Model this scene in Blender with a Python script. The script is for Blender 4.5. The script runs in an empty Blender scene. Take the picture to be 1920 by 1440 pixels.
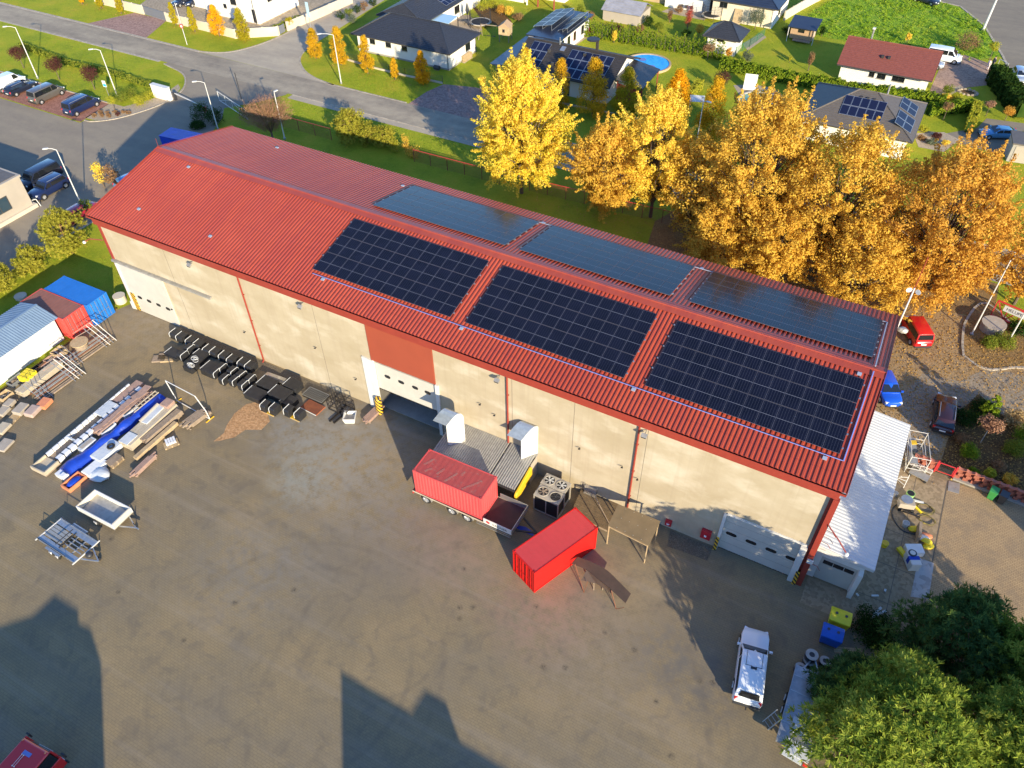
import bpy, math, random
from math import sin, cos, pi, radians, hypot, atan2, sqrt
from mathutils import Vector, Matrix
random.seed(11)
SC = bpy.context.scene
COL = SC.collection
# ---------------------------------------------------------------- camera (solved from the hall and the two shipping containers)
CAM = Vector((65.145, -36.075, 50.589)); FPX = 1470.1
YAW, PITCH, ROLL = -0.509, 0.779, -0.016
FWD = Vector((sin(YAW)*cos(PITCH), cos(YAW)*cos(PITCH), -sin(PITCH)))
R0 = Vector((cos(YAW), -sin(YAW), 0)); U0 = R0.cross(FWD)
RGT = R0*cos(ROLL)+U0*sin(ROLL); UPV = -R0*sin(ROLL)+U0*cos(ROLL)
def G(px, py, z=0.0):
    """ground position (x, y, z) of a spot measured on the photograph, at height z"""
    d = FWD+RGT*((px-960)/FPX)-UPV*((py-720)/FPX)
    return CAM+d*((z-CAM.z)/d.z)
def cam_setup():
    c = bpy.data.cameras.new('camera'); o = bpy.data.objects.new('camera', c); COL.objects.link(o)
    m = Matrix((RGT, UPV, -FWD)).transposed().to_4x4(); m.translation = CAM; o.matrix_world = m
    c.sensor_width = 36; c.lens = 36*FPX/1920; c.clip_end = 5000; c.clip_start = 0.5
    SC.camera = o
# ---------------------------------------------------------------- mesh builder
class MB:
    def __init__(s): s.v = []; s.f = []
    def add(s, vs, fs):
        n = len(s.v); s.v += [tuple(v) for v in vs]; s.f += [tuple(i+n for i in f) for f in fs]; return s
    def quad(s, *p): return s.add(p, [tuple(range(len(p)))])
    def box(s, x0, x1, y0, y1, z0, z1):
        return s.add([(x0,y0,z0),(x1,y0,z0),(x1,y1,z0),(x0,y1,z0),(x0,y0,z1),(x1,y0,z1),(x1,y1,z1),(x0,y1,z1)],
            [(0,3,2,1),(4,5,6,7),(0,1,5,4),(1,2,6,5),(2,3,7,6),(3,0,4,7)])
    def ob(s, c, sx, sy, sz, rz=0, ry=0, rx=0):
        m = Matrix.Rotation(rz,3,'Z') @ Matrix.Rotation(ry,3,'Y') @ Matrix.Rotation(rx,3,'X'); c = Vector(c)
        vs = [c+m @ Vector((a*sx/2,b*sy/2,d*sz/2)) for d in (-1,1) for a,b in ((-1,-1),(1,-1),(1,1),(-1,1))]
        return s.add(vs, [(0,3,2,1),(4,5,6,7),(0,1,5,4),(1,2,6,5),(2,3,7,6),(3,0,4,7)])
    def prism(s, poly, z0, z1, tz=None):
        n = len(poly); a = sum(poly[i][0]*poly[(i+1)%n][1]-poly[(i+1)%n][0]*poly[i][1] for i in range(n))
        if a < 0: poly = poly[::-1]
        vs = [(p[0],p[1],z0) for p in poly]+[(p[0],p[1],z1) for p in poly]
        return s.add(vs, [tuple(range(n))[::-1], tuple(range(n,2*n))]+[(i,(i+1)%n,n+(i+1)%n,n+i) for i in range(n)])
    def ext(s, pts, vec):
        n = len(pts); pts = [Vector(p) for p in pts]; vec = Vector(vec)
        return s.add(pts+[p+vec for p in pts], [tuple(range(n)), tuple(range(n,2*n))[::-1]]+[(i,n+i,n+(i+1)%n,(i+1)%n) for i in range(n)])
    def tube(s, p, q, r, n=6, r2=None, cap=True):
        p = Vector(p); q = Vector(q); r2 = r if r2 is None else r2
        d = (q-p); 
        if d.length < 1e-6: return s
        d.normalize(); a = d.orthogonal().normalized(); b = d.cross(a)
        vs = [p+(a*cos(2*pi*i/n)+b*sin(2*pi*i/n))*r for i in range(n)]+[q+(a*cos(2*pi*i/n)+b*sin(2*pi*i/n))*r2 for i in range(n)]
        fs = [(i,(i+1)%n,n+(i+1)%n,n+i) for i in range(n)]
        if cap: fs += [tuple(range(n))[::-1], tuple(range(n,2*n))]
        return s.add(vs, fs)
    def path(s, pts, r, n=5):
        for p, q in zip(pts, pts[1:]): s.tube(p, q, r, n)
        return s
    def bar(s, p, q, w, h=None):
        """square bar from p to q"""
        p = Vector(p); q = Vector(q); h = h or w; d = (q-p); L = d.length; d.normalize()
        a = d.cross(Vector((0,0,1)))
        a = Vector((1,0,0)) if a.length < 1e-4 else a.normalized()
        b = a.cross(d)
        vs = [c+a*i*w/2+b*j*h/2 for c in (p,q) for i,j in ((-1,-1),(1,-1),(1,1),(-1,1))]
        return s.add(vs, [(0,3,2,1),(4,5,6,7),(0,1,5,4),(1,2,6,5),(2,3,7,6),(3,0,4,7)])
    def lathe(s, prof, c=(0,0,0), n=16):
        c = Vector(c); k = len(prof)
        vs = [c+Vector((r*cos(2*pi*j/n), r*sin(2*pi*j/n), z)) for r,z in prof for j in range(n)]
        fs = [(i*n+j, i*n+(j+1)%n, (i+1)*n+(j+1)%n, (i+1)*n+j) for i in range(k-1) for j in range(n)]
        fs += [tuple(range(n))[::-1], tuple(range((k-1)*n, k*n))]
        return s.add(vs, fs)
    def corr(s, a, b, up, nrm, pitch, depth, thick=0.0):
        """trapezoid-ribbed sheet from a to b (rib direction = up vector)"""
        a = Vector(a); b = Vector(b); up = Vector(up); nrm = Vector(nrm).normalized()
        L = (b-a).length; d = (b-a)/L; n = max(1, round(L/pitch)); p = L/n; pts = []
        for i in range(n):
            for t, h in ((0,0),(.30,0),(.42,1),(.78,1),(.90,0)): pts.append(a+d*(p*(i+t))+nrm*depth*h)
        pts.append(b)
        m = len(pts)
        return s.add(pts+[q+up for q in pts], [(i,i+1,m+i+1,m+i) for i in range(m-1)])
    def blob(s, c, rx, ry, rz, n=10, m=6, jit=0.12):
        c = Vector(c); vs = [c+Vector((0,0,-rz))]
        for i in range(1,m):
            t = -pi/2+pi*i/m
            for j in range(n):
                k = 1+random.uniform(-jit,jit); a = 2*pi*(j+.5*(i%2))/n
                vs.append(c+Vector((rx*cos(t)*cos(a)*k, ry*cos(t)*sin(a)*k, rz*sin(t)*k)))
        vs.append(c+Vector((0,0,rz))); L = len(vs)-1
        fs = [(0,1+(j+1)%n,1+j) for j in range(n)]
        for i in range(m-2):
            for j in range(n): fs.append((1+i*n+j,1+i*n+(j+1)%n,1+(i+1)*n+(j+1)%n,1+(i+1)*n+j))
        fs += [(L,1+(m-2)*n+j,1+(m-2)*n+(j+1)%n) for j in range(n)]
        return s.add(vs, fs)
    def build(s, name, mat, parent=None, loc=None, smooth=False, rz=0):
        me = bpy.data.meshes.new(name)
        if loc is not None and parent is None and rz == 0 and getattr(s,'world',False):
            s.v = [(x-loc[0],y-loc[1],z-loc[2]) for x,y,z in s.v]
        me.from_pydata(s.v, [], s.f); me.update()
        if smooth:
            for p in me.polygons: p.use_smooth = True
        if mat: me.materials.append(M[mat] if isinstance(mat,str) else mat)
        o = bpy.data.objects.new(name, me); COL.objects.link(o)
        if parent: o.parent = parent
        if loc is not None: o.location = loc
        o.rotation_euler = (0,0,rz)
        return o
def W():
    m = MB(); m.world = True; return m
def bevel(o, w=0.03, seg=2, ang=35):
    m = o.modifiers.new('bevel','BEVEL'); m.width = w; m.segments = seg; m.limit_method = 'ANGLE'; m.angle_limit = radians(ang); return o
def tag(o, label=None, cat=None, group=None, kind=None):
    if label: o['label'] = label
    if cat: o['category'] = cat
    if group: o['group'] = group
    if kind: o['kind'] = kind
    return o
def thing(name, label, cat, loc=(0,0,0), rz=0, group=None):
    o = bpy.data.objects.new(name, None); COL.objects.link(o); o.empty_display_size = .2
    o.location = loc; o.rotation_euler = (0,0,rz); return tag(o, label, cat, group)
def dup(root, loc, rz=0, label=None, group=None, sc=None):
    def cp(o, par):
        c = o.copy(); COL.objects.link(c)
        if par: c.parent = par
        for ch in list(o.children): cp(ch, c)
        return c
    r = cp(root, None); r.location = loc; r.rotation_euler = (0,0,rz)
    if sc: r.scale = (sc,sc,sc) if not hasattr(sc,'__len__') else sc
    if label: r['label'] = label
    if group: r['group'] = group
    return r
def GP(s, z=0.0):
    """'x,y x,y ...' measured on the photograph -> list of ground points"""
    return [G(*map(float, t.split(',')), z) for t in s.split()]
# ---------------------------------------------------------------- materials
M = {}
def mat(name, col, col2=None, scale=3.0, rough=.7, metal=0.0, bump=0.0, bscale=None, spec=.5, detail=6, lo=.35, hi=.65, coat=0, coord='Object'):
    m = bpy.data.materials.new(name); m.use_nodes = True; nt = m.node_tree; b = nt.nodes['Principled BSDF']
    b.inputs['Roughness'].default_value = rough; b.inputs['Metallic'].default_value = metal
    b.inputs['Specular IOR Level'].default_value = spec
    if coat: b.inputs['Coat Weight'].default_value = coat; b.inputs['Coat Roughness'].default_value = .08
    b.inputs['Base Color'].default_value = (*col,1)
    tc = nt.nodes.new('ShaderNodeTexCoord')
    if col2:
        nz = nt.nodes.new('ShaderNodeTexNoise'); nz.inputs['Scale'].default_value = scale; nz.inputs['Detail'].default_value = detail
        nz.inputs['Roughness'].default_value = .62
        nt.links.new(tc.outputs[coord], nz.inputs['Vector'])
        r = nt.nodes.new('ShaderNodeValToRGB'); r.color_ramp.elements[0].position = lo; r.color_ramp.elements[1].position = hi
        r.color_ramp.elements[0].color = (*col,1); r.color_ramp.elements[1].color = (*col2,1)
        nt.links.new(nz.outputs['Fac'], r.inputs['Fac']); nt.links.new(r.outputs['Color'], b.inputs['Base Color'])
    if bump:
        n2 = nt.nodes.new('ShaderNodeTexNoise'); n2.inputs['Scale'].default_value = bscale or scale*4; n2.inputs['Detail'].default_value = 5
        nt.links.new(tc.outputs[coord], n2.inputs['Vector'])
        bp = nt.nodes.new('ShaderNodeBump'); bp.inputs['Strength'].default_value = bump; bp.inputs['Distance'].default_value = .05
        nt.links.new(n2.outputs['Fac'], bp.inputs['Height']); nt.links.new(bp.outputs['Normal'], b.inputs['Normal'])
    M[name] = m; return m
class NG:
    """small node helper"""
    def __init__(s, name, rough=.8, spec=.4):
        s.m = bpy.data.materials.new(name); s.m.use_nodes = True; s.nt = s.m.node_tree; s.b = s.nt.nodes['Principled BSDF']
        s.b.inputs['Roughness'].default_value = rough; s.b.inputs['Specular IOR Level'].default_value = spec
        s.tc = s.nt.nodes.new('ShaderNodeTexCoord'); s.pos = s.nt.nodes.new('ShaderNodeNewGeometry'); M[name] = s.m
        s.P = s.pos.outputs['Position']
    def n(s, t, **kw):
        x = s.nt.nodes.new(t)
        for k, v in kw.items():
            if k in x.inputs: s.set(x.inputs[k], v)
            else: setattr(x, k, v)
        return x
    def set(s, i, v):
        if hasattr(v, 'is_output') : s.nt.links.new(v, i)
        else: i.default_value = v
    def noise(s, scale, detail=5, rough=.6, vec=None, dist=0):
        x = s.n('ShaderNodeTexNoise'); x.inputs['Scale'].default_value = scale; x.inputs['Detail'].default_value = detail
        x.inputs['Roughness'].default_value = rough; x.inputs['Distortion'].default_value = dist
        s.nt.links.new(vec or s.P, x.inputs['Vector']); return x.outputs['Fac']
    def ramp(s, fac, *stops):
        x = s.n('ShaderNodeValToRGB'); e = x.color_ramp.elements
        while len(e) < len(stops): e.new(.5)
        for el, (p, c) in zip(e, stops): el.position = p; el.color = (*c,1) if hasattr(c,'__len__') else (c,c,c,1)
        s.nt.links.new(fac, x.inputs['Fac']); return x.outputs['Color']
    def mix(s, fac, a, b, mode='MIX'):
        x = s.n('ShaderNodeMix', data_type='RGBA', blend_type=mode)
        for i, v in ((x.inputs[0],fac),(x.inputs[6],a),(x.inputs[7],b)):
            if hasattr(v,'is_output'): s.nt.links.new(v, i)
            elif hasattr(v,'__len__'): i.default_value = (*v,1)
            else: i.default_value = v
        return x.outputs[2]
    def math(s, op, a, b=None, c=None):
        x = s.n('ShaderNodeMath', operation=op)
        for i, v in zip(x.inputs, (a,b,c)):
            if v is not None: s.set(i, v)
        return x.outputs[0]
    def mapping(s, vec, rot=0, sc=(1,1,1), loc=(0,0,0)):
        x = s.n('ShaderNodeMapping'); s.nt.links.new(vec, x.inputs['Vector'])
        x.inputs['Rotation'].default_value = (0,0,rot); x.inputs['Scale'].default_value = sc; x.inputs['Location'].default_value = loc
        return x.outputs['Vector']
    def color(s, c): s.nt.links.new(c, s.b.inputs['Base Color'])
    def bump(s, h, strength=.3, dist=.03):
        x = s.n('ShaderNodeBump'); x.inputs['Strength'].default_value = strength; x.inputs['Distance'].default_value = dist
        s.nt.links.new(h, x.inputs['Height']); s.nt.links.new(x.outputs['Normal'], s.b.inputs['Normal'])
    def spot(s, x, y, r0, r1, sx=1, sy=1, rot=0):
        """soft mask 1 inside r0 -> 0 at r1 around a ground point"""
        v = s.mapping(s.P, 0, (1,1,0), (-x,-y,0))
        if rot or sx != 1 or sy != 1: v = s.mapping(v, rot, (sx,sy,0))
        l = s.n('ShaderNodeVectorMath', operation='LENGTH'); s.nt.links.new(v, l.inputs[0])
        mr = s.n('ShaderNodeMapRange'); s.nt.links.new(l.outputs['Value'], mr.inputs['Value'])
        mr.inputs['From Min'].default_value = r0; mr.inputs['From Max'].default_value = r1
        mr.inputs['To Min'].default_value = 1; mr.inputs['To Max'].default_value = 0
        return mr.outputs[0], l.outputs['Value']
def leafmat(name, cols, trans=.35, nscale=.35):
    m = bpy.data.materials.new(name); m.use_nodes = True; nt = m.node_tree; nt.nodes.clear()
    out = nt.nodes.new('ShaderNodeOutputMaterial'); g = nt.nodes.new('ShaderNodeNewGeometry'); tc = nt.nodes.new('ShaderNodeTexCoord')
    nz = nt.nodes.new('ShaderNodeTexNoise'); nz.inputs['Scale'].default_value = nscale; nz.inputs['Detail'].default_value = 3
    nt.links.new(tc.outputs['Object'], nz.inputs['Vector'])
    ad = nt.nodes.new('ShaderNodeMath'); ad.operation = 'MULTIPLY_ADD'; ad.inputs[1].default_value = .55
    nt.links.new(g.outputs['Random Per Island'], ad.inputs[0])
    sc = nt.nodes.new('ShaderNodeMath'); sc.operation = 'MULTIPLY_ADD'; sc.inputs[1].default_value = 1.3; sc.inputs[2].default_value = -.42
    nt.links.new(nz.outputs['Fac'], sc.inputs[0]); nt.links.new(sc.outputs[0], ad.inputs[2])
    r = nt.nodes.new('ShaderNodeValToRGB'); e = r.color_ramp.elements
    while len(e) < len(cols): e.new(.5)
    for i, (el, c) in enumerate(zip(e, cols)): el.position = i/(len(cols)-1); el.color = (*c,1)
    nt.links.new(ad.outputs[0], r.inputs['Fac'])
    d = nt.nodes.new('ShaderNodeBsdfDiffuse'); t = nt.nodes.new('ShaderNodeBsdfTranslucent'); mx = nt.nodes.new('ShaderNodeMixShader')
    mx.inputs[0].default_value = trans
    nt.links.new(r.outputs['Color'], d.inputs['Color']); nt.links.new(r.outputs['Color'], t.inputs['Color'])
    nt.links.new(d.outputs[0], mx.inputs[1]); nt.links.new(t.outputs[0], mx.inputs[2]); nt.links.new(mx.outputs[0], out.inputs['Surface'])
    M[name] = m
# ---------------------------------------------------------------- light
SUN = Vector((2.44,-2.0,1.0)).normalized()
def light_setup():
    w = bpy.data.worlds.new('World'); SC.world = w; w.use_nodes = True; nt = w.node_tree
    sky = nt.nodes.new('ShaderNodeTexSky'); sky.sky_type = 'NISHITA'; sky.sun_disc = False
    sky.sun_elevation = math.asin(SUN.z); sky.sun_rotation = atan2(SUN.x, SUN.y)
    sky.air_density = 1.25; sky.dust_density = .25; sky.ozone_density = 5.0
    bg = nt.nodes['Background']; bg.inputs['Strength'].default_value = SKY_STRENGTH
    mx = nt.nodes.new('ShaderNodeMix'); mx.data_type = 'RGBA'; mx.blend_type = 'MULTIPLY'; mx.inputs[0].default_value = 1; mx.inputs[7].default_value = (.90,.99,1.18,1)
    nt.links.new(sky.outputs['Color'], mx.inputs[6]); nt.links.new(mx.outputs[2], bg.inputs['Color'])
    l = bpy.data.lights.new('sun','SUN'); l.energy = 5.0; l.angle = radians(.5); l.color = (1.0,.87,.62)
    o = bpy.data.objects.new('sun', l); COL.objects.link(o); o.rotation_euler = SUN.to_track_quat('Z','Y').to_euler(); o.location = (60,-60,60)
    v = SC.view_settings; v.view_transform = 'Standard'; v.look = 'None'; v.exposure = EXPOSURE; v.gamma = 1; v.use_curve_mapping = False
SKY_STRENGTH = .15; EXPOSURE = .88
# ---------------------------------------------------------------- surfaces of the setting
def setting_materials():
    # lawn
    g = NG('grass', .95, .15)
    a = g.noise(.22, 6, .65); b = g.noise(2.6, 6, .75); c = g.noise(14, 3, .7)
    c1 = g.ramp(a, (.36,(.235,.310,.014)), (.5,(.36,.40,.018)), (.66,(.50,.41,.032)))
    c2 = g.mix(g.ramp(b, (.38,0.0),(.66,1.0)), c1, g.mix(.5, c1, (.55,.52,.05)))
    c3 = g.mix(g.ramp(c, (.35,.55),(.65,0.0)), c2, (.085,.125,.010)); g.color(c3); g.bump(g.noise(9,4,.8), .9, .16)
    # rough meadow
    g = NG('meadow', .95, .15); a = g.noise(.5, 6, .7); b = g.noise(3, 5, .7)
    g.color(g.mix(g.ramp(b,(.36,.75),(.6,0)), g.ramp(a,(.36,(.17,.34,.016)),(.52,(.33,.50,.03)),(.68,(.52,.55,.08))), (.09,.18,.014))); g.bump(g.noise(4,5,.8), 1, .35)
    # asphalt
    def asphalt(name, lo, hi, tint=(.9,.85,.8)):
        g = NG(name, .95, .08); a = g.noise(.10, 7, .65, g.mapping(g.P,0,(1,3.2,1))); b = g.noise(30, 2, .6); c = g.noise(.9,5,.7)
        f = g.math('ADD', g.math('MULTIPLY', a, .7), g.math('MULTIPLY', c, .3))
        col = g.ramp(f, (.38, tuple(lo*t for t in (1.08,.90,.68))), (.62, tuple(hi*t for t in (1.08,.90,.64))))
        g.color(g.mix(g.ramp(b,(.3,.35),(.7,0)), col, tuple(lo*.55*t for t in tint))); g.bump(b,.25,.01)
    asphalt('asphalt_road', .25, .42); asphalt('asphalt_lot', .25, .32, (.9,.75,.68)); asphalt('asphalt_light', .36, .48); asphalt('asphalt_blue', .22, .29)
    # yard pavers
    g = NG('yard_pavers', .95, .06)
    br = g.n('ShaderNodeTexBrick'); g.nt.links.new(g.P, br.inputs['Vector'])
    br.inputs['Scale'].default_value = 1; br.inputs['Brick Width'].default_value = .34; br.inputs['Row Height'].default_value = .17
    br.inputs['Mortar Size'].default_value = .012; br.inputs['Mortar Smooth'].default_value = .4; br.inputs['Bias'].default_value = -.1
    br.inputs['Color1'].default_value = (.276,.208,.110,1); br.inputs['Color2'].default_value = (.256,.191,.101,1); br.inputs['Mortar'].default_value = (.165,.125,.075,1)
    big = g.noise(.085, 7, .62); mid = g.noise(.7, 6, .7, None, .6); fine = g.noise(6, 4, .7)
    base = g.mix(g.ramp(big,(.36,.6),(.60,0)), br.outputs['Color'], (.185,.162,.132))
    base = g.mix(g.ramp(big,(.52,0),(.74,.65)), base, (.335,.25,.15))
    base = g.mix(g.ramp(mid,(.34,.42),(.5,0)), base, (.125,.108,.088))
    base = g.mix(g.ramp(mid,(.60,0),(.78,.30)), base, (.36,.30,.225))
    base = g.mix(g.ramp(fine,(.30,.35),(.45,0)), base, (.14,.12,.10))
    def sp(x, y, r0, r1, col, amt, nz=.9, **k):
        nonlocal base
        m, _ = g.spot(x, y, r0, r1, **k)
        n = g.ramp(g.noise(nz, 6, .75), (.38,0),(.60,1))
        base = g.mix(g.math('MULTIPLY', g.math('MULTIPLY', m, n), amt), base, col)
    for (px, py, r0, r1, col, amt) in ((605,860,1,5.5,(.30,.30,.245),.65),(560,910,.5,3.5,(.30,.31,.265),.55),(575,800,1,6,(.26,.25,.225),.8),(680,900,1,7,(.28,.255,.22),.6),
            (700,800,1,6,(.25,.23,.20),.7),(760,980,1,6,(.24,.205,.165),.5),(290,600,1,6,(.29,.235,.165),.8),(1130,1200,2,8,(.29,.23,.16),.55),(1010,1140,1,5,(.36,.21,.15),.5),  # last entry: red light bounced off the bright container, painted into the paving
            (1180,1080,1,5,(.33,.25,.14),.6),(870,1060,1,5,(.31,.22,.15),.6),(1260,1230,.6,4,(.13,.125,.115),.7),(1340,1310,.6,4,(.12,.115,.11),.6),(480,1060,2,7,(.22,.20,.17),.5)):
        p = G(px, py); sp(p.x, p.y, r0, r1, col, amt)
    for (px, py) in ((1005,1137),(1134,1186),(1190,1218),(1019,1250),(1060,1252),(1230,1315),(1259,1418),(862,1139),(887,1139),(862,1160),(870,1067),(222,1110),(209,1010),(440,1130),(345,1200),(1312,1277),(1336,1280),(551,1106)):
        p = G(px, py); sp(p.x, p.y, .05, .24+.1*(px%3)/3, (.065,.055,.045), .9, 6)
    # tyre marks: arcs left by turning lorries
    for (px, py, R, wd, amt) in ((560,1250,7.6,.28,.5),(560,1250,9.8,.28,.45),(700,1180,5.2,.25,.45),(900,1330,12.5,.32,.4),(900,1330,14.6,.32,.4),(430,1050,10.5,.3,.35),(1200,1050,9.5,.3,.4),(300,1250,13,.3,.35)):
        p = G(px, py); _, L = g.spot(p.x, p.y, 0, 1)
        d = g.math('ABSOLUTE', g.math('SUBTRACT', L, R)); mr = g.n('ShaderNodeMapRange'); g.nt.links.new(d, mr.inputs['Value'])
        mr.inputs['From Min'].default_value = wd*.3; mr.inputs['From Max'].default_value = wd; mr.inputs['To Min'].default_value = 1; mr.inputs['To Max'].default_value = 0
        n = g.ramp(g.noise(.16, 3, .6, g.mapping(g.P,0,(1,1,1),(px,py,0))), (.42,0),(.62,1))
        base = g.mix(g.math('MULTIPLY', g.math('MULTIPLY', mr.outputs[0], n), amt*.55), base, (.135,.112,.085))
    # long straight wheel streaks along the yard
    st = g.noise(.55, 4, .55, g.mapping(g.P, radians(-38), (.05,1,1))); base = g.mix(g.ramp(st,(.52,0),(.68,.2)), base, (.16,.135,.105))
    st = g.noise(.9, 4, .55, g.mapping(g.P, radians(24), (.04,1,1))); base = g.mix(g.ramp(st,(.54,0),(.68,.22)), base, (.34,.28,.21))
    g.color(base); g.bump(br.outputs['Fac'], -.25, .012)
    # paler pavers east of the hall
    g = NG('east_pavers', .95, .06); br = g.n('ShaderNodeTexBrick'); g.nt.links.new(g.P, br.inputs['Vector'])
    br.inputs['Scale'].default_value = 1; br.inputs['Brick Width'].default_value = .30; br.inputs['Row Height'].default_value = .16; br.inputs['Mortar Size'].default_value = .014
    br.inputs['Color1'].default_value = (.44,.31,.17,1); br.inputs['Color2'].default_value = (.38,.265,.15,1); br.inputs['Mortar'].default_value = (.22,.155,.09,1)
    mid = g.noise(.5,6,.7); g.color(g.mix(g.ramp(mid,(.38,.5),(.55,0)), br.outputs['Color'], (.21,.165,.12))); g.bump(br.outputs['Fac'],-.3,.012)
    def speck(name, c1, c2, c3, s1=.3, s2=9, s3=30, bmp=.4):
        g = NG(name, .97, .06); a = g.noise(s1,6,.65); b = g.noise(s2,4,.75); c = g.n('ShaderNodeTexVoronoi'); c.inputs['Scale'].default_value = s3*.35; g.nt.links.new(g.P, c.inputs['Vector'])
        base = g.mix(g.ramp(a,(.35,0),(.65,1)), c1, c2); base = g.mix(g.ramp(b,(.44,0),(.6,.8)), base, c3)
        sep = g.n('ShaderNodeSeparateColor'); g.nt.links.new(c.outputs['Color'], sep.inputs[0])
        base = g.mix(g.ramp(sep.outputs[0],(.2,.5),(.7,0)), base, tuple(x*.45 for x in c1)); g.color(base); g.bump(b,bmp,.05)
    speck('concrete', (.39,.29,.175), (.34,.255,.16), (.32,.24,.155), .25, 3, 12, .1)
    speck('pad_concrete', (.50,.46,.42), (.44,.41,.38), (.46,.43,.40), .4, 3, 10, .05)
    speck('terracotta_pavers', (.36,.165,.115), (.30,.15,.11), (.40,.20,.15), .3, 5, 14, .1)
    speck('pink_pavers', (.38,.235,.19), (.31,.20,.165), (.42,.28,.23), .3, 4, 12, .1)
    speck('drive_pavers', (.40,.26,.19), (.35,.23,.17), (.43,.30,.22), .3, 4, 12, .1)
    speck('beige_gravel', (.52,.42,.30), (.46,.36,.25), (.40,.31,.22), .4, 8, 30, .3)
    speck('beige_pavers', (.45,.36,.25), (.40,.32,.225), (.36,.29,.21), .3, 3, 12, .1)
    speck('grey_gravel', (.34,.27,.185), (.28,.22,.155), (.40,.32,.22), .3, 7, 30, .3)
    speck('leaf_litter', (.30,.17,.065), (.42,.27,.11), (.17,.105,.05), .35, 7, 34, .6)
    speck('leafy_gravel', (.40,.27,.14), (.47,.33,.18), (.31,.19,.08), .35, 7, 34, .4)
    speck('soil', (.10,.06,.03), (.16,.09,.04), (.22,.13,.05), .5, 6, 30, .6)
    speck('kerb_stone', (.50,.43,.33), (.44,.38,.30), (.40,.34,.27), .5, 4, 12, .1)
    speck('sawdust', (.50,.28,.13), (.42,.23,.11), (.58,.36,.19), .9, 5, 20, .5)
    speck('pebbles', (.12,.10,.075), (.17,.14,.10), (.26,.22,.16), .6, 12, 60, .6)
def sheet(name, pts, mt, z, kind='structure', label=None):
    m = W(); a = sum(pts[i][0]*pts[(i+1)%len(pts)][1]-pts[(i+1)%len(pts)][0]*pts[i][1] for i in range(len(pts)))
    if a < 0: pts = pts[::-1]
    m.quad(*[(p[0],p[1],z) for p in pts])
    o = m.build(name, mt); tag(o, kind=kind)
    if label: tag(o, label)
    return o
def strip(name, pts, w, h, mt, z0=-.02, kind='structure'):
    """kerb: a low stone strip along a polyline"""
    m = W()
    for p, q in zip(pts, pts[1:]):
        p = Vector((p[0],p[1],0)); q = Vector((q[0],q[1],0)); d = (q-p).normalized(); n = Vector((-d.y,d.x,0))*w/2
        e = d*.02
        m.prism([(a.x,a.y) for a in (p-e-n, q+e-n, q+e+n, p-e+n)], z0, h)
    return tag(m.build(name, mt), kind=kind)
def curve(pts, k=6):
    """Catmull-Rom through 2-D points"""
    P = [Vector((p[0],p[1])) for p in pts]; P = [P[0]*2-P[1]]+P+[P[-1]*2-P[-2]]; out = []
    for i in range(1,len(P)-2):
        for j in range(k):
            t = j/k; a,b,c,d = P[i-1:i+3]
            out.append(.5*((2*b)+(c-a)*t+(2*a-5*b+4*c-d)*t*t+(3*b-a-3*c+d)*t**3))
    return [tuple(v) for v in out]+[tuple(P[-2])]
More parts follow.
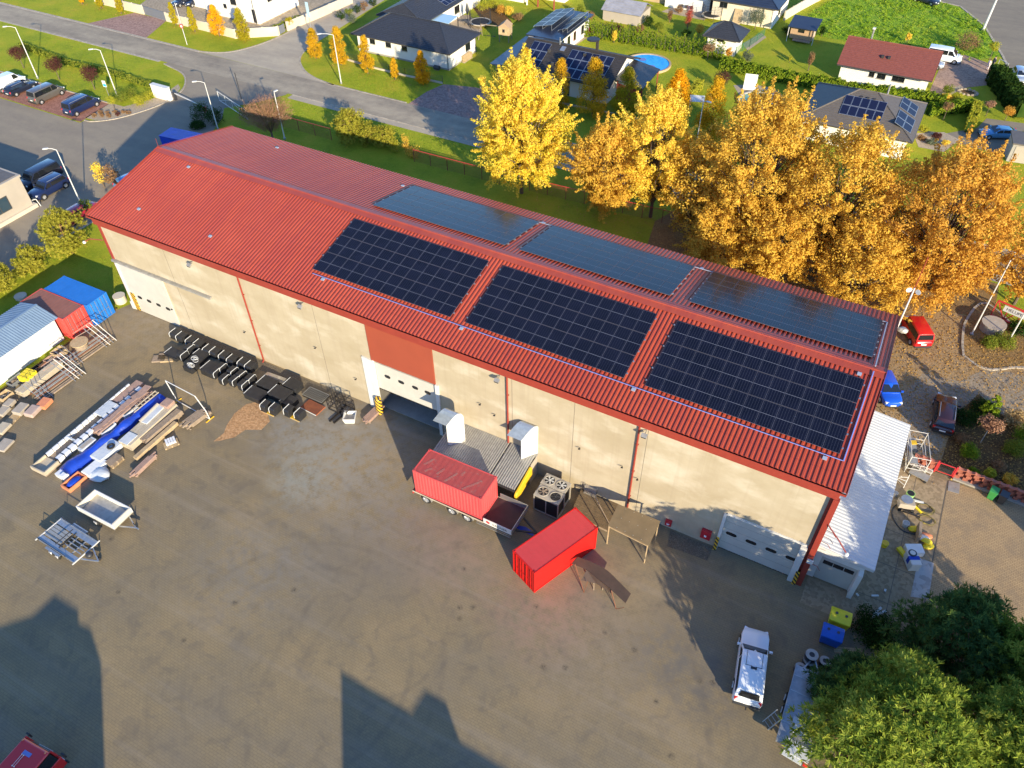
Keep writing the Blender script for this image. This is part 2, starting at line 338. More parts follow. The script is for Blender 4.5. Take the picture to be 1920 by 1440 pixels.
def setting():
    sheet('ground', [(-1200,-900),(1200,-900),(1200,1500),(-1200,1500)], 'grass', 0)
    sheet('main_road', [(-300,47.0),(300,47.0),(300,52.3),(-300,52.3)], 'asphalt_road', .012)
    sheet('pavement', [(-17.5,45.7),(300,45.7),(300,46.85),(-17.5,46.85)], 'asphalt_light', .02)
    strip('kerb', [(-17.5,46.93),(300,46.93)], .16, .05, 'kerb_stone')
    strip('kerb', [(-300,46.75),(-44.5,46.75)], .45, .03, 'kerb_stone')
    strip('kerb', [(-300,52.55),(-41.5,52.55)], .5, .04, 'kerb_stone')
    strip('kerb', [(-15.4,52.4),(-1,52.4)], .25, .05, 'kerb_stone'); strip('kerb', [(13,52.4),(300,52.4)], .25, .05, 'kerb_stone')
    wst = curve([(-46,52.4),(-41.4,52.7),(-37.6,54.2),(-35.4,57.5),(-34.2,62.5),(-34.1,70),(-35,82),(-37,100),(-40,140)])
    est = curve([(-33,140),(-29.5,100),(-28,82),(-27.2,70),(-26.6,62),(-25.2,58),(-22,54.9),(-18.5,53.2),(-14,52.3)])
    sheet('side_street', wst+est, 'asphalt_light', .008)
    strip('kerb', wst[:32], .28, .05, 'kerb_stone'); strip('kerb', est[24:], .28, .05, 'kerb_stone')
    # parking lot west of the hall, opening to the road
    isl = curve([(-38.4,27.0),(-37.2,27.2),(-35.2,28.9),(-33.7,31.6),(-32.6,35.2),(-32.7,38.6),(-34.2,42.0),(-37.6,44.9),(-43,46.3)])
    sheet('parking_lot', [(-140,-60),(-16.3,-60),(-16.3,24),(-18.5,30),(-21.5,36.5),(-23.5,39),(-20.8,42),(-18.4,46.4),(-18.4,47.4)]+[(-43,47.4)]+isl[::-1]+[(-38.4,26.2),(-140,26.2)], 'asphalt_lot', .006)
    sheet('parking_bays', [(-90,26.4),(-38.6,26.4),(-39.5,32.3),(-90,32.3)], 'terracotta_pavers', .012)
    strip('kerb', [(-90,32.4),(-39.5,32.4)], .2, .10, 'kerb_stone'); strip('kerb', isl, .22, .10, 'kerb_stone')
    sheet('gravel_bed', GP('160,221 176,225 215,225 250,216 294,197 326,186 338,165 334,158 302,180 270,190 232,200 207,193'), 'beige_gravel', .012)
    strip('kerb', [(-16.3,-60),(-16.3,24)], .25, .08, 'kerb_stone')
    # the work yard
    sheet('yard', [(-.9,-160),(160,-160),(160,15.96),(76.7,15.96),(68.3,15.96),(68.3,.79),(-.2,.79),(-.9,-1)], 'yard_pavers', .006)
    strip('kerb', [(-.95,-60),(-.95,-.6)], .14, .09, 'soil')
    sheet('east_paving', [(76.75,-7),(110,-7),(110,15.4),(76.75,15.4)], 'east_pavers', .014)
    sheet('concrete_apron', [(72.1,1.2),(68.9,1.2),(68.9,-1.2),(76.7,-1.2),(76.7,15.3),(72.1,15.3)], 'concrete', .012)
    m = W()
    for y in (1.6,4.9,8.2,11.5): m.box(72.1,76.7,y-.02,y+.02,.005,.0165)
    m.box(74.4,74.44,-1.2,15.3,.005,.0165); m.box(76.66,76.72,-1.2,15.3,.005,.0175); tag(m.build('slab_joints','dark_joint'), kind='structure')
    sheet('concrete_pad', GP('1707,1119 1741,1123 1751,1056 1722,1046'), 'pad_concrete', .02)
    sheet('gravel_strip', [(58.6,.3),(62,.3),(62,-1.0),(58.9,-1.2)], 'pebbles', .012); sheet('gravel_strip', [(7.4,.3),(27.6,.3),(27.6,-.75),(7.4,-.75)], 'pebbles', .012)
    sheet('sawdust', [tuple(p[:2]) for p in GP('425,798 440,775 462,758 486,752 498,765 506,790 490,806 460,806 440,820 415,826 400,828 420,812')], 'sawdust', .012)
    # land east and behind the hall
    sheet('leaf_gravel_lot', [(69,15.9),(69,20),(69.2,37.5),(76.0,38.5),(120,38.5),(120,15.9)], 'leafy_gravel', .006)
    sheet('gravel_drive', GP('1690,745 1730,700 1800,715 1850,690 2000,720 2100,850 1900,800 1835,745 1795,770 1760,850 1720,858 1690,830'), 'grey_gravel', .012)
    sheet('planting_bed', GP('1762,874 1775,830 1797,775 1835,738 1875,775 1930,812 2050,900 2050,975 1925,940'), 'soil', .018)
    bed = [tuple(p[:2]) for p in GP('1806,668 1804,640 1812,600 1850,570 1930,640 2010,680 1990,705 1915,690 1860,694 1830,686')]
    bed = curve(bed,4); sheet('leaf_bed', bed, 'leaf_litter', .10); strip('kerb', bed+bed[:1], .22, .14, 'kerb_stone')
    sheet('leaf_litter', [(47,21.5),(69,21.5),(69.4,37.2),(78,39),(78,45.4),(44,45.4),(42,40),(44,30)], 'leaf_litter', .008, 'stuff', 'orange fallen leaves lying under the autumn trees behind the hall')
    # lots across the road
    sheet('driveway', GP('160,45 272,73 313,38 252,24'), 'pink_pavers', .01)
    sheet('driveway', GP('765,195 800,172 832,158 893,164 935,178 925,235 880,226'), 'pink_pavers', .01)
    sheet('courtyard', [(-66,60.4),(-41,60.4),(-35,64),(-34.8,76),(-37,100),(-80,100)], 'beige_pavers', .005)
    sheet('side_lot_road', [(x,y) for x,y in [G(a,b)[:2] for a,b in ((1640,-40),(1740,-2),(1800,12),(1845,48),(1880,105),(1902,150),(1990,250),(2200,230),(2100,-90),(1800,-120))]], 'asphalt_blue', .012)
    strip('kerb', [tuple(G(a,b)[:2]) for a,b in ((1740,-2),(1800,12),(1845,48),(1880,105),(1902,150),(1990,250))], .35, .07, 'kerb_stone')
    sheet('house_drive', GP('1740,178 1765,120 1800,100 1836,112 1868,124 1888,140 1866,158 1808,165'), 'drive_pavers', .01)
    sheet('garden_path', GP('1745,182 1800,160 1808,166 1758,190'), 'beige_pavers', .014)
    sheet('car_drive', GP('1715,243 1775,250 1832,240 1850,222 1925,232 1990,262 1960,290 1870,288 1790,268'), 'asphalt_blue', .01)
    sheet('rock_garden', GP('1712,250 1770,248 1800,262 1770,285 1722,276'), 'beige_gravel', .02)
    sheet('rough_meadow', GP('1505,62 1520,22 1580,-8 1740,-4 1800,14 1845,50 1878,106 1790,118 1770,96 1640,86 1560,72'), 'meadow', .006)
    sheet('terrace', GP('835,48 885,70 905,55 880,28 860,28'), 'beige_gravel', .01)
    sheet('patio', GP('1240,22 1320,38 1345,18 1280,5'), 'beige_gravel', .01)
    sheet('pool_terrace', GP('1375,160 1400,200 1440,215 1480,190 1450,165 1410,158'), 'beige_gravel', .01)
    sheet('stone_path', GP('1392,82 1402,95 1437,70 1428,62'), 'beige_gravel', .01)
    sheet('flower_bed', GP('1058,72 1085,48 1112,62 1102,70 1075,88'), 'beige_gravel', .01)
    sheet('bark_bed', GP('885,12 925,5 960,40 945,52 905,40'), 'soil', .012)
# ---------------------------------------------------------------- materials of buildings and things
def thing_materials():
    # painted concrete panels with weathered, blotchy patches
    g = NG('hall_wall', .88, .2); T = g.tc.outputs['Object']
    a = g.noise(.22, 7, .62, g.mapping(T,0,(1,1,1.5))); b = g.noise(.30, 5, .55, g.mapping(T,radians(0),(.8,1,1.5),(9,0,3))); c = g.noise(3.5, 6, .75)
    base = g.mix(g.ramp(a,(.32,0),(.68,1)), (.37,.30,.195), (.46,.385,.27))
    base = g.mix(g.ramp(b,(.50,0),(.68,.9)), base, (.545,.475,.36))
    base = g.mix(g.ramp(b,(.30,.5),(.42,0)), base, (.36,.29,.185))
    dr = g.noise(1.3, 4, .6, g.mapping(T,0,(2.4,1,.10))); base = g.mix(g.ramp(dr,(.50,0),(.72,.3)), base, (.33,.26,.18))
    base = g.mix(g.ramp(c,(.25,.22),(.42,0)), base, (.36,.28,.19)); g.color(base); g.bump(c,.08,.02)
    # red roof sheeting, slightly faded
    g = NG('roof_red', .36, .5); a = g.noise(.12, 6, .6); b = g.noise(1.2, 5, .7, g.mapping(g.P,0,(1,.15,.15))); c = g.noise(7,4,.7)
    base = g.ramp(a,(.35,(.355,.055,.024)),(.65,(.405,.070,.032)))
    base = g.mix(g.ramp(b,(.42,.45),(.6,0)), base, (.29,.043,.030)); base = g.mix(g.ramp(c,(.62,0),(.8,.35)), base, (.45,.10,.06)); s = g.n('ShaderNodeSeparateXYZ'); g.nt.links.new(g.P, s.inputs[0])
    lap = g.math('LESS_THAN', g.math('ABSOLUTE', g.math('SUBTRACT', g.math('FRACT', g.math('MULTIPLY', s.outputs[1], 1/3.27)), .35)), .008); base = g.mix(g.math('MULTIPLY', lap, .45), base, (.20,.03,.025))
    st = g.noise(1.6, 5, .7, g.mapping(g.P,0,(1,.06,.06),(4,0,0))); base = g.mix(g.ramp(st,(.56,0),(.74,.4)), base, (.27,.05,.04)); g.color(base)
    mat('trim_red', (.30,.045,.028), (.26,.038,.025), 2, .45); mat('panel_red', (.33,.066,.032), (.30,.06,.03), .5, .55)
    mat('dark_joint', (.12,.10,.08), rough=.9); mat('black', (.012,.012,.014), rough=.6); mat('rubber', (.018,.018,.019), rough=.85)
    mat('door_white', (.54,.51,.44), (.49,.46,.40), .8, .5); mat('white', (.66,.64,.59), (.60,.58,.54), 1.5, .5); mat('white_sheet', (.62,.63,.62), (.55,.56,.56), .6, .35)
    mat('white_wall', (.80,.765,.69), (.74,.70,.63), .6, .85, bump=.08, bscale=8); mat('cream_wall', (.72,.62,.46), (.66,.56,.42), .6, .85); mat('grey_wall', (.42,.36,.29), (.37,.32,.26), .4, .8)
    mat('glass_dark', (.012,.014,.018), rough=.06, spec=.9); mat('glass_blue', (.03,.055,.075), rough=.06, spec=.9); mat('window_frame', (.06,.055,.05), rough=.5)
    mat('galv', (.46,.48,.50), (.36,.38,.40), 3, .42, .7); mat('galv_dull', (.44,.42,.38), (.33,.32,.29), 2.5, .55, .45); mat('alu', (.62,.62,.61), (.52,.52,.51), 2, .33, .8)
    mat('steel_dark', (.05,.05,.055), rough=.5, metal=.4); mat('iron_black', (.022,.018,.016), rough=.6); mat('lamp_grey', (.62,.60,.56), rough=.5); mat('rust', (.22,.085,.04), (.14,.055,.03), 3, .8)
    mat('rust_mesh', (.42,.12,.045), (.30,.085,.035), 2, .8)
    mat('yellow', (.75,.47,.02), (.66,.40,.02), 2, .5); mat('yellow_plain', (.85,.66,.02), (.78,.58,.02), 2, .5); mat('orange', (.72,.26,.12), (.62,.22,.10), 3, .6)
    mat('conduit_blue', (.16,.21,.48), rough=.6); mat('bracket_grey', (.34,.38,.46), rough=.5, metal=.2)
    # hazard stripes
    g = NG('hazard', .5); w = g.n('ShaderNodeTexWave', wave_type='BANDS', bands_direction='DIAGONAL'); w.inputs['Scale'].default_value = 1.5
    g.nt.links.new(g.tc.outputs['Object'], w.inputs['Vector']); g.color(g.ramp(w.outputs['Fac'],(.49,(.03,.03,.03)),(.51,(.80,.46,.03))))
    # container paint
    def paint(name, c, c2, dirt=(.25,.16,.11), r=.5, amt=.35):
        g = NG(name, r, .4); T = g.tc.outputs['Object']; a = g.noise(.7,6,.65,T); b = g.noise(3,6,.75,T)
        base = g.mix(g.ramp(a,(.35,0),(.65,1)), c, c2); base = g.mix(g.ramp(b,(.56,0),(.74,amt)), base, dirt); g.color(base)
    paint('cont_red', (.60,.010,.008), (.54,.009,.008), (.5,.03,.02)); paint('cont_red_roof', (.60,.055,.055), (.54,.05,.05), (.36,.07,.06), .55, .4)
    paint('cont_pink', (.66,.085,.085), (.60,.075,.075), (.42,.14,.12), .5, .3); paint('cont_pink_roof', (.42,.068,.062), (.36,.06,.055), (.29,.19,.155), .6, .75)
    paint('cont_blue', (.018,.17,.56), (.014,.14,.46), (.10,.20,.36), .5, .4); paint('cont_brown', (.30,.115,.075), (.23,.09,.06), (.20,.12,.08), .7, .4); paint('cont_left_red', (.62,.075,.06), (.52,.06,.05), (.36,.10,.07))
    paint('shed_sheet', (.70,.69,.66), (.63,.62,.60), (.50,.47,.42), .5, .3); paint('shed_roof', (.22,.30,.38), (.18,.25,.33), (.30,.33,.35), .4, .3)
    mat('brown_sheet', (.235,.165,.085), (.19,.135,.07), 1, .7); mat('bed_dark', (.035,.014,.016), (.05,.02,.022), 2, .6); mat('brown_steel', (.070,.045,.030), (.095,.060,.040), 1.5, .6); mat('timber_deck', (.20,.135,.07), (.13,.09,.05), 3, .85)
    mat('timber', (.50,.37,.21), (.38,.27,.15), 3, .85); mat('timber_old', (.33,.25,.18), (.24,.18,.125), 3, .9); mat('timber_pink', (.42,.27,.21), (.30,.20,.155), 2.5, .9); mat('board', (.52,.44,.32), (.42,.35,.25), 1.5, .8); mat('timber_clad', (.46,.30,.17), (.38,.25,.14), 4, .8)
    mat('wrap_white', (.78,.77,.74), (.66,.66,.65), 1.2, .3, bump=.4, bscale=5); mat('wrap_clear', (.60,.62,.62), (.50,.53,.55), 1.4, .25, bump=.5, bscale=4); mat('tarp_blue', (.010,.055,.46), (.012,.045,.34), 1.6, .38, bump=.5, bscale=5)
    mat('tub_black', (.017,.017,.019), (.028,.028,.03), 2, .5); mat('strap_white', (.72,.72,.70), rough=.5); mat('stone_block', (.42,.36,.29), (.34,.29,.23), 2, .9); mat('gravel_bag', (.46,.34,.28), (.38,.28,.23), 2, .9)
    mat('green_paint', (.03,.12,.05), rough=.6); mat('fan_blade', (.55,.54,.50), rough=.5, metal=.3); mat('hvac', (.46,.41,.33), (.38,.34,.28), 2, .5, .2)
    mat('fire_red', (.45,.02,.03), rough=.4); mat('bin_yellow', (.72,.66,.02), (.62,.56,.02), 2, .45); mat('bin_blue', (.012,.10,.52), (.01,.085,.42), 2, .4); mat('bin_green', (.05,.30,.075), (.04,.25,.06), 3, .5)
    mat('bin_dark', (.05,.055,.06), rough=.5); mat('brick_red', (.40,.135,.085), (.31,.10,.065), 2.5, .85, bump=.2); mat('gate_red', (.55,.035,.04), rough=.5); mat('mesh_red', (.26,.05,.035), rough=.7)
    mat('concrete_wall', (.62,.53,.40), (.55,.47,.36), .6, .9); mat('concrete_grey', (.36,.33,.29), (.29,.27,.24), 1.5, .9); mat('fence_dark', (.045,.045,.05), rough=.6); mat('fence_green', (.03,.16,.08), rough=.6); mat('grey_gate', (.16,.17,.19), rough=.5)
    mat('tile_dark', (.028,.029,.034), (.042,.043,.050), 4, .45, bump=.5, bscale=9); mat('tile_grey', (.135,.115,.098), (.105,.09,.078), 3, .6); mat('tile_brown', (.032,.028,.026), (.050,.043,.039), 4, .6); mat('tile_red', (.235,.070,.050), (.185,.055,.040), 3, .6); mat('roof_navy', (.022,.030,.055), (.03,.04,.065), 1, .3)
    mat('roof_panelblue', (.40,.55,.62), rough=.15, spec=.8); mat('wood_red', (.30,.06,.04), rough=.7); mat('stone_wall', (.36,.32,.27), (.25,.22,.19), 4, .9)
    mat('pool_water', (.02,.33,.78), (.03,.42,.82), 2, .06, spec=.7); mat('pool_teal', (.02,.22,.19), (.03,.27,.23), 1, .08, spec=.7); mat('net_black', (.02,.02,.022), rough=.8); mat('skin', (.55,.36,.27), rough=.6); mat('hair', (.06,.035,.02), rough=.7)
    mat('cloth_pink', (.74,.60,.56), rough=.9); mat('cloth_dark', (.03,.04,.055), rough=.9); mat('bark', (.16,.115,.08), (.10,.072,.05), 5, .95, bump=.6); mat('bark_pale', (.46,.40,.33), (.36,.31,.26), 5, .9); mat('bark_pine', (.26,.13,.07), (.17,.09,.05), 4, .95, bump=.5)
    # vehicles
    for n, c, mt in (('car_white',(.76,.78,.80),0),('car_navy',(.016,.028,.095),.3),('car_dark',(.022,.028,.05),.3),('car_taupe',(.13,.115,.10),.3),('car_blue',(.012,.10,.62),.1),('car_sky',(.10,.30,.52),.3),
                     ('car_red',(.62,.014,.018),0),('car_wine',(.05,.018,.020),.3),('car_silver',(.50,.55,.60),.5),('car_maroon',(.38,.012,.05),.1)):
        mat(n, c, rough=.28, metal=mt, spec=.5, coat=.8)
    mat('chrome', (.72,.72,.72), rough=.2, metal=.9); mat('rim', (.62,.62,.62), rough=.3, metal=.7); mat('lamp_clear', (.80,.82,.85), rough=.15); mat('lamp_red', (.55,.012,.015), rough=.2); mat('plate', (.82,.82,.80), rough=.4); mat('bumper', (.03,.03,.032), rough=.6)
    # solar glass: cells, busbars and the split line of a half-cut module (panel is 1.10 x 2.06, origin at a corner)
    g = NG('solar_glass', .13, .22); s = g.n('ShaderNodeSeparateXYZ'); g.nt.links.new(g.tc.outputs['Object'], s.inputs[0]); x, y = s.outputs[0], s.outputs[1]
    def line(v, n, size, w):
        t = g.math('FRACT', g.math('MULTIPLY', v, n/size)); return g.math('LESS_THAN', g.math('ABSOLUTE', g.math('SUBTRACT', t, .5)), w)
    def at(v, p, w): return g.math('LESS_THAN', g.math('ABSOLUTE', g.math('SUBTRACT', v, p)), w)
    cells = g.math('MAXIMUM', line(x,6,1.10,.035), line(y,24,2.06,.06)); nz = g.noise(.6,3,.6,g.pos.outputs['Position'])
    col = g.mix(g.ramp(nz,(.4,0),(.6,1)), (.004,.005,.013), (.006,.007,.018))
    col = g.mix(g.math('MULTIPLY', cells, .45), col, (.030,.034,.055)); bus = g.math('MULTIPLY', line(x,6,1.10,.12), line(y,48,2.06,.22)); col = g.mix(g.math('MULTIPLY', bus, .3), col, (.09,.10,.13))
    col = g.mix(at(y,1.03,.011), col, (.20,.21,.25)); g.color(col)
    mat('solar_frame', (.11,.11,.14), rough=.4, metal=.3); mat('solar_blue', (.010,.014,.042), rough=.35, spec=.25)
    # foliage
    leafmat('leaf_yellow', ((.62,.42,.035),(.86,.62,.07),(.95,.72,.13),(.80,.64,.07)), .45); leafmat('leaf_gold', ((.38,.20,.035),(.66,.40,.055),(.84,.55,.09),(.58,.42,.07)), .42); leafmat('leaf_orange', ((.36,.17,.035),(.62,.33,.05),(.78,.45,.08),(.50,.29,.06)), .42)
    leafmat('leaf_ginkgo', ((.58,.50,.035),(.86,.66,.06),(.95,.72,.12),(.70,.62,.06)), .45)
    leafmat('leaf_hornbeam', ((.34,.24,.014),(.60,.38,.022),(.74,.42,.028),(.40,.33,.022)), .4); leafmat('leaf_hornbeam_green', ((.20,.21,.014),(.38,.34,.022),(.52,.38,.026),(.28,.28,.018)), .4); leafmat('leaf_hornbeam_orange', ((.52,.26,.012),(.80,.42,.016),(.88,.46,.020),(.64,.34,.018)), .4)
    leafmat('needle_pine', ((.05,.10,.020),(.14,.21,.030),(.31,.36,.050),(.50,.50,.095)), .35, .45); leafmat('needle_dark', ((.028,.065,.024),(.055,.115,.034),(.11,.18,.045),(.18,.24,.055)), .3, .45); leafmat('needle_yellow', ((.16,.18,.02),(.31,.30,.034),(.44,.38,.055),(.26,.27,.03)), .3, .6)
    leafmat('leaf_thuja', ((.07,.13,.012),(.16,.24,.018),(.26,.33,.024),(.34,.36,.04)), .3, 1.2); leafmat('leaf_shrub', ((.08,.13,.018),(.17,.22,.026),(.28,.29,.04),(.2,.22,.036)), .35, 1); leafmat('leaf_dark', ((.012,.032,.008),(.025,.055,.012),(.045,.085,.016),(.06,.10,.02)), .25, 1)
    leafmat('leaf_red', ((.24,.035,.025),(.40,.06,.04),(.48,.10,.06),(.30,.05,.03)), .35, 1); leafmat('leaf_purple', ((.055,.022,.022),(.10,.035,.032),(.15,.06,.045),(.08,.03,.03)), .3, 1); leafmat('leaf_brown', ((.16,.09,.045),(.26,.15,.075),(.36,.21,.10),(.24,.13,.06)), .3, 1); leafmat('twig_pink', ((.24,.125,.075),(.34,.18,.11),(.42,.24,.14),(.36,.24,.08)), .2, .5)
    leafmat('leaf_lime', ((.22,.26,.02),(.40,.41,.034),(.54,.48,.06),(.34,.34,.034)), .4, 1); leafmat('grass_tuft', ((.11,.21,.012),(.21,.34,.022),(.32,.42,.036),(.42,.42,.06)), .35, .6); leafmat('straw', ((.34,.22,.09),(.48,.33,.15),(.58,.42,.2),(.4,.28,.12)), .3, 1); leafmat('leaf_grey', ((.07,.10,.06),(.12,.15,.09),(.17,.19,.12),(.1,.12,.08)), .3, 1); leafmat('fallen_leaf', ((.26,.12,.035),(.42,.24,.06),(.52,.31,.10),(.30,.15,.05)), .2, 1)
# ---------------------------------------------------------------- the big hall
SL = 2.142/9.797; TILT = math.atan(SL); LH, WH, HE, HR = 68.79, 19.595, 11.09, 13.231
def rz_at(y): return HE+SL*y if y <= WH/2 else HE+SL*(WH-y)
def hall():
    t = thing('warehouse', 'long beige warehouse hall with a red ribbed metal roof', 'warehouse')
    m = W()   # front wall, leaving the middle doorway and the right doorway open
    m.box(.75,31.3,.45,.75,0,10.6); m.box(37.7,62.08,.45,.75,0,10.6); m.box(31.3,37.7,.45,.75,10.12,10.6); m.box(62.08,68.2,.45,.75,4.25,10.6)
    m.box(.75,68.05,18.85,19.1,0,10.6)
    m.build('wall','hall_wall',t)
    m = W()
    for x0, x1 in ((.45,.74),(68.06,68.35)):
        m.ext([(x0,.76,0),(x0,19.1,0),(x0,19.1,rz_at(19.1)-.1),(x0,WH/2,HR-.12),(x0,.76,rz_at(.76)-.1)],(x1-x0,0,0))
    m.build('gable_wall','hall_wall',t)
    m = W(); m.box(.8,68,.8,18.8,.004,.03); m.build('floor','concrete_grey',t)
    m = W()
    for x in (8.8,17.62,25.85,44.75,49.95,55.62): m.box(x-.012,x+.012,.441,.46,0,10.1)
    m.build('panel_joint','dark_joint',t)
    m = W(); m.corr((0,0.02,HE),(LH,.02,HE),(0,WH/2-.02,SL*(WH/2-.02)),(0,-sin(TILT),cos(TILT)),.332,.065); m.build('roof_slope','roof_red',t)
    m = W(); m.corr((LH,WH-.02,HE),(0,WH-.02,HE),(0,-(WH/2-.02),SL*(WH/2-.02)),(0,sin(TILT),cos(TILT)),.332,.065); m.build('roof_slope','roof_red',t)
    m = W(); c = WH/2
    m.ext([(-.02,c-.62,HR-.62*SL+.085),(-.02,c-.10,HR+.02),(-.02,c,HR+.10),(-.02,c+.10,HR+.02),(-.02,c+.62,HR-.62*SL+.085),(-.02,c,HR+.05)],(LH+.04,0,0)); m.build('ridge_cap','roof_red',t)
    m = W()
    m.box(.30,68.5,.16,.445,10.10,10.93); m.box(.30,68.5,19.11,19.4,10.10,10.93); m.build('fascia','trim_red',t)
    m = W()
    m.box(0,LH,-.07,-.045,10.86,11.04); m.box(0,LH,-.045,.155,10.86,10.885); m.box(0,LH,19.65,19.675,10.86,11.04); m.box(0,LH,19.45,19.65,10.86,10.885); m.build('gutter','trim_red',t)
    m = W(); m.box(.01,LH-.01,-.04,.155,10.886,10.91); m.build('gutter_channel','black',t)
    for x in (-.03, LH-.0):
        m = W(); x1 = x+.03
        m.ext([(x,0,HE-.28),(x,WH/2,HR-.28),(x,WH,HE-.28),(x,WH,HE+.10),(x,WH/2,HR+.12),(x,0,HE+.10)],(.03,0,0)); m.build('barge_board','trim_red',t)
    for x0, x1 in ((.40,.74),(68.05,68.42)):
        [W().box(x0,x1,a,b,0,10.1).build('corner_trim','trim_red',t) for a,b in ((.385,.79),(18.8,19.16))]
    m = W(); m.box(68.24,68.62,.10,.384,0,10.1); m.build('corner_post','trim_red',t)
    for x in (17.87,44.4,54.98):
        m = W(); m.tube((x,.33,10.15),(x,.33,.12),.075,8); m.tube((x,.33,.14),(x,.12,.03),.075,8)
        for z in (2,5,8): m.box(x-.11,x+.11,.30,.445,z,z+.04)
        m.build('downpipe','trim_red',t)
    for x in (12.5,25.0,43.75,55.5):
        m = W(); m.bar((x,.44,9.75),(x,.0,9.72),.05); m.ob((x,-.05,9.64),.42,.30,.16,0,0,.5); f = m.build('floodlight','galv_dull',t)
        m = W(); m.ob((x,-.09,9.56),.36,.24,.02,0,0,.5); m.build('lens','glass_dark',f)
    m = W()
    for x, z in ((6.9,2.2),(16.5,3.1),(25.2,4.8),(29.2,2.8),(41.9,5.8),(43.2,5.2),(50.6,5.2),(54.1,5.0),(55.4,4.3)):
        m.bar((x,.44,z),(x,.22,z+.05),.04); m.ob((x+.03,.22,z+.08),.17,.12,.05,.3)
    m.build('wall_bracket','steel_dark',t)
    # left sliding door with its rail
    m = W(); m.box(.80,7.0,.29,.44,.06,5.78)
    d = m.build('sliding_door','door_white',t)
    for x in (2.4,3.68,4.98,6.28): win(d, x, 2.07, .27)
    m = W(); m.box(.5,13.4,.16,.43,5.90,6.10); m.build('door_rail','galv_dull',t)
    m = W(); m.box(.76,1.05,.20,.285,.05,5.8); m.box(.45,.74,.2,.38,.0,.9); m.build('door_post','white',t)
    m = W(); m.box(1.06,1.62,.22,.285,.1,2.25); m.build('hazard_plate','hazard',t)
    # red infill over the middle doorway, half-open sectional door under it
    m = W(); m.box(31.32,37.68,.36,.52,6.02,10.09); m.build('infill_panel','panel_red',t)
    m = W(); m.box(31.5,37.55,.55,.66,2.68,6.0); d = m.build('sectional_door','door_white',t)
    for x in (32.65,34.05,35.45,36.7): win(d, x, 4.48, .54)
    m = W(); m.box(31.5,37.6,.50,.545,5.72,6.01); m.build('lintel','galv_dull',t)
    m = W()
    for i in range(31): m.box(31.55+i*.195,31.66+i*.195,.57,.62,2.52,2.675)
    m.build('door_seal','black',t)
    m = W(); m.box(30.35,31.05,.30,.44,0,6.02); m.box(31.07,31.48,.28,.54,0,6.0); m.build('door_frame','white',t)
    m = W(); m.lathe([(.30,0),(.30,1.75),(.24,1.85)], (31.55,.02,0), 14); m.build('bollard','hazard',t)
    m = W(); m.box(37.66,37.98,.30,.44,0,6.0); m.build('door_frame','white',t)
    # right sectional door
    m = W(); m.box(62.3,67.95,.52,.62,.12,4.2); d = m.build('sectional_door','door_white',t)
    for x in (62.95,64.42,65.88,67.33): win(d, x, 2.13, .51, .40)
    m = W()
    for z in (.95,1.75,2.6,3.4): m.box(62.3,67.95,.516,.53,z,z+.012)
    m.build('door_seam','dark_joint',d)
    m = W()
    for i in range(29): m.box(62.35+i*.195,62.46+i*.195,.54,.60,.02,.115)
    m.build('door_seal','black',t)
    m = W(); m.box(62.06,62.29,.30,.52,0,4.3); m.box(62.3,67.95,.34,.44,4.26,4.42); m.box(67.60,68.04,.14,.50,0,4.2); m.build('door_frame','white',t)
    W().box(62.02,62.26,.14,.295,0,1.5).build('hazard_plate','hazard',t); W().box(67.96,68.22,.0,.135,0,1.5).build('hazard_plate','hazard',t)
    # cable run of the solar plant
    def on(x, y, h=.12): return (x, y, rz_at(y)+h)
    m = W(); m.path([on(25.1,2.1),on(67.95,2.1)],.035); m.path([on(68.0,2.1),on(68.0,WH/2-.3,.16)],.05); m.build('cable_conduit','conduit_blue',t)
    m = W(); m.path([on(68.0,WH/2+.3,.16),on(68.0,WH-2.0)],.05); m.path([on(68.0,WH-2.0),on(25.2,WH-2.0)],.035); m.build('cable_conduit','bracket_grey',t)
    for x, y in ((26.3,1.9),(39.6,1.9),(53.7,1.9),(66.9,1.85),(38.6,WH-1.85),(53.3,WH-1.85),(67.2,9.0),(5.2,8.6),(4.6,2.4),(13.6,2.2),(8.2,WH-2.2),(24,WH-2.6)):
        m = W(); m.ob((x,y,rz_at(y)+.10),.28,.24,.10,0,0,TILT if y < WH/2 else -TILT); m.build('junction_box','bracket_grey',t)
    # lightning wires on the ridge and slopes
    m = W(); m.path([(x,WH/2,HR+.16+(.03 if i%2 else 0)) for i, x in enumerate([j*4.9 for j in range(15)])],.012,4)
    m.path([(.05,y,rz_at(y)+.2) for y in (.1,3,6,9.8,13,16,19.5)],.010,4)
    m.tube((.1,WH/2,HR),(.1,WH/2,HR+1.0),.015,5); m.build('lightning_wire','roof_red',t)
    # lamps on red arms at the two front corners
    for pts in ([(.35,.35,8.2),(-.9,-.15,8.25),(-1.5,-.45,7.9)],[(68.55,.1,7.6),(69.5,-.5,7.2),(70.2,-.9,6.7)]):
        m = W(); m.path(pts,.045,6); a = m.build('lamp_arm','trim_red',t); p = Vector(pts[-1])
        m = W(); m.blob(p+Vector((0,0,-.05)),.17,.17,.15,8,5,.02); m.build('lamp_head','white',a)
    m = W(); m.box(68.3,68.7,.0,.098,3.0,3.4); m.build('meter_box','white',t)
    m = W()
    for z in (6.9,6.2,5.6,2.9): m.path([(68.64,.2,z),(69.05,.05,z+.12),(69.3,-.05,z-.1)],.02,4)
    m.build('spare_bracket','trim_red',t)
def win(d, x, z, y, w=.30):
    """small rounded window let into a door leaf"""
    m = W(); h = .17; pts = []
    for cx, a0 in ((w-h,-pi/2),(-(w-h),pi/2)):
        for i in range(7): a = a0+pi*i/6; pts.append((x+cx+h*cos(a), y+.012, z+h*sin(a)))
    m.ext(pts,(0,-.03,0)); m.build('window','glass_dark',d)
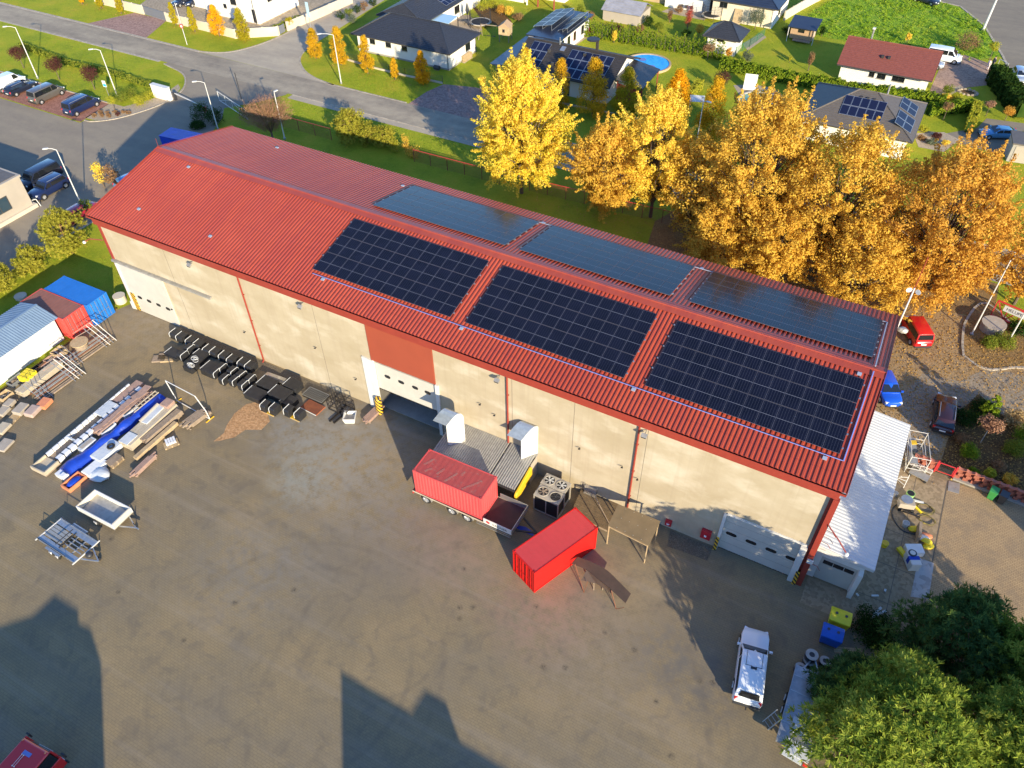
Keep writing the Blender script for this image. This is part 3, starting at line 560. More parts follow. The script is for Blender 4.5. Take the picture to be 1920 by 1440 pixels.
def solar():
    pm = MB(); pm.box(.014,1.086,.014,2.046,.0,.034); glass = None
    fm = MB()
    for a in ((0,1.10,0,.014),(0,1.10,2.046,2.06),(0,.0135,.0145,2.0455),(1.0865,1.10,.0145,2.0455)): fm.box(*a,-.004,.037)
    proto = None
    lab = ('leftmost solar array on the near red slope','middle solar array on the near red slope','rightmost solar array on the near red slope',
           'blue-looking solar array on the far red slope, leftmost of the three','blue-looking solar array on the far red slope, middle of the three','blue-looking solar array on the far red slope, nearest the antenna mast')
    k = 0
    for north in (0,1):
        for x0, x1 in ((24.85,38.28),(39.62,52.72),(54.30,67.66)):
            y = 2.47 if not north else WH-2.05
            t = thing('solar_array', lab[k], 'solar array', (x0 if not north else x1, y, rz_at(y)+.15), 0, 'solar arrays on the red hall roof'); k += 1
            t.rotation_euler = (TILT,0,0) if not north else (TILT,0,pi)
            pw = (x1-x0)/12; ph = 2.105 if not north else 2.17
            for r in range(3):
                for c in range(12):
                    if glass is None:
                        glass = pm.build('solar_panel','solar_glass',t); fr = fm.build('frame','solar_frame',glass); g = glass
                    else:
                        g = glass.copy(); COL.objects.link(g); g.parent = t
                        f = fr.copy(); COL.objects.link(f); f.parent = g
                    g.location = (c*pw+random.uniform(-.004,.004), r*ph, random.uniform(-.004,.004)); g.scale = (pw*.985/1.10,(ph-.045)/2.06,1)
            for r in range(3):
                for dy in (.45,1.6):
                    m = MB(); m.box(-.12,x1-x0+.10,r*ph+dy,r*ph+dy+.05,-.09,-.015); m.box(-.13,-.05,r*ph+dy-.03,r*ph+dy+.08,-.05,.03); m.box(x1-x0+.02,x1-x0+.10,r*ph+dy-.03,r*ph+dy+.08,-.05,.03); m.build('mounting_rail','alu',t)
def annex():
    t = thing('annex', 'low annex with a white ribbed metal roof against the right gable end', 'annex')
    m = W(); m.box(68.66,72.0,1.5,15.4,0,3.75); m.box(68.66,69.2,1.3,1.5,0,3.75); m.box(71.66,72.0,1.3,1.5,0,3.75); m.box(69.2,71.66,1.3,1.5,2.72,3.75); m.build('wall','white_wall',t)
    m = W(); m.corr((68.62,15.95,4.32),(68.62,.82,4.32),(3.86,0,-.36),(0,0,1),.30,.035); m.build('roof','white_sheet',t)
    m = W(); m.box(68.6,72.44,.80,.83,3.72,4.02); m.ext([(68.6,.785,4.36),(72.46,.785,4.0),(72.46,.785,3.78),(68.6,.785,4.14)],(0,.012,0)); m.build('roof_edge','white',t)
    m = W(); m.box(69.22,71.64,1.36,1.44,.03,2.70); d = m.build('garage_door','door_white',t)
    m = W(); m.box(69.4,71.5,1.335,1.358,1.95,2.35); w = m.build('window','glass_dark',d)
    m = W()
    for x in (70.05,70.8): m.box(x,x+.05,1.325,1.334,1.95,2.35)
    m.build('mullion','door_white',w)
    m = W(); m.box(71.70,72.02,.75,1.28,0,2.9); m.build('pilaster','white_wall',t)
# ---------------------------------------------------------------- text as mesh
def lettering(name, body, size, mt, parent, loc, rot):
    c = bpy.data.curves.new(name,'FONT'); c.body = body; c.size = size; c.extrude = .004; c.align_x = 'CENTER'; c.align_y = 'CENTER'
    o = bpy.data.objects.new(name, c); COL.objects.link(o)
    me = bpy.data.meshes.new_from_object(o.evaluated_get(bpy.context.evaluated_depsgraph_get())); bpy.data.objects.remove(o); bpy.data.curves.remove(c)
    me.name = name; me.materials.clear(); me.materials.append(M[mt]); o = bpy.data.objects.new(name, me); COL.objects.link(o)
    o.parent = parent; o.location = loc; o.rotation_euler = rot; return o
# ---------------------------------------------------------------- vehicles (x forward, z up, origin on the ground)
_wheel = {}
def wheel(parent, x, y, r=.33, w=.22, name='wheel'):
    k = (r,w,y>0)
    if k not in _wheel:
        s = 1 if y > 0 else -1
        m = MB(); n = 20
        for (y0,r0),(y1,r1) in (((-w/2,r*.86),(-w*.32,r)),((-w*.32,r),(w*.32,r)),((w*.32,r),(w/2,r*.86))): m.tube((0,y0,0),(0,y1,0),r0,n,r1)
        t = m.build(name,'rubber',parent,smooth=False)
        m = MB(); m.tube((0,s*w*.38,0),(0,s*(w/2+.012),0),r*.64,16,r*.60)
        for i in range(5): a = 2*pi*i/5; m.bar((0,s*(w/2+.018),0),(r*.56*cos(a),s*(w/2+.018),r*.56*sin(a)),.05,.02)
        rim = m.build('rim','rim',t); _wheel[k] = (t,rim)
    else:
        a, b = _wheel[k]; t = a.copy(); COL.objects.link(t); t.parent = parent; c = b.copy(); COL.objects.link(c); c.parent = t
    t.location = (x,y,r); return t
def vehicle(name, label, cat, loc, hd, paint, L, Wd, belt, roof, xa, xb, xc, xd, hood, rear=None, r=.33, axles=None, group=None, rails=False, panelvan=False, rearz=None, plate='plate', tail=True, black_roof=False):
    t = thing(name, label, cat, (loc[0],loc[1],.012), radians(hd), group)
    w = Wd/2; f = L/2; rearz = rearz or belt
    def loft(m, secs):
        n = len(secs[0]); base = len(m.v)
        for s_ in secs: m.v += s_
        for i in range(len(secs)-1):
            for j in range(n): m.f.append((base+i*n+j, base+i*n+(j+1)%n, base+(i+1)*n+(j+1)%n, base+(i+1)*n+j))
        m.f.append(tuple(base+j for j in range(n))); m.f.append(tuple(base+(len(secs)-1)*n+j for j in range(n))[::-1])
    def sec(x, ww, z0, z1):
        ch = .10; return [(x,-ww+.10,z0),(x,-ww,z0+.16),(x,-ww,(z0+z1)/2+.06),(x,-ww+.05,z1-.05),(x,-ww+.16,z1),(x,ww-.16,z1),(x,ww-.05,z1-.05),(x,ww,(z0+z1)/2+.06),(x,ww,z0+.16),(x,ww-.10,z0)]
    m = MB(); st = [sec(f,w*.60,.36,hood*.72),sec(f-.10,w*.79,.27,hood*.86),sec(f-.30,w*.92,.22,hood*.96),sec(f-.62,w*.99,.22,hood),sec(xa+.25,w,.22,belt-.07),sec(xa-.1,w,.22,belt),sec(0,w*1.005,.22,belt),sec(xd+.1,w,.22,rearz),sec(-f+.22,w*.985,.24,rearz-.02),sec(-f+.06,w*.93,.27,rearz*.92),sec(-f,w*.86,.34,rearz*.80)]
    st = st[::-1]; st.sort(key=lambda s_: s_[0][0]); loft(m, st)
    ti = .16 if roof-belt < .62 else .10
    def cs(x, zt, wb, wt, zb): return [(x,-wb,zb),(x,-wt-.015,zt-.07),(x,-wt+.10,zt),(x,0,zt+.035),(x,wt-.10,zt),(x,wt+.015,zt-.07),(x,wb,zb)]
    wb, wt = w-.055, w-.055-ti
    g = [cs(xd,belt+.03,wb*.97,wb*.95,belt-.05),cs(xc,roof-.03,wb,wt,belt-.05),cs((xb+xc)/2,roof,wb,wt,belt-.05),cs(xb,roof-.03,wb,wt,belt-.05),cs(xa,belt+.03,wb,wb*.97,belt-.05)]
    loft(m, g)
    b = m.build('body', paint, t, smooth=False); bevel(b,.05,2,28)
    for p in b.data.polygons: p.use_smooth = True
    def pane(nm, pts, off):
        q = MB(); q.quad(*[Vector(p)+Vector(off) for p in pts]); return q.build(nm,'glass_dark',t)
    i = .08
    pane('windscreen',[(xa-.04,-wb*.93,belt+.06),(xa-.04,wb*.93,belt+.06),(xb+.03,wt-.06,roof-.075),(xb+.03,-wt+.06,roof-.075)],(.022,0,.03))
    if not panelvan or True: pane('rear_window',[(xd+.02,wb*.86,belt+.10),(xd+.02,-wb*.86,belt+.10),(xc-.02,-wt+.10,roof-.11),(xc-.02,wt-.10,roof-.11)],(-.022,0,.02))
    for s_ in (-1,1):
        def sp(x, z):
            k = (z-belt)/(roof-.07-belt); return (x, s_*(wb+(wt+.015-wb)*k+.018), z)
        zb, zt = belt+.04, roof-.13; k = (zt-belt)/(roof-belt)
        fa, ra = xa+(xb-xa)*.10-.18, xd+(xc-xd)*.15+.14; fb, rb = xa+(xb-xa)*k-.14, xd+(xc-xd)*k+.12
        mid = (xa+xb)/2*.25+(xb*.35+xc*.1); mid = min(mid, fb-.4)
        segs = [(mid+.05,fa,fb)] if panelvan else [(mid+.05,fa,fb),(None,mid-.05,None)]
        for k2, sg in enumerate(segs):
            pts = [sp(mid+.05,zb),sp(fa,zb),sp(fb,zt),sp(mid+.05,zt)] if k2 == 0 else [sp(ra,zb),sp(mid-.05,zb),sp(mid-.05,zt),sp(rb,zt)]
            q = MB(); q.quad(*(pts if s_ < 0 else pts[::-1])); q.build('side_window','glass_dark',t)
        q = MB(); q.ob((xa-.12,s_*(w+.10),belt+.08),.12,.22,.15); q.build('mirror',paint,t)
        q = MB(); q.ob((f-.16,s_*w*.66,hood*.80),.16,.34,.14,s_*-.35); q.build('headlight','lamp_clear',t)
        q = MB(); q.ob((-f+.10,s_*(w*.80),rearz*.84),.14,.20,.26,s_*.3); q.build('taillight','lamp_red',t)
        if rails:
            q = MB(); q.bar((xb-.15,s_*(wt-.08),roof+.03),(xc+.15,s_*(wt-.08),roof+.03),.05,.05); q.build('roof_rail','galv',t)
    q = MB(); q.ob((-f-.012,0,rearz*.62),.02,.50,.12); q.build('number_plate',plate,t)
    q = MB(); q.ob((f+.004,0,.42),.02,.50,.11); q.build('number_plate',plate,t)
    q = MB(); q.ob((-f+.04,0,.40),.16,Wd*.90,.20); q.ob((f-.03,0,.30),.10,Wd*.78,.12); q.build('bumper','bumper',t)
    q = MB(); q.box(-f+.3,f-.3,-w+.14,w-.14,.20,.24); 
    for x in (axles or (f-.86,-f+.82)):
        for s_ in (-1,1): q.tube((x,s_*(w-.28),r),(x,s_*(w+.006),r),r*1.17,18)
    q.build('underbody','black',t)
    for x in (axles or (f-.86,-f+.82)):
        for s_ in (-1,1): wheel(t, x, s_*(w-.085), r)
    return t
VAN = dict(L=5.2,Wd=1.95,belt=1.15,roof=1.95,xa=1.75,xb=1.05,xc=-2.30,xd=-2.52,hood=1.02,r=.34)
HATCH = dict(L=4.1,Wd=1.75,belt=.92,roof=1.46,xa=.95,xb=.30,xc=-1.45,xd=-1.95,hood=.84,r=.31)
WAGON = dict(L=4.65,Wd=1.8,belt=.93,roof=1.47,xa=1.0,xb=.35,xc=-1.75,xd=-2.22,hood=.84,r=.32)
SUV = dict(L=4.8,Wd=1.92,belt=1.08,roof=1.72,xa=1.15,xb=.50,xc=-1.85,xd=-2.28,hood=1.0,r=.37)
SEDAN = dict(L=4.75,Wd=1.8,belt=.92,roof=1.43,xa=1.0,xb=.25,xc=-1.05,xd=-1.75,hood=.84,rearz=.93,r=.32)
def vehicles():
    gp = 'vehicles parked in the bays at upper left'
    vehicle('parked_van','white panel van parked in the bays, cut by the left picture edge','van',(-57.6,29.3),90,'car_white',**VAN,group=gp,panelvan=True)
    vehicle('parked_car','dark estate car parked between the white van and the grey van','car',(-54.6,29.2),90,'car_dark',**WAGON,group=gp,rails=True)
    vehicle('parked_van','brownish grey minibus parked between the dark car and the blue van','van',(-49.05,29.45),90,'car_taupe',**VAN,group=gp)
    vehicle('parked_van','dark blue minibus parked in the last bay beside the gravel bed','van',(-41.3,29.2),90,'car_navy',**VAN,group=gp,rails=True)
    vehicle('parked_car','dark blue off-road estate parked by the grey building corner','car',(-26.35,11.7),-90,'car_navy',**SUV,rails=True,group='cars by the grey building')
    vehicle('parked_van','black van in the shade behind the dark blue off-road car','van',(-29.4,12.9),-90,'car_dark',**VAN,group='cars by the grey building')
    p = G(150,397,.6); vehicle('parked_car','dark red car half hidden behind the left corner of the hall','car',p,95,'car_maroon',**WAGON)
    p = G(243,331,1.2); vehicle('parked_car','pale blue car of which only the roof shows over the red roof edge','car',p,80,'car_sky',**HATCH)
    p = G(1717,617,.8); vehicle('parked_van','red delivery van parked on fallen leaves behind the right hall end','van',(p.x,p.y),119,'car_red',L=4.3,Wd=1.78,belt=1.08,roof=1.82,xa=1.25,xb=.70,xc=-1.95,xd=-2.08,hood=.95,r=.32)
    p = G(1663,735,.6); vehicle('parked_car','bright blue car nosing out beside the right end of the hall','car',(p.x-.1,p.y+.5),-63,'car_blue',**HATCH)
    vehicle('parked_car','dark estate car with red tail lights parked by the garden bed','car',(75.35,22.55),93,'car_wine',**WAGON,rails=True)
    vehicle('parked_van','white minibus parked beyond the red tiled house','van',(65.1,102.8),0,'car_white',**VAN)
    vehicle('parked_car','small white car parked between the white minibus and the red tiled house','car',(63.6,99.5),0,'car_silver',**HATCH)
    p = G(1914,140,.7); vehicle('parked_car','silver car parked on the road at the right picture edge','car',p,-76,'car_silver',**HATCH)
    p = G(1873,249,.6); vehicle('parked_car','light blue saloon car standing on the driveway next to the grey shed','car',p,205,'car_sky',**SEDAN)
    for k, px in enumerate((343,366)):
        p = G(px,1,.7); vehicle('parked_car',('dark car in the beige courtyard at the top edge, left one','dark car in the beige courtyard at the top edge, right one')[k],'car',p,-105,'car_dark',**HATCH)
    p = G(1737,-3,.7); vehicle('parked_car','dark car on the road beyond the meadow at the top edge','car',p,-20,'car_dark',**WAGON)
    pickup()
def pickup():
    t = vehicle('pickup_truck','white pickup truck with a canopy over its bed, parked in the tree shade','pickup truck',(67.2,-7.85),100,'car_white',L=5.35,Wd=1.88,belt=1.12,roof=1.78,xa=1.15,xb=.45,xc=-2.30,xd=-2.55,hood=1.08,r=.39,axles=(1.72,-1.50))
    for c in list(t.children):
        if c.name.startswith('rear_window'): bpy.data.objects.remove(c)
    m = MB(); m.quad((-2.50,.66,1.22),(-2.50,-.66,1.22),(-2.33,-.58,1.66),(-2.33,.58,1.66)); o = m.build('canopy_window','glass_dark',t); o.location = (-.075,0,.02)
    m = MB()
    for y in (-.5,.5): m.box(-.62,.42,y-.012,y+.012,1.79,1.80)
    m.box(-.63,-.60,-.55,.55,1.785,1.802); m.build('roof_seam','bumper',t)
    m = MB(); m.ob((-.75,0,1.84),.16,.38,.07); m.build('high_brake_light','glass_dark',t)
    m = MB(); m.box(-2.80,-2.62,-.86,.86,.46,.60); m.bar((-2.75,0,.42),(-2.98,0,.42),.08); m.build('step_bumper','bumper',t)
def container(label, x, y, z, ang, wall, roof, doors=-1, L=6.06, Wd=2.44, H=2.59, smooth_side=False, name='shipping_container', group=None, bars='galv'):
    t = thing(name, label, 'container', (x,y,z), ang, group); l, w = L/2, Wd/2; e = .06; s = -doors
    m = MB()
    if smooth_side: m.box(-l+.08,l-.08,-w+.03,-w+.07,.14,H-.1)
    else: m.corr((-l+.08,-w+.05,.14),(l-.08,-w+.05,.14),(0,0,H-.22),(0,-1,0),.28,.04)
    m.corr((l-.08,w-.05,.14),(-l+.08,w-.05,.14),(0,0,H-.22),(0,1,0),.28,.04)
    xe = s*(l-.06); a, b = (xe,-s*(w-.08),.14), (xe,s*(w-.08),.14); m.corr(a,b,(0,0,H-.22),(s,0,0),.28,.04); m.build('wall',wall,t)
    m = MB(); m.corr((-l+.07,-w+.06,H-.03),(l-.07,-w+.06,H-.03),(0,Wd-.12,0),(0,0,1),.45,.005); m.build('roof',roof,t)
    m = MB(); m.box(-l+.08,l-.08,-w+.08,w-.08,.10,.16); m.build('floor','black',t)
    m = MB()
    for sx in (-1,1):
        for sy in (-1,1): m.box(sx*(l-.05)-.05,sx*(l-.05)+.05,sy*(w-.05)-.05,sy*(w-.05)+.05,.1,H-.1)
        m.box(sx*(l-.05)-.045,sx*(l-.05)+.045,-w+.11,w-.11,0,.13); m.box(sx*(l-.05)-.045,sx*(l-.05)+.045,-w+.11,w-.11,H-.11,H-.012)
    for sy in (-1,1): m.box(-l+.11,l-.11,sy*(w-.05)-.045,sy*(w-.05)+.045,0,.13); m.box(-l+.11,l-.11,sy*(w-.045)-.04,sy*(w-.045)+.04,H-.10,H-.008)
    m.build('frame',wall,t)
    for sx in (-1,1):
        for sy in (-1,1):
            m = MB(); m.box(sx*(l-.085)-.09,sx*(l-.085)+.09,sy*(w-.085)-.09,sy*(w-.085)+.09,H-.105,H+.012); m.box(sx*(l-.085)-.09,sx*(l-.085)+.09,sy*(w-.085)-.09,sy*(w-.085)+.09,-.005,.1); c = m.build('corner_casting',wall,t)
            m = MB(); m.ob((sx*(l-.085),sy*(w-.085),H+.0135),.10,.055,.004); m.build('lock_hole','black',c)
    xd = doors*(l-.05)
    for sy in (-1,1):
        m = MB(); y0, y1 = (-w+.11,-.012) if sy < 0 else (.012,w-.11)
        m.corr((xd,y0 if doors > 0 else y1,.15),(xd,y1 if doors > 0 else y0,.15),(0,0,H-.28),(doors,0,0),.36,.03); d = m.build('door',wall,t)
        for k in (.28,.72):
            y = y0+(y1-y0)*k; m = MB(); m.tube((doors*(l+.012),y,.06),(doors*(l+.012),y,H-.06),.02,6)
            for zz in (.3,1.0,1.7,2.3): m.ob((doors*(l+.005),y,zz),.05,.09,.06)
            m.bar((doors*(l+.03),y,1.05),(doors*(l+.03),y+.30*(-sy),1.05),.03); m.build('locking_bar',bars,d)
    return t
def loaded_trailer():
    t = thing('flatbed_trailer','long flatbed trailer carrying the faded red container','trailer',(0,0,0))
    x0, x1, y0, y1, z = 39.45, 48.35, -6.45, -3.86, 1.05
    m = W(); m.box(x0,x1,y0,y1,z-.10,z-.004); m.build('bed','bed_dark',t)
    m = W(); m.box(x0,45.9,y0-.045,y0-.005,z-.10,z+.015); m.box(x0,x1,y1+.005,y1+.045,z-.13,z+.02); m.build('side_rail','board',t)
    m = W(); m.box(45.95,x1,y0-.05,y0-.005,z-.02,z+.55); sb = m.build('side_board','white',t); m = W(); m.box(45.95,x1,y1+.005,y1+.05,z+.022,z+.55); m.build('side_board','alu',t)
    m = W(); m.box(x1+.003,x1+.05,y0-.05,y1+.05,z-.02,z+.55); m.build('end_board','alu',t)
    lettering('lettering','VAGNER',.33,'black',sb,(47.35,y0-.056,z+.24),(pi/2,0,0)); m = W(); m.ob((46.35,y0-.054,z+.28),.30,.012,.24,0,.5); m.build('logo','gate_red',sb)
    m = W()
    for y in (-5.75,-4.55): m.box(x0+.2,x1-.1,y-.07,y+.07,z-.42,z-.104)
    for x in (40,41.5,43,44.5,46,47.5): m.box(x-.05,x+.05,y0+.1,y1-.1,z-.22,z-.106)
    m.build('chassis','steel_dark',t)
    m = W(); m.box(45.3,x1-.1,y0-.02,y0+.02,.52,.62); m.box(45.3,x1-.1,y0-.02,y0+.02,.75,.83); m.build('side_guard','alu',t)
    for x in (40.6,43.0,44.4):
        for s_ in (-1,1):
            w = wheel(t, x, s_*1.12, .46, .28); w.location = (x, -5.155+s_*1.13, .475)
            q = MB()
            for i in range(9):
                a = pi*i/8; b = pi*(i+1)/8
                if i < 8: q.quad((x+.56*cos(a),-5.155+s_*1.0,.475+.56*sin(a)),(x+.56*cos(b),-5.155+s_*1.0,.475+.56*sin(b)),(x+.56*cos(b),-5.155+s_*1.29,.475+.56*sin(b)),(x+.56*cos(a),-5.155+s_*1.29,.475+.56*sin(a)))
            q.build('mudguard','galv_dull',t)
    m = W(); m.bar((x1,-5.8,.75),(x1+1.5,-5.155,.62),.12); m.bar((x1,-4.5,.75),(x1+1.5,-5.155,.62),.12); m.build('drawbar','steel_dark',t)
    m = W(); m.box(x0-.04,x0-.005,y0,y1,z-.45,z-.02); m.build('tail_panel','gate_red',t)
    c = container('faded red container on the flatbed trailer, its roof scuffed',42.738,-5.162,1.06,.014,'cont_pink','cont_pink_roof',-1)
    for x, y, L, a in ((-2.35,.1,1.0,1.1),(-1.05,-.3,.8,1.2),(-.05,-.45,1.3,1.15),(1.75,-.35,1.7,.95),(-2.0,-.6,.6,.9),(.6,.3,.5,1.3)): MB().ob((x,y,2.572),L,.20,.004,a).build('scuff_mark','scuff',c)
    m = W(); m.quad((0,0,0),(1.5,.1,0),(1.35,.42,0),(.55,.5,0),(.05,.3,0)); o = m.build('plastic_sheet','tarp_blue'); p = G(968,990,.03); o.location = p; o.rotation_euler = (0,0,-.1); tag(o,'blue plastic sheet lying in the shade behind the flatbed trailer','sheet')
def yard_containers():
    container('bright red container standing askew on the yard paving',51.905,-6.215,.012,1.174,'cont_red','cont_red_roof',-1,smooth_side=True,bars='cont_red')
    c = bpy.data.objects['shipping_container.001'] if 'shipping_container.001' in bpy.data.objects else None
    # three containers at the left
    def fit(top_pts, H):
        a, b, cc = [G(*p, H) for p in top_pts]; return a, b, cc
    # blue: roof corners far-right(120,517) near-right(199,548) near-left(160,573)
    a, b, c2 = G(199,548,2.59), G(120,517,2.59), G(160,573,2.59); ax = (a-b).normalized(); ang = atan2(ax.y,ax.x); ctr = (a+b)/2+Vector((ax.y,-ax.x,0))*1.22
    ctr = a-ax*3.03+Vector((ax.y,-ax.x,0))*1.22
    container('blue shipping container on the grass with white locking bars',ctr.x,ctr.y,.03,ang,'cont_blue','cont_blue',1,group='containers at the left yard edge')
    n = Vector((ax.y,-ax.x,0)); c3 = ctr+n*2.52-ax*.35
    container('red container with a rusty brown roof between the blue one and the white shed',c3.x,c3.y,.03,ang,'cont_left_red','cont_brown',1,group='containers at the left yard edge')
    # white shed with blue-grey ribbed roof: its long side runs across the container axis
    q = G(121,636); t = thing('storage_shed','white sheet-metal shed with a blue-grey ribbed roof at the left edge','shed',(q.x,q.y,.01),atan2(n.y,n.x)); D, L2 = 4.6, 12
    m = MB(); m.corr((L2,0,0),(0,0,0),(0,0,2.72),(0,1,0),.5,.012); m.corr((0,0,0),(0,-D,0),(0,0,2.72),(-1,0,0),.5,.012); m.box(.02,L2,-D,-D+.05,0,2.7); m.ext([(-.012,0,2.722),(-.012,-D,2.722),(-.012,-D/2,3.25)],(.02,0,0)); m.box(L2-.05,L2,-D+.06,-.02,0,2.7); m.build('wall','shed_sheet',t)
    m = MB(); m.corr((L2,.35,2.64),(-.3,.35,2.64),(0,-D/2-.35,.66),(0,.28,1),.25,.03); m.corr((-.3,-D-.35,2.64),(L2,-D-.35,2.64),(0,D/2+.35,.66),(0,-.28,1),.25,.03); m.build('roof','shed_roof',t)
    m = MB(); m.box(-.32,L2,-D/2-.14,-D/2+.14,3.31,3.335); m.build('ridge_cap','shed_roof',t)
def dock():
    t = thing('loading_dock','loading dock with corrugated sheet deck and yellow end panel against the hall wall','loading dock',(0,0,0))
    x0, xm, x1, zb, zf, y0, y1 = 39.2, 44.55, 46.95, 2.55, 2.05, .43, -3.35
    for a, b in ((x0,xm-.04),(xm+.04,x1)):
        m = W(); m.corr((a,y1,zf),(b,y1,zf),(0,y0-y1,zb-zf),(0,0,1),.19,.05); m.build('corrugated_deck','galv_dull',t)
    m = W(); m.box(xm-.03,xm+.03,y1,y0,zf-.3,zf-.02); m.box(x0,x1,y1-.06,y1-.005,zf-.22,zf-.01); m.box(x0,x1,.34,.43,zb-.35,zb-.02)
    for x in (x0+.1,42,xm,x1-.1): m.box(x-.06,x+.06,y1-.02,y1+.10,0,zf-.02)
    m.build('dock_frame','steel_dark',t)
    m = W(); m.ext([(x1+.08,-.9,1.35),(x1+.08,-3.6,.95),(x1+.08,-3.6,1.75),(x1+.08,-3.4,1.95),(x1+.08,-1.0,2.45),(x1+.08,-.9,2.35)],(.22,0,0)); bevel(m.build('end_panel','yellow',t),.05)
    m = W(); m.box(x1+.02,x1+.06,-.9,.42,0,2.3); m.build('dock_wall','grey_wall',t)
    m = W(); m.box(x1-1.1,x1-.2,y1-.95,y1-.10,.55,.60); m.box(x1-1.1,x1-.2,y1-.95,y1-.91,.6,.95); m.box(x1-1.1,x1-1.06,y1-.9,y1-.1,.6,.95); m.build('dock_step','galv_dull',t)
    m = W(); m.tube((xm-.9,y1-.12,1.2),(xm+.3,y1-.12,1.2),.22,10); m.build('dock_leveller','lamp_grey',t)
    def hood(label, pA, pB, z):
        A = G(*pA, z); B = G(*pB, z); d = (B-A); d.z = 0; Lh = d.length; d.normalize(); up = Vector((0,0,1)); k = Lh/1.5
        prof = [(0,0),(0,2.25),(.62*k,3.05),(.88*k,3.32),(1.10*k,3.45),(1.30*k,3.42),(1.45*k,3.2),(1.5*k,2.9),(1.5*k,.12),(1.0*k,-.22)]
        h = thing('vent_hood', label, 'vent hood', tuple(A), 0, 'hoods on the loading dock')
        pts = [d*a+up*b for a,b in prof]
        m = MB(); m.ext([p+d*0 for p in pts],(-.045,.0,0)); m.build('end_face','white',h)
        m = MB(); top = pts[1:8]
        for p, q in zip(top, top[1:]): m.ext([p,q,q-up*.05,p-up*.05],(-1.25,-.02,0)) if False else m.add([p+Vector((-.05,0,0)),q+Vector((-.05,0,0)),q+Vector((-1.3,0,0)),p+Vector((-1.3,0,0))],[(0,1,2,3)])
        o = m.build('hood_roof','galv',h); s = o.modifiers.new('thick','SOLIDIFY'); s.thickness = .04; s.offset = -1
        m = MB(); p = pts[7]; q = pts[8]; m.add([p+Vector((-.05,0,0)),q+Vector((-.05,0,0)),q+Vector((-1.25,0,0)),p+Vector((-1.25,0,0))],[(0,1,2,3)]); o = m.build('back_sheet','white_sheet',h); s = o.modifiers.new('thick','SOLIDIFY'); s.thickness = .03
        m = MB(); m.bar(pts[8]+Vector((.1,.1,.4)),pts[9]+Vector((.1,.0,.05)),.05); m.build('brace','galv_dull',h)
    hood('white metal hood with a rounded top on the left part of the loading dock',(841,834),(873,829),2.35)
    hood('white metal hood with a rounded top at the right end of the loading dock',(978,862),(1011,852),2.35)
    # cooling units
    def hvac(label, px, rz, stopped):
        p = G(*px, 2.0); h = thing('condenser_unit', label, 'air conditioner', (p.x,p.y,.012), rz, 'condenser units beside the loading dock')
        L, Wd, H = 2.15, 1.15, 2.0
        m = MB(); m.box(-L/2,L/2,-Wd/2,Wd/2,H-.16,H)
        for sx in (-1,0,1):
            for sy in (-1,1): m.box(sx*(L/2-.04)-.04,sx*(L/2-.04)+.04,sy*(Wd/2-.04)-.04,sy*(Wd/2-.04)+.04,.15,H-.165)
        m.box(-L/2,L/2,-Wd/2,Wd/2,.10,.22); m.build('casing','hvac',h)
        m = MB(); m.box(-L/2+.09,L/2-.09,-Wd/2+.03,Wd/2-.03,.23,H-.17); m.build('coil','black',h)
        for i, x in enumerate((-.53,.53)):
            m = MB(); m.lathe([(.47,0),(.47,.05),(.42,.055),(.41,.012)],(x,0,H+.003),24); f = m.build('fan_ring','hvac',h)
            m = MB(); m.lathe([(.405,0),(.405,.004)],(x,0,H+.0165),20); m.build('fan_opening','black',f)
            m = MB(); m.lathe([(.10,0),(.10,.04)],(x,0,H+.024),10)
            for k in range(6 if not (stopped and i) else 5):
                a = 2*pi*k/6+.4*i; m.add([(x+.09*cos(a),.09*sin(a),H+.026),(x+.38*cos(a-.25),.38*sin(a-.25),H+.026),(x+.38*cos(a+.22),.38*sin(a+.22),H+.045),(x+.09*cos(a+.6),.09*sin(a+.6),H+.04)],[(0,1,2,3)])
            m.build('fan','fan_blade' if not stopped else ('timber_old','steel_dark')[i],f)
        return h
    hvac('rear condenser unit with two pale fans against the hall wall',(1042,906),-.02,False)
    hvac('front condenser unit with two dark fans beside the red container',(1030,927),-.02,True)
    # timber deck with a wire basket, and the small shelter
    q = GP('1092,912 1160,943 1141,990 1070,962',.35); t = thing('timber_deck','brown timber deck between the condenser units and the brown roof shelter','deck',(0,0,.012))
    e1 = q[1]-q[0]; e2 = q[3]-q[0]
    m = W()
    for i in range(13):
        a, b = i/13, (i+.93)/13; m.prism([tuple((q[0]+e2*a)[:2]),tuple((q[0]+e1+e2*a)[:2]),tuple((q[0]+e1+e2*b)[:2]),tuple((q[0]+e2*b)[:2])],.30,.36)
    m.build('board','timber_deck',t)
    m = W(); m.prism([tuple((q[0]+e1*u+e2*v)[:2]) for u,v in ((.03,.03),(.97,.03),(.97,.97),(.03,.97))],0,.295); m.build('base','timber_old',t)
    b = thing('wire_basket','grey wire basket on the timber deck next to the condenser units','basket',tuple(G(1109,922,.37)),.0)
    m = MB()
    for z in (0,.5,1.0): m.path([(-.55,-.4,z),(.55,-.4,z),(.55,.4,z),(-.55,.4,z),(-.55,-.4,z)],.018,4)
    for i in range(9): m.path([(-.55+i*.1375,-.4,0),(-.55+i*.1375,-.4,1.0)],.009,4); m.path([(-.55+i*.1375,.4,0),(-.55+i*.1375,.4,1.0)],.009,4)
    for i in range(6): m.path([(-.55,-.4+i*.16,0),(-.55,-.4+i*.16,1)],.009,4); m.path([(.55,-.4+i*.16,0),(.55,-.4+i*.16,1)],.009,4)
    m.build('wire_side','galv_dull',b); m = MB(); m.box(-.5,.5,-.36,.36,.02,.8); m.build('load','grey_wall',b)
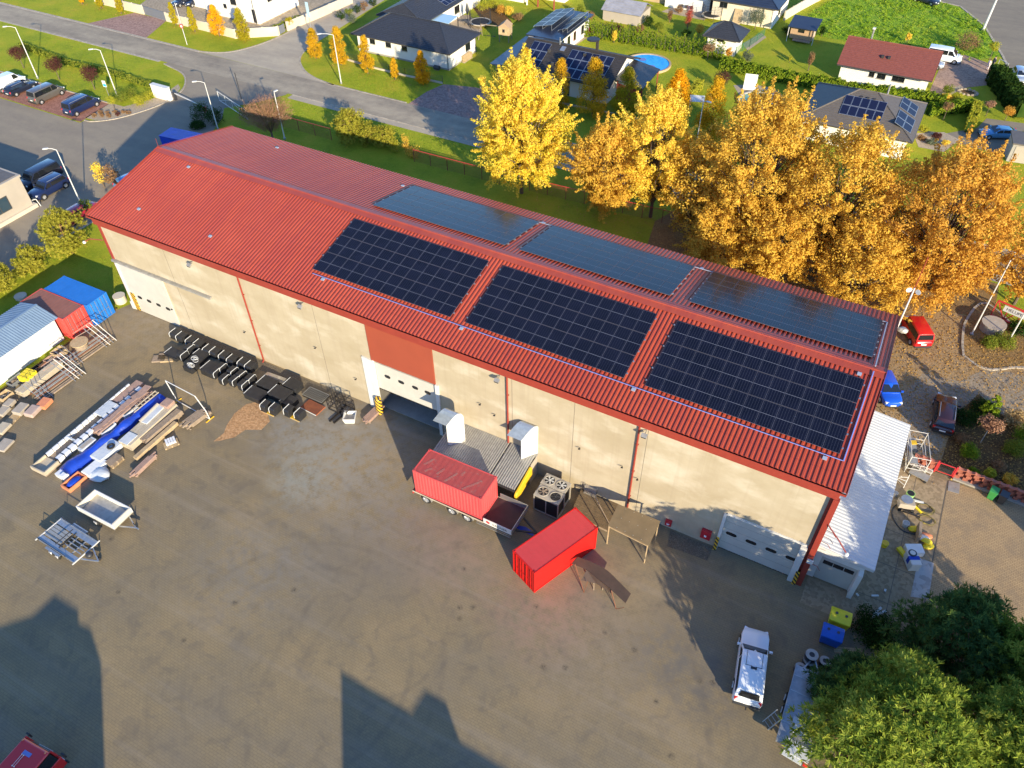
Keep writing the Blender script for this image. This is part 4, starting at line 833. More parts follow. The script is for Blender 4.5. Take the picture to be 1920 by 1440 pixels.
    o = W(); o.bar(G(1116,932,1.0),G(1144,985,.4),.06); tag(o.build('timber_pole','timber_old'),'long thin pole leaning across the timber deck','pole')
    # shelter with a brown board roof
    zt = 2.35; c = GP('1159,946 1238,978 1216,1024 1140,986',zt); t = thing('shelter','open shelter with a flat brown board roof on thin posts','shelter',(0,0,0))
    m = W(); m.add([tuple(p) for p in c]+[tuple(p+Vector((0,0,.07))) for p in c],[(0,1,2,3),(7,6,5,4),(0,4,5,1),(1,5,6,2),(2,6,7,3),(3,7,4,0)]); m.build('roof','brown_sheet',t)
    cen = sum(c,Vector())/4
    for p in c:
        q2 = p.lerp(cen,.05); m = W(); m.bar((q2.x,q2.y,0),(q2.x,q2.y,zt-.01),.07); m.build('post','timber',t)
    m = W(); m.bar(c[3].lerp(cen,.05)-Vector((0,0,.12)),c[2].lerp(cen,.05)-Vector((0,0,.12)),.07); m.build('beam','timber',t)
    m = W()
    for u in (.2,.4,.6,.8):
        for v in (.08,.5,.92):
            p = c[0].lerp(c[1],u).lerp(c[3].lerp(c[2],u),v)+Vector((0,0,.075)); m.lathe([(.03,0),(.03,.012)],p,6)
    m.build('screw','alu',t)
    for k, (px, py) in enumerate(((1177,1000),(1192,1008),(1206,1012))):
        p = G(px,py); o = MB(); o.lathe([(.29,0),(.29,.86),(.27,.88)],(0,0,0),14); o = o.build('barrel','bin_dark',None,(p.x,p.y,.012)); tag(o,('dark barrel under the brown roof shelter, left','dark barrel under the brown roof shelter, middle','dark barrel under the brown roof shelter, right')[k],'barrel','barrels under the shelter')
    # curved steel sheet on trestle legs
    t = thing('curved_sheet_stand','curved brown steel sheet resting on two trestle stands beside the red container','sheet metal',(0,0,0))
    outer = curve([G(a,b,1.15)[:2] for a,b in ((1083,1044),(1110,1054),(1138,1069),(1160,1090),(1183,1113))],4); inner = curve([G(a,b,1.15)[:2] for a,b in ((1072,1056),(1100,1068),(1122,1086),(1146,1105),(1173,1130))],4)
    m = W(); n = len(outer)
    vs = [(x,y,1.15) for x,y in outer]+[(x,y,1.10) for x,y in inner]+[(x,y,1.12) for x,y in outer]+[(x,y,1.07) for x,y in inner]
    m.add(vs,[(i,i+1,n+i+1,n+i) for i in range(n-1)]+[(2*n+i,3*n+i,3*n+i+1,2*n+i+1) for i in range(n-1)]+[(i,2*n+i,2*n+i+1,i+1) for i in range(n-1)]+[(n+i,n+i+1,3*n+i+1,3*n+i) for i in range(n-1)]+[(0,n,3*n,2*n),(n-1,3*n-1,4*n-1,2*n-1)]); m.build('curved_sheet','brown_steel',t)
    m = W(); i0 = [G(a,b,1.12) for a,b in ((1100,1068),(1122,1086),(1146,1105))]; j0 = [G(a,b,.75) for a,b in ((1090,1088),(1118,1094),(1150,1115))]
    m.add([tuple(p) for p in i0+j0],[(0,1,4,3),(1,2,5,4)]); o = m.build('hanging_flap','brown_steel',t); s = o.modifiers.new('thick','SOLIDIFY'); s.thickness = .02
    for a, b in (((1078,1058),(1095,1111)),((1146,1107),(1155,1142))):
        p, g0 = G(*a,1.1), G(*b,.0); m = W(); m.bar(p,g0,.06); m.bar(G(a[0]+24,a[1]+32,1.05),g0,.03); m.build('trestle_leg','rust',t)
    p = G(1121,1100); s = thing('saw_horse','small saw horse under the curved steel sheet','saw horse',(p.x,p.y,.012),.5)
    m = MB(); m.box(-.4,.4,-.05,.05,.58,.66); m.build('top','timber_old',s)
    for sx in (-.32,.32):
        for sy in (-1,1): m = MB(); m.bar((sx,0,.58),(sx,sy*.28,0),.05); m.build('leg','timber_old',s)
    # fire cabinets on the wall
    for px, py, lab, sz in ((1257,977,'small red fire hose box on the hall wall near the shelter',(.5,.22,.62)),(1322,998,'larger red fire cabinet on the hall wall left of the right door',(.75,.28,.95))):
        d = .44; x = 58.35 if px < 1300 else 61.25; z = .75 if px < 1300 else 1.25
        t = thing('fire_cabinet', lab, 'fire cabinet', (x,.44,z), 0, 'fire cabinets on the hall wall'); m = MB(); m.box(-sz[0]/2,sz[0]/2,-sz[1],0,-sz[2]/2,sz[2]/2); bevel(m.build('box','fire_red',t),.02)
        m = MB(); m.box(-.10,.08,-sz[1]-.012,-sz[1]-.001,-.2,0) if px > 1300 else m.lathe([(.12,0),(.12,.01)],(0,-sz[1]-.02,0),12); m.build('label_plate','plate',t)
# ---------------------------------------------------------------- stacks and trailers on the yard
def line_frame(pa, pb, z=0.0):
    a, b = G(*pa, z), G(*pb, z); d = b-a; return (a+b)/2, atan2(d.y,d.x), d.length
def stacks():
    rnd = random.Random(5)
    def at(c, name, label, cat, rz, group=None): return thing(name, label, cat, (c.x,c.y,.012), rz, group)
    # white wrapped trough, from lower left to upper right
    c, rz, L = line_frame((70,882),(258,722),.5); t = at(c,'wrapped_beam','very long white wrapped trough-shaped element on the yard','building element',rz)
    l = L/2
    m = MB(); m.box(-l,l,-.80,.80,.06,.18); m.build('base','timber_old',t)
    n = 15; seg = (L-1.6)/n
    for i in range(n):
        x0 = -l+1.5+i*seg
        m = MB(); m.box(x0+.015,x0+seg-.015,-.80,-.30-rnd.uniform(0,.03),.185,.62+rnd.uniform(-.02,.02)); bevel(m.build('wrapped_block','wrap_white' if i<11 else 'timber_pink' if i==13 else 'wrap_white',t),.05)
    m = MB(); m.box(-l+1.5,l-.3,.66,.80,.185,.60); m.build('side_wall','wrap_white',t)
    m = MB()
    for i in range(n): x0 = -l+1.5+i*seg; m.box(x0-.013,x0+.013,-.815,-.28,.18,.66); m.box(x0-.013,x0+.013,.64,.815,.18,.615)
    m.build('strap','black',t)
    m = MB(); m.box(-l-.02,-l+1.45,-.80,.80,.185,.30); m.box(-l-.02,-l+.08,-.80,.80,.30,.62); m.box(-l+.09,-l+1.45,.70,.80,.30,.55); m.box(-l+.09,-l+1.45,-.80,-.68,.30,.55); m.build('end_box','board',t)
    m = MB(); m.box(1.2,2.9,-.29,.65,.45,.62); m.box(-1.9,-1.78,-.29,.65,.4,.6); m.build('cross_piece','wrap_clear',t); m = MB(); m.box(3.1,6.0,-.25,.60,.19,.50); m.build('boards','timber_pink',t)
    def boards(m, L, w, h, rows, cols, jl=.25, gap=.015, x0=0):
        bw, bh = w/cols, h/rows
        for r in range(rows):
            for k in range(cols):
                a = -L/2+rnd.uniform(0,jl); b = L/2-rnd.uniform(0,jl); m.box(a+x0,b+x0,-w/2+k*bw+gap,-w/2+(k+1)*bw-gap,.1+r*bh,.1+(r+1)*bh-.012)
    def stack(pa, pb, w, h, rows, cols, label, mt='timber_old', bear='timber_old', jl=.25, zc=.3, name='timber_stack', cat='timber stack', group='timber stacks on the yard'):
        c, rz, L = line_frame(pa, pb, h+.1); t = at(c,name,label,cat,rz,group)
        m = MB(); boards(m, L, w, h, rows, cols, jl); m.build('boards',mt,t)
        for k in (-.35,.35): m = MB(); m.box(L*k-.05,L*k+.05,-w/2,w/2,0,.095); m.build('bearer',bear,t)
        return t, L
    t, L = stack((176,810),(279,727),1.0,.62,5,6,'long stack of reddish weathered boards beside the white wrapped trough','timber_pink',jl=.5)
    m = MB()
    for i in range(12): x = -L/2+.4+i*(L-.8)/11; m.ob((x+rnd.uniform(-.1,.1),rnd.uniform(-.1,.1),.75+i*.006),rnd.uniform(.5,1.1),.6+rnd.uniform(-.25,.25),.05,rnd.uniform(-.3,.3))
    m.build('loose_board','timber_pink',t)
    # blue tarpaulin roll
    c, rz, L = line_frame((120,884),(300,740),.4); t = at(c,'tarpaulin_stack','long stack covered with bright blue tarpaulin','tarpaulin stack',rz); l = L/2
    m = MB(); n = 26; prev = None
    for i in range(n+1):
        x = -l+L*i/n; w0 = (.62 if i < 7 else .36+.10*sin(i*1.3)+.06*rnd.random() if i < 19 else .50+.05*rnd.random()); h = .62+.10*sin(i*.9)+rnd.uniform(-.05,.05); dy = (-.05 if i < 7 else -.18)+.05*sin(i*.7)
        ring = [(x,dy-w0-.05,.05),(x,dy-w0*.95,h*.72),(x,dy-w0*.45,h+.04),(x,dy+.05,h+rnd.uniform(0,.09)),(x,dy+w0*.55,h),(x,dy+w0*.98,h*.68),(x,dy+w0+.06,.05)]
        b = len(m.v); m.v += ring
        if prev is not None: m.f += [(prev+j,prev+j+1,b+j+1,b+j) for j in range(6)]
        else: m.f.append(tuple(range(b,b+7)))
        prev = b
    m.f.append(tuple(range(prev,prev+7))[::-1]); m.build('tarpaulin','tarp_blue',t,smooth=True)
    m = MB(); m.box(-l-.55,-l+.1,-.55,.5,0,.38); m.box(-l-.5,-l-.1,-.5,-.1,.38,.5); m.build('stack_end','wrap_white',t)
    for k, x in enumerate((-l+2.9,-l+5.0,-l+7.4)):
        m = MB(); m.ob((x,.72,.30),1.5,.55,.56,.0); m.build('wrapped_pack','wrap_clear',t); m = MB(); m.ob((x,.72,.585),1.2,.4,.012); m.build('glazing','glass_blue' if k else 'grey_wall',t)
    m = MB()
    for y in (-.15,.25): m.bar((l-2.9,y,.80),(l-.1,y,.86),.07)
    for i in range(7): m.bar((l-2.7+i*.42,-.15,.80+i*.008),(l-2.7+i*.42,.25,.80+i*.008),.06)
    m.build('ladder','board',t)
    # beige packs in line behind the tarpaulin
    t, L = stack((232,832),(322,752),1.35,.66,3,4,'long stack of pale boards covered with light sheets, next to the blue tarpaulin','board',jl=.1)
    MB().ob((.9,.25,.80),2.4,.6,.10,.05).build('cover_sheet','wrap_clear',t); MB().ob((-2.2,.1,.79),1.2,1.0,.05).build('cover_sheet','wrap_clear',t)
    m = MB(); m.tube((-.3,.60,.86),(1.9,.72,.88),.14,10); m.build('roll','grey_wall',t); m = MB(); m.ob((L/2-.5,-.05,.93),.9,.85,.32); m.build('carton','timber_pink',t)
    stack((266,826),(338,766),.62,.55,4,3,'dark weathered stack of planks between the pale boards and the yellow beam','timber_old')
    stack((252,858),(330,790),.42,.36,2,2,'long new yellow timber beam stack on the paving','timber',jl=.05)
    stack((340,800),(392,762),1.0,.42,3,6,'rough lumber heap by the white goal-shaped frame','timber_old',jl=.9)
    stack((243,893),(293,846),.55,.38,3,4,'small heap of scrap laths lying alone on the paving','timber_pink',jl=.8)
    stack((682,790),(716,758),.75,.30,3,5,'small heap of laths beside the white tub near the middle door','timber_pink',jl=.4)
    # pallets and white wrapped packs at the lower end
    def pallet(label, px, rz, load=None, z=0.0, h=.14, mt='timber', group='pallets on the yard'):
        p = G(*px, .1); t = thing('pallet', label, 'pallet', (p.x,p.y,.012+z), rz, group)
        m = MB()
        for k in range(7): m.box(-.6,.6,-.40+k*.117,-.40+k*.117+.09,.115,.137)
        m.build('deck_board',mt,t); m = MB()
        for y in (-.36,0,.36):
            for x in (-.53,0,.53): m.box(x-.06,x+.06,y-.045,y+.045,.022,.114)
            m.box(-.6,.6,y-.045,y+.045,0,.021)
        m.build('runner',mt,t); return t
    ang = rz
    p = G(200,846,.3); o = MB(); o.ob((0,0,.28),2.3,1.35,.50,0); o = bevel(o.build('wrapped_pack','wrap_clear',None,(p.x,p.y,.012),rz=ang),.10,3); tag(o,'white plastic wrapped pack with a black tyre on top','wrapped pack')
    p = G(208,837,.62); o = MB(); 
    for i in range(18):
        a, b = 2*pi*i/18, 2*pi*(i+1)/18; o.tube((.26*cos(a),.26*sin(a),.09),(.26*cos(b),.26*sin(b),.09),.085,7,cap=False)
    tag(o.build('tyre','rubber',None,(p.x,p.y,.555),smooth=True),'black tyre lying on the white wrapped pack','tyre')
    pallet('slatted grey pallet heap in front of the white wrapped pack',(216,866),ang); pallet('pallet stacked on the slatted grey pallet heap',(216,866),ang+.05,z=.15,mt='timber_old'); pallet('topmost slatted pallet of the grey heap by the tyre',(216,866),ang-.03,z=.30,mt='timber_old')
    p = G(178,876,.3); o = MB(); o.ob((0,0,.22),1.9,1.1,.42); tag(bevel(o.build('wrapped_pack','wrap_white',None,(p.x,p.y,.012),rz=ang),.08,3),'white wrapped pack with yellow tape, beside the blue tarpaulin end','wrapped pack')
    p = G(188,890,.2); o = MB(); o.blob((0,0,.24),.95,.75,.30,12,6,.12); tag(o.build('foil_bundle','wrap_clear',None,(p.x,p.y,.012),smooth=True),'crumpled bundle of clear plastic foil behind the tipping trailer','foil bundle')
    p = G(140,905,.1); t = thing('crate','orange wooden crate lined with a blue bag','crate',(p.x,p.y,.012),ang)
    m = MB(); m.box(-.85,.85,-.52,.52,0,.08)
    for a in ((-.85,.85,-.52,-.44),(-.85,.85,.44,.52),(-.85,-.75,-.435,.435),(.75,.85,-.435,.435)): m.box(*a,.085,.38)
    m.build('side','orange',t); m = MB(); m.blob((0,0,.22),.70,.38,.20,12,5,.05); m.build('bag','tarp_blue',t,smooth=True)
    pallet('pallet carrying white slabs, alone on the paving below the goal-shaped frame',(321,832),ang-.5)
    p = G(320,827,.25); t = thing('slab_stack','white ribbed slabs stacked on a lone pallet','slab stack',(p.x,p.y,.152),ang-.5)
    for k in range(4): m = MB(); m.box(-.42+k*.21,-.24+k*.21,-.33,.33,0,.22); m.build('slab','wrap_white',t)
    # goal-shaped frame
    a, b = G(333,753), G(394,787); d = (b-a).normalized(); t = thing('tube_frame','large white goal-shaped tube frame standing at the end of the stacks','frame',tuple(a),atan2(d.y,d.x)); L = (b-a).length
    m = MB(); m.path([(0,0,.05),(-.5,0,2.4),(L-.9,0,2.5),(L-.1,0,1.0),(L,0,.05)],.045,6); m.build('upper_frame','lamp_grey',t); m = MB(); m.path([(0,0,.1),(L,0,.1)],.045,6); m.build('lower_rail','lamp_grey',t)
    for x in (0,L): m = MB(); m.bar((x,-.45,.04),(x,.45,.04),.08); m.build('foot','yellow',t)
    # slabs and boxes on pallets at the left edge
    L_ = [((18,757),.9,.7,.35,'stone_block'),((40,768),1.2,.9,.42,'stone_block'),((62,772),1.25,.95,.45,'gravel_bag'),((84,757),1.1,.9,.40,'orange'),((6,771),1.0,.8,.3,'stone_block'),((22,787),1.3,.9,.0,None),((5,803),1.2,.9,.28,'board'),((8,834),1.3,1.0,.22,'stone_block')]
    nm = ('light stone block load, farthest of the group at the left edge','wide grey stone load between the blocks at the left edge','pinkish rounded sack load at the left edge','orange-brown carton load on the rightmost left-edge pallet','stone load touching the left picture edge',None,'pale board load on a pallet at the left edge','stone load lowest at the left edge')
    pn = ('under the farthest light stone block','under the wide grey stone load','under the pinkish sack load','under the orange-brown carton','under the stone load touching the picture edge','that carries nothing but loose slats','under the pale board load','under the lowest stone load')
    for k, (px, w, dd, h, mt) in enumerate(L_):
        pallet('wooden pallet at the left edge '+pn[k], px, ang+.25)
        if mt:
            p = G(*px, .3); o = MB(); o.ob((0,0,h/2),w,dd,h); o = bevel(o.build('stone_load' if mt != 'orange' else 'carton_load',mt,None,(p.x,p.y,.152),rz=ang+.25),.12 if k == 2 else .03,3); tag(o,nm[k],'pallet load','loads on pallets at the left edge')
    # pipe racks in front of the left containers
    for k, (pa, pb) in enumerate((((128,688),(208,632)),((70,752),(150,694)))):
        c, rz, L = line_frame(pa, pb); t = at(c,'pipe_rack',('rack of long pipes with white uprights in front of the red container','rack of long pipes with white uprights, nearer the left edge')[k],'pipe rack',rz,'pipe racks in front of the left containers'); l = L/2
        for y in (-.62,-.36,.0,.3): m = MB(); m.bar((-l,y,.14),(l,y,.14),.13); m.build('base_rail','timber_old',t)
        for i in range(7): 
            m = MB(); m.tube((-l+rnd.uniform(0,.6),.0+i*.16,.27+.02*(i%2)),(l-rnd.uniform(0,.5),.0+i*.16,.27),.055,7); m.build('pipe','galv_dull' if i%3 else 'rust',t)
        for i in range(4):
            x = l-.1-i*.38; m = MB(); m.path([(x,-1.0,.06),(x-.05,-.45,.45),(x-.35,1.0,2.1-.08*i)],.035,5); m.build('upright','galv' if i%2 else 'lamp_grey',t)
        for i in range(3): x = -l+.2+i*.42; m = MB(); m.path([(x,-.9,.06),(x,-.3,.4),(x-.2,1.1,1.6)],.03,5); m.build('upright','galv',t)
        for z in (1.5,2.0): m = MB(); m.path([(l-.25,.75 if z<1.8 else 1.0,z),(-l*.1,.9,z+.1)],.035,5); m.build('cross_tube','timber_pink',t)
    c, rz, L = line_frame((35,738),(112,678),.5); t = at(c,'plank_stack','pale stack of scaffold planks beside the rear pipe rack','plank stack',rz)
    m = MB(); boards(m, L, 1.0, .55, 4, 3, .15); m.build('boards','board',t)
    p = G(52,704,.7); t = thing('equipment_box','bright yellow square box standing on the scaffold planks','box',(p.x,p.y,.012),rz+.1)
    m = MB(); m.box(-.62,.62,-.55,.55,.35,.95); bevel(m.build('case','yellow_plain',t),.03); m = MB()
    for x in (-.4,0,.4): m.box(x-.012,x+.012,-.50,.50,.951,.958)
    m.box(-.62,.62,-.012,.012,.951,.957); m.build('seam','black',t)
    m = MB(); m.box(-.55,.55,-.48,.48,0,.345); m.build('stand','timber_old',t)
    p = G(152,648,.5); t = thing('cable_drum','beige wooden drum lying in front of the red container','drum',(p.x,p.y,.012)); m = MB(); m.lathe([(.80,0),(.80,.07)],(0,0,0),20); m.build('lower_flange','timber',t); m = MB(); m.lathe([(.60,.07),(.60,.9)],(0,0,0),18); m.build('core','timber_old',t); m = MB(); m.lathe([(.82,.9),(.82,.98)],(0,0,0),20); m.build('upper_flange','timber',t)
    for k,(px,mt,sz) in enumerate((((100,672),'timber_pink',(1.5,.9,.5)),((112,662),'timber',(1.2,.9,.7)),((84,690),'rust',(1.2,.8,.5)),((30,712),'galv',(1.5,.8,.4)),((10,742),'timber',(1.1,.9,.5)),((68,694),'tub_black',(.9,.7,.5)))):
        p = G(*px,.3); t = thing('material_crate',('reddish crate of fittings in front of the white shed','tall plank crate nearest the cable drum','rusty crate of couplers between the yellow box and the reddish crate','grey metal crate left of the yellow box','wooden crate at the left edge by the plank stack','black crate right behind the yellow box')[k],'crate',(p.x,p.y,.012),rz,'crates in front of the white shed')
        m = MB(); a,b,h = sz; m.box(-a/2,a/2,-b/2,b/2,0,.06)
        for q in ((-a/2,a/2,-b/2,-b/2+.04),(-a/2,a/2,b/2-.04,b/2),(-a/2,-a/2+.04,-b/2+.045,b/2-.045),(a/2-.04,a/2,-b/2+.045,b/2-.045)): m.box(*q,.065,h)
        m.build('side',mt,t); m = MB()
        for i in range(7): m.ob((rnd.uniform(-a*.3,a*.3),rnd.uniform(-b*.25,b*.25),h*.6),a*.6,.09,.09,rnd.uniform(-.5,.5))
        m.build('fittings','timber_old' if k%2 else 'galv_dull',t)
def tubs():
    # black plastic tubs with white strapping
    def proto(label, group, L, Wd, H, flip):
        t = thing('plastic_tub', label, 'tub', (0,0,0), 0, group); w = Wd/2
        prof = [(-w*.92,0),(-w,H*.30),(-w*.97,H*.84),(-w*.76,H),(w*.76,H),(w*.97,H*.84),(w,H*.30),(w*.92,0)]
        m = MB(); m.ext([(-L/2,a,b) for a,b in prof],(L,0,0)); bevel(m.build('shell','tub_black',t),.02)
        m = MB(); k = 1.02; pts = [(a*k,b*k+.006) for a,b in prof[1:7]] if flip == 2 else [(a*k,b*k+.006) for a,b in (prof[1:5] if flip else prof[2:6])]
        x = -L/2+.05
        for (a,b),(c,d) in zip(pts,pts[1:]): m.bar((x,a,b),(x,c,d),.045,.03)
        m.build('strap','strap_white',t); return t
    pos = [(330,626),(342,632),(360,640),(374,646),(392,656),(405,661),(422,668),(437,675),(457,681),(471,687)]
    a, b = G(330,626), G(471,687); rz = atan2((b-a).y,(b-a).x)
    p0 = proto('black plastic tub with a white strap, in the straight row closest to the hall wall','black tubs in the row along the hall wall',.78,1.0,.72,1)
    for i, px in enumerate(pos):
        g = G(*px,.4); l = (g.x,g.y,.012)
        if i == 0: p0.location = l; p0.rotation_euler.z = rz
        else: dup(p0, l, rz+random.uniform(-.03,.03))
    p1 = proto('black plastic tub with a curved white strap, in the double row before the straight row','black tubs in the double row',.62,.95,.78,2)
    for i, px in enumerate([(356,654),(343,666),(416,690),(404,699),(437,697),(421,711),(453,704),(440,714),(470,711),(457,722)]):
        g = G(*px,.4); l = (g.x,g.y,.012); r = rz+pi+random.uniform(-.06,.06)
        if i == 0: p1.location = l; p1.rotation_euler.z = r
        else: dup(p1, l, r)
    p2 = proto('black plastic tub with a white strap, in the front row standing on yellow pallets','black tubs on the yellow pallets',.60,.95,.80,1)
    for i, px in enumerate([(499,762),(516,768),(543,771),(563,778)]):
        g = G(*px,.5); l = (g.x,g.y,.16); r = rz+random.uniform(-.05,.05)
        if i == 0: p2.location = l; p2.rotation_euler.z = r
        else: dup(p2, l, r)
    for i, px in enumerate([(508,769),(556,779)]):
        g = G(*px,.08); t = thing('pallet',('yellow pallet under the left pair of front tubs','yellow pallet under the right pair of front tubs')[i],'pallet',(g.x,g.y,.012),rz); 
        m = MB()
        for k in range(7): m.box(-.7,.7,-.5+k*.147,-.5+k*.147+.11,.115,.14)
        m.build('deck_board','yellow',t); m = MB()
        for y in (-.44,0,.44): m.box(-.7,.7,y-.05,y+.05,0,.112)
        m.build('runner','timber',t)
    # big flat black boxes
    lab = ('at the left end of the tub rows','left of the group by the grey sheets','in the left middle of the black box group','at the back right of the black box group','in the centre of the black box group','in front of the centre of the black box group','between the straight and the double tub row','near the two boxes topped with white coils')
    for i, (px, L, Wd, H) in enumerate((((325,661),1.6,1.0,.5),((502,719),1.7,1.25,.7),((480,738),1.9,1.2,.62),((549,722),1.5,1.1,.7),((526,738),1.9,1.3,.72),((541,751),1.3,1.1,.62),((377,664),1.3,.9,.62),((396,691),1.5,1.35,.72))):
        g = G(*px,.5); t = thing('storage_box','large flat black storage box '+lab[i],'storage box',(g.x,g.y,.012),rz+.02*(i%3-1),'large black boxes along the hall wall')
        m = MB(); m.box(-L/2,L/2,-Wd/2,Wd/2,0,H-.09); bevel(m.build('body','tub_black',t),.03); m = MB(); m.box(-L/2-.03,L/2+.03,-Wd/2-.03,Wd/2+.03,H-.088,H); bevel(m.build('lid','tub_black',t),.02)
        m = MB(); m.box(-L/2+.02,-L/2+.07,-Wd/2+.02,Wd/2-.02,H+.001,H+.012); m.build('edge_strip','strap_white' if i not in (5,) else 'galv',t)
    for i, px in enumerate(((367,676),(357,686))):
        g = G(*px,.5); t = thing('storage_box',('black box topped with a coil of white tubing, rear one','black box topped with a coil of white tubing, front one')[i],'storage box',(g.x,g.y,.012),rz,'boxes with white coils')
        m = MB(); m.box(-.55,.55,-.45,.45,0,.6); bevel(m.build('body','tub_black',t),.03); m = MB()
        for k in range(5):
            r = .16+.05*(k%3); cx, cy = random.uniform(-.25,.25), random.uniform(-.15,.15)
            m.path([(cx+r*1.3*cos(2*pi*j/12),cy+r*sin(2*pi*j/12),.64+.02*k) for j in range(13)],.02,4)
        m.build('tube_coil','strap_white',t)
    for i, px in enumerate(((309,668),(298,672),(314,672))):
        g = G(*px,.1); t = thing('pallet',('dark empty pallet at the left end of the black tubs, behind','dark empty pallet leftmost of all by the black tubs','light brown pallet leaning at the left end of the black tubs')[i],'pallet',(g.x,g.y,.012),rz+.6,'pallets at the left end of the tubs'); mt = 'timber_old' if i < 2 else 'timber'
        m = MB()
        for k in range(7): m.box(-.6,.6,-.45+k*.13,-.45+k*.13+.095,.11,.132)
        m.build('deck_board',mt,t); m = MB()
        for y in (-.4,0,.4): m.box(-.6,.6,y-.05,y+.05,0,.108)
        m.build('runner',mt,t)
    c, r, L = line_frame((497,698),(536,715),.3); t = thing('sheet_stack','grey metal sheets piled between the hall wall and the black boxes','sheet stack',(c.x,c.y,.012),r)
    for k in range(4): m = MB(); m.ob((.1*(k%2),.03*k,.10+.05*k),L*(1-.08*k),.55-.06*k,.03,.02*k); m.build('sheet','alu',t)
    # grids, cage, channels and the white tub
    g = G(592,740,.3); t = thing('grating_stack','stack of dark steel gratings beside the black boxes','grating',(g.x,g.y,.012),rz)
    for k in range(3):
        m = MB(); z = .08+k*.10; m.path([(-1.1,-.55,z),(1.1,-.55,z),(1.1,.55,z),(-1.1,.55,z),(-1.1,-.55,z)],.025,4)
        for i in range(13): x = -1.1+i*2.2/12; m.bar((x,-.55,z),(x,.55,z),.018)
        for i in range(6): y = -.55+i*.22; m.bar((-1.1,y,z),(1.1,y,z),.018)
        m.build('grating','galv' if k == 2 else 'iron_black',t)
    g = G(586,762,.2); t = thing('grating_stack','rust-orange grating panel lying in front of the dark gratings','grating',(g.x,g.y,.012),rz-.05)
    m = MB(); m.box(-.95,.95,-.62,.62,.02,.10); m.build('panel','rust_mesh',t); m = MB()
    for i in range(10): y = -.58+i*.127; m.bar((-.95,y,.12),(.95,y,.12),.03)
    m.build('bar','rust',t); m = MB(); m.bar((-.95,-.65,.12),(.95,-.65,.12),.06); m.build('edge','lamp_grey',t)
    g = G(640,762,.4); t = thing('steel_cage','black welded steel frame cage beside the gratings','cage',(g.x,g.y,.012),rz)
    for x0, x1 in ((-1.05,-.05),(.05,1.05)):
        m = MB()
        for z in (.05,.62,1.2): m.path([(x0,-.55,z),(x1,-.55,z),(x1,.55,z),(x0,.55,z),(x0,-.55,z)],.03,4)
        for x in (x0,x1):
            for y in (-.55,0,.55): m.tube((x,y,.05),(x,y,1.2),.03,4)
        m.bar((x0,-.55,1.2),(x1,.55,1.2),.04); m.bar((x0,-.55,.05),(x0,.55,1.2),.035); m.build('frame','iron_black',t)
    for k, (pa, pb) in enumerate((((618,791),(640,772)),((626,794),(648,776)))):
        c, r, L = line_frame(pa, pb); o = MB()
        for y in (-.09,.06): o.box(-L/2,L/2,y,y+.03,.0,.12)
        o.box(-L/2,L/2,-.06,.06,.0,.03)
        for i in range(8): o.box(-L/2+.1+i*L/8,-L/2+.16+i*L/8,-.055,.055,.031,.10)
        tag(o.build('steel_channel','iron_black',None,(c.x,c.y,.012),rz=r),('perforated steel channel in front of the cage, left of the pair','perforated steel channel in front of the cage, right of the pair')[k],'steel channel','steel channels')
    g = G(656,782,.4); t = thing('mixing_tub','white square tub with grey contents in front of the steel cage','tub',(g.x,g.y,.012),rz+.5)
    m = MB(); o, i_ = .55, .47
    m.add([(-.42,-.42,0),(.42,-.42,0),(.42,.42,0),(-.42,.42,0),(-o,-o,.62),(o,-o,.62),(o,o,.62),(-o,o,.62),(-i_,-i_,.62),(i_,-i_,.62),(i_,i_,.62),(-i_,i_,.62),(-.4,-.4,.30),(.4,-.4,.30),(.4,.4,.30),(-.4,.4,.30)],
        [(3,2,1,0)]+[(k,(k+1)%4,4+(k+1)%4,4+k) for k in range(4)]+[(4+k,4+(k+1)%4,8+(k+1)%4,8+k) for k in range(4)]+[(8+k,8+(k+1)%4,12+(k+1)%4,12+k) for k in range(4)]); m.build('shell','white',t)
    m = MB(); m.quad((-.41,-.41,.315),(.41,-.41,.315),(.41,.41,.315),(-.41,.41,.315)); m.build('contents','galv_dull',t)
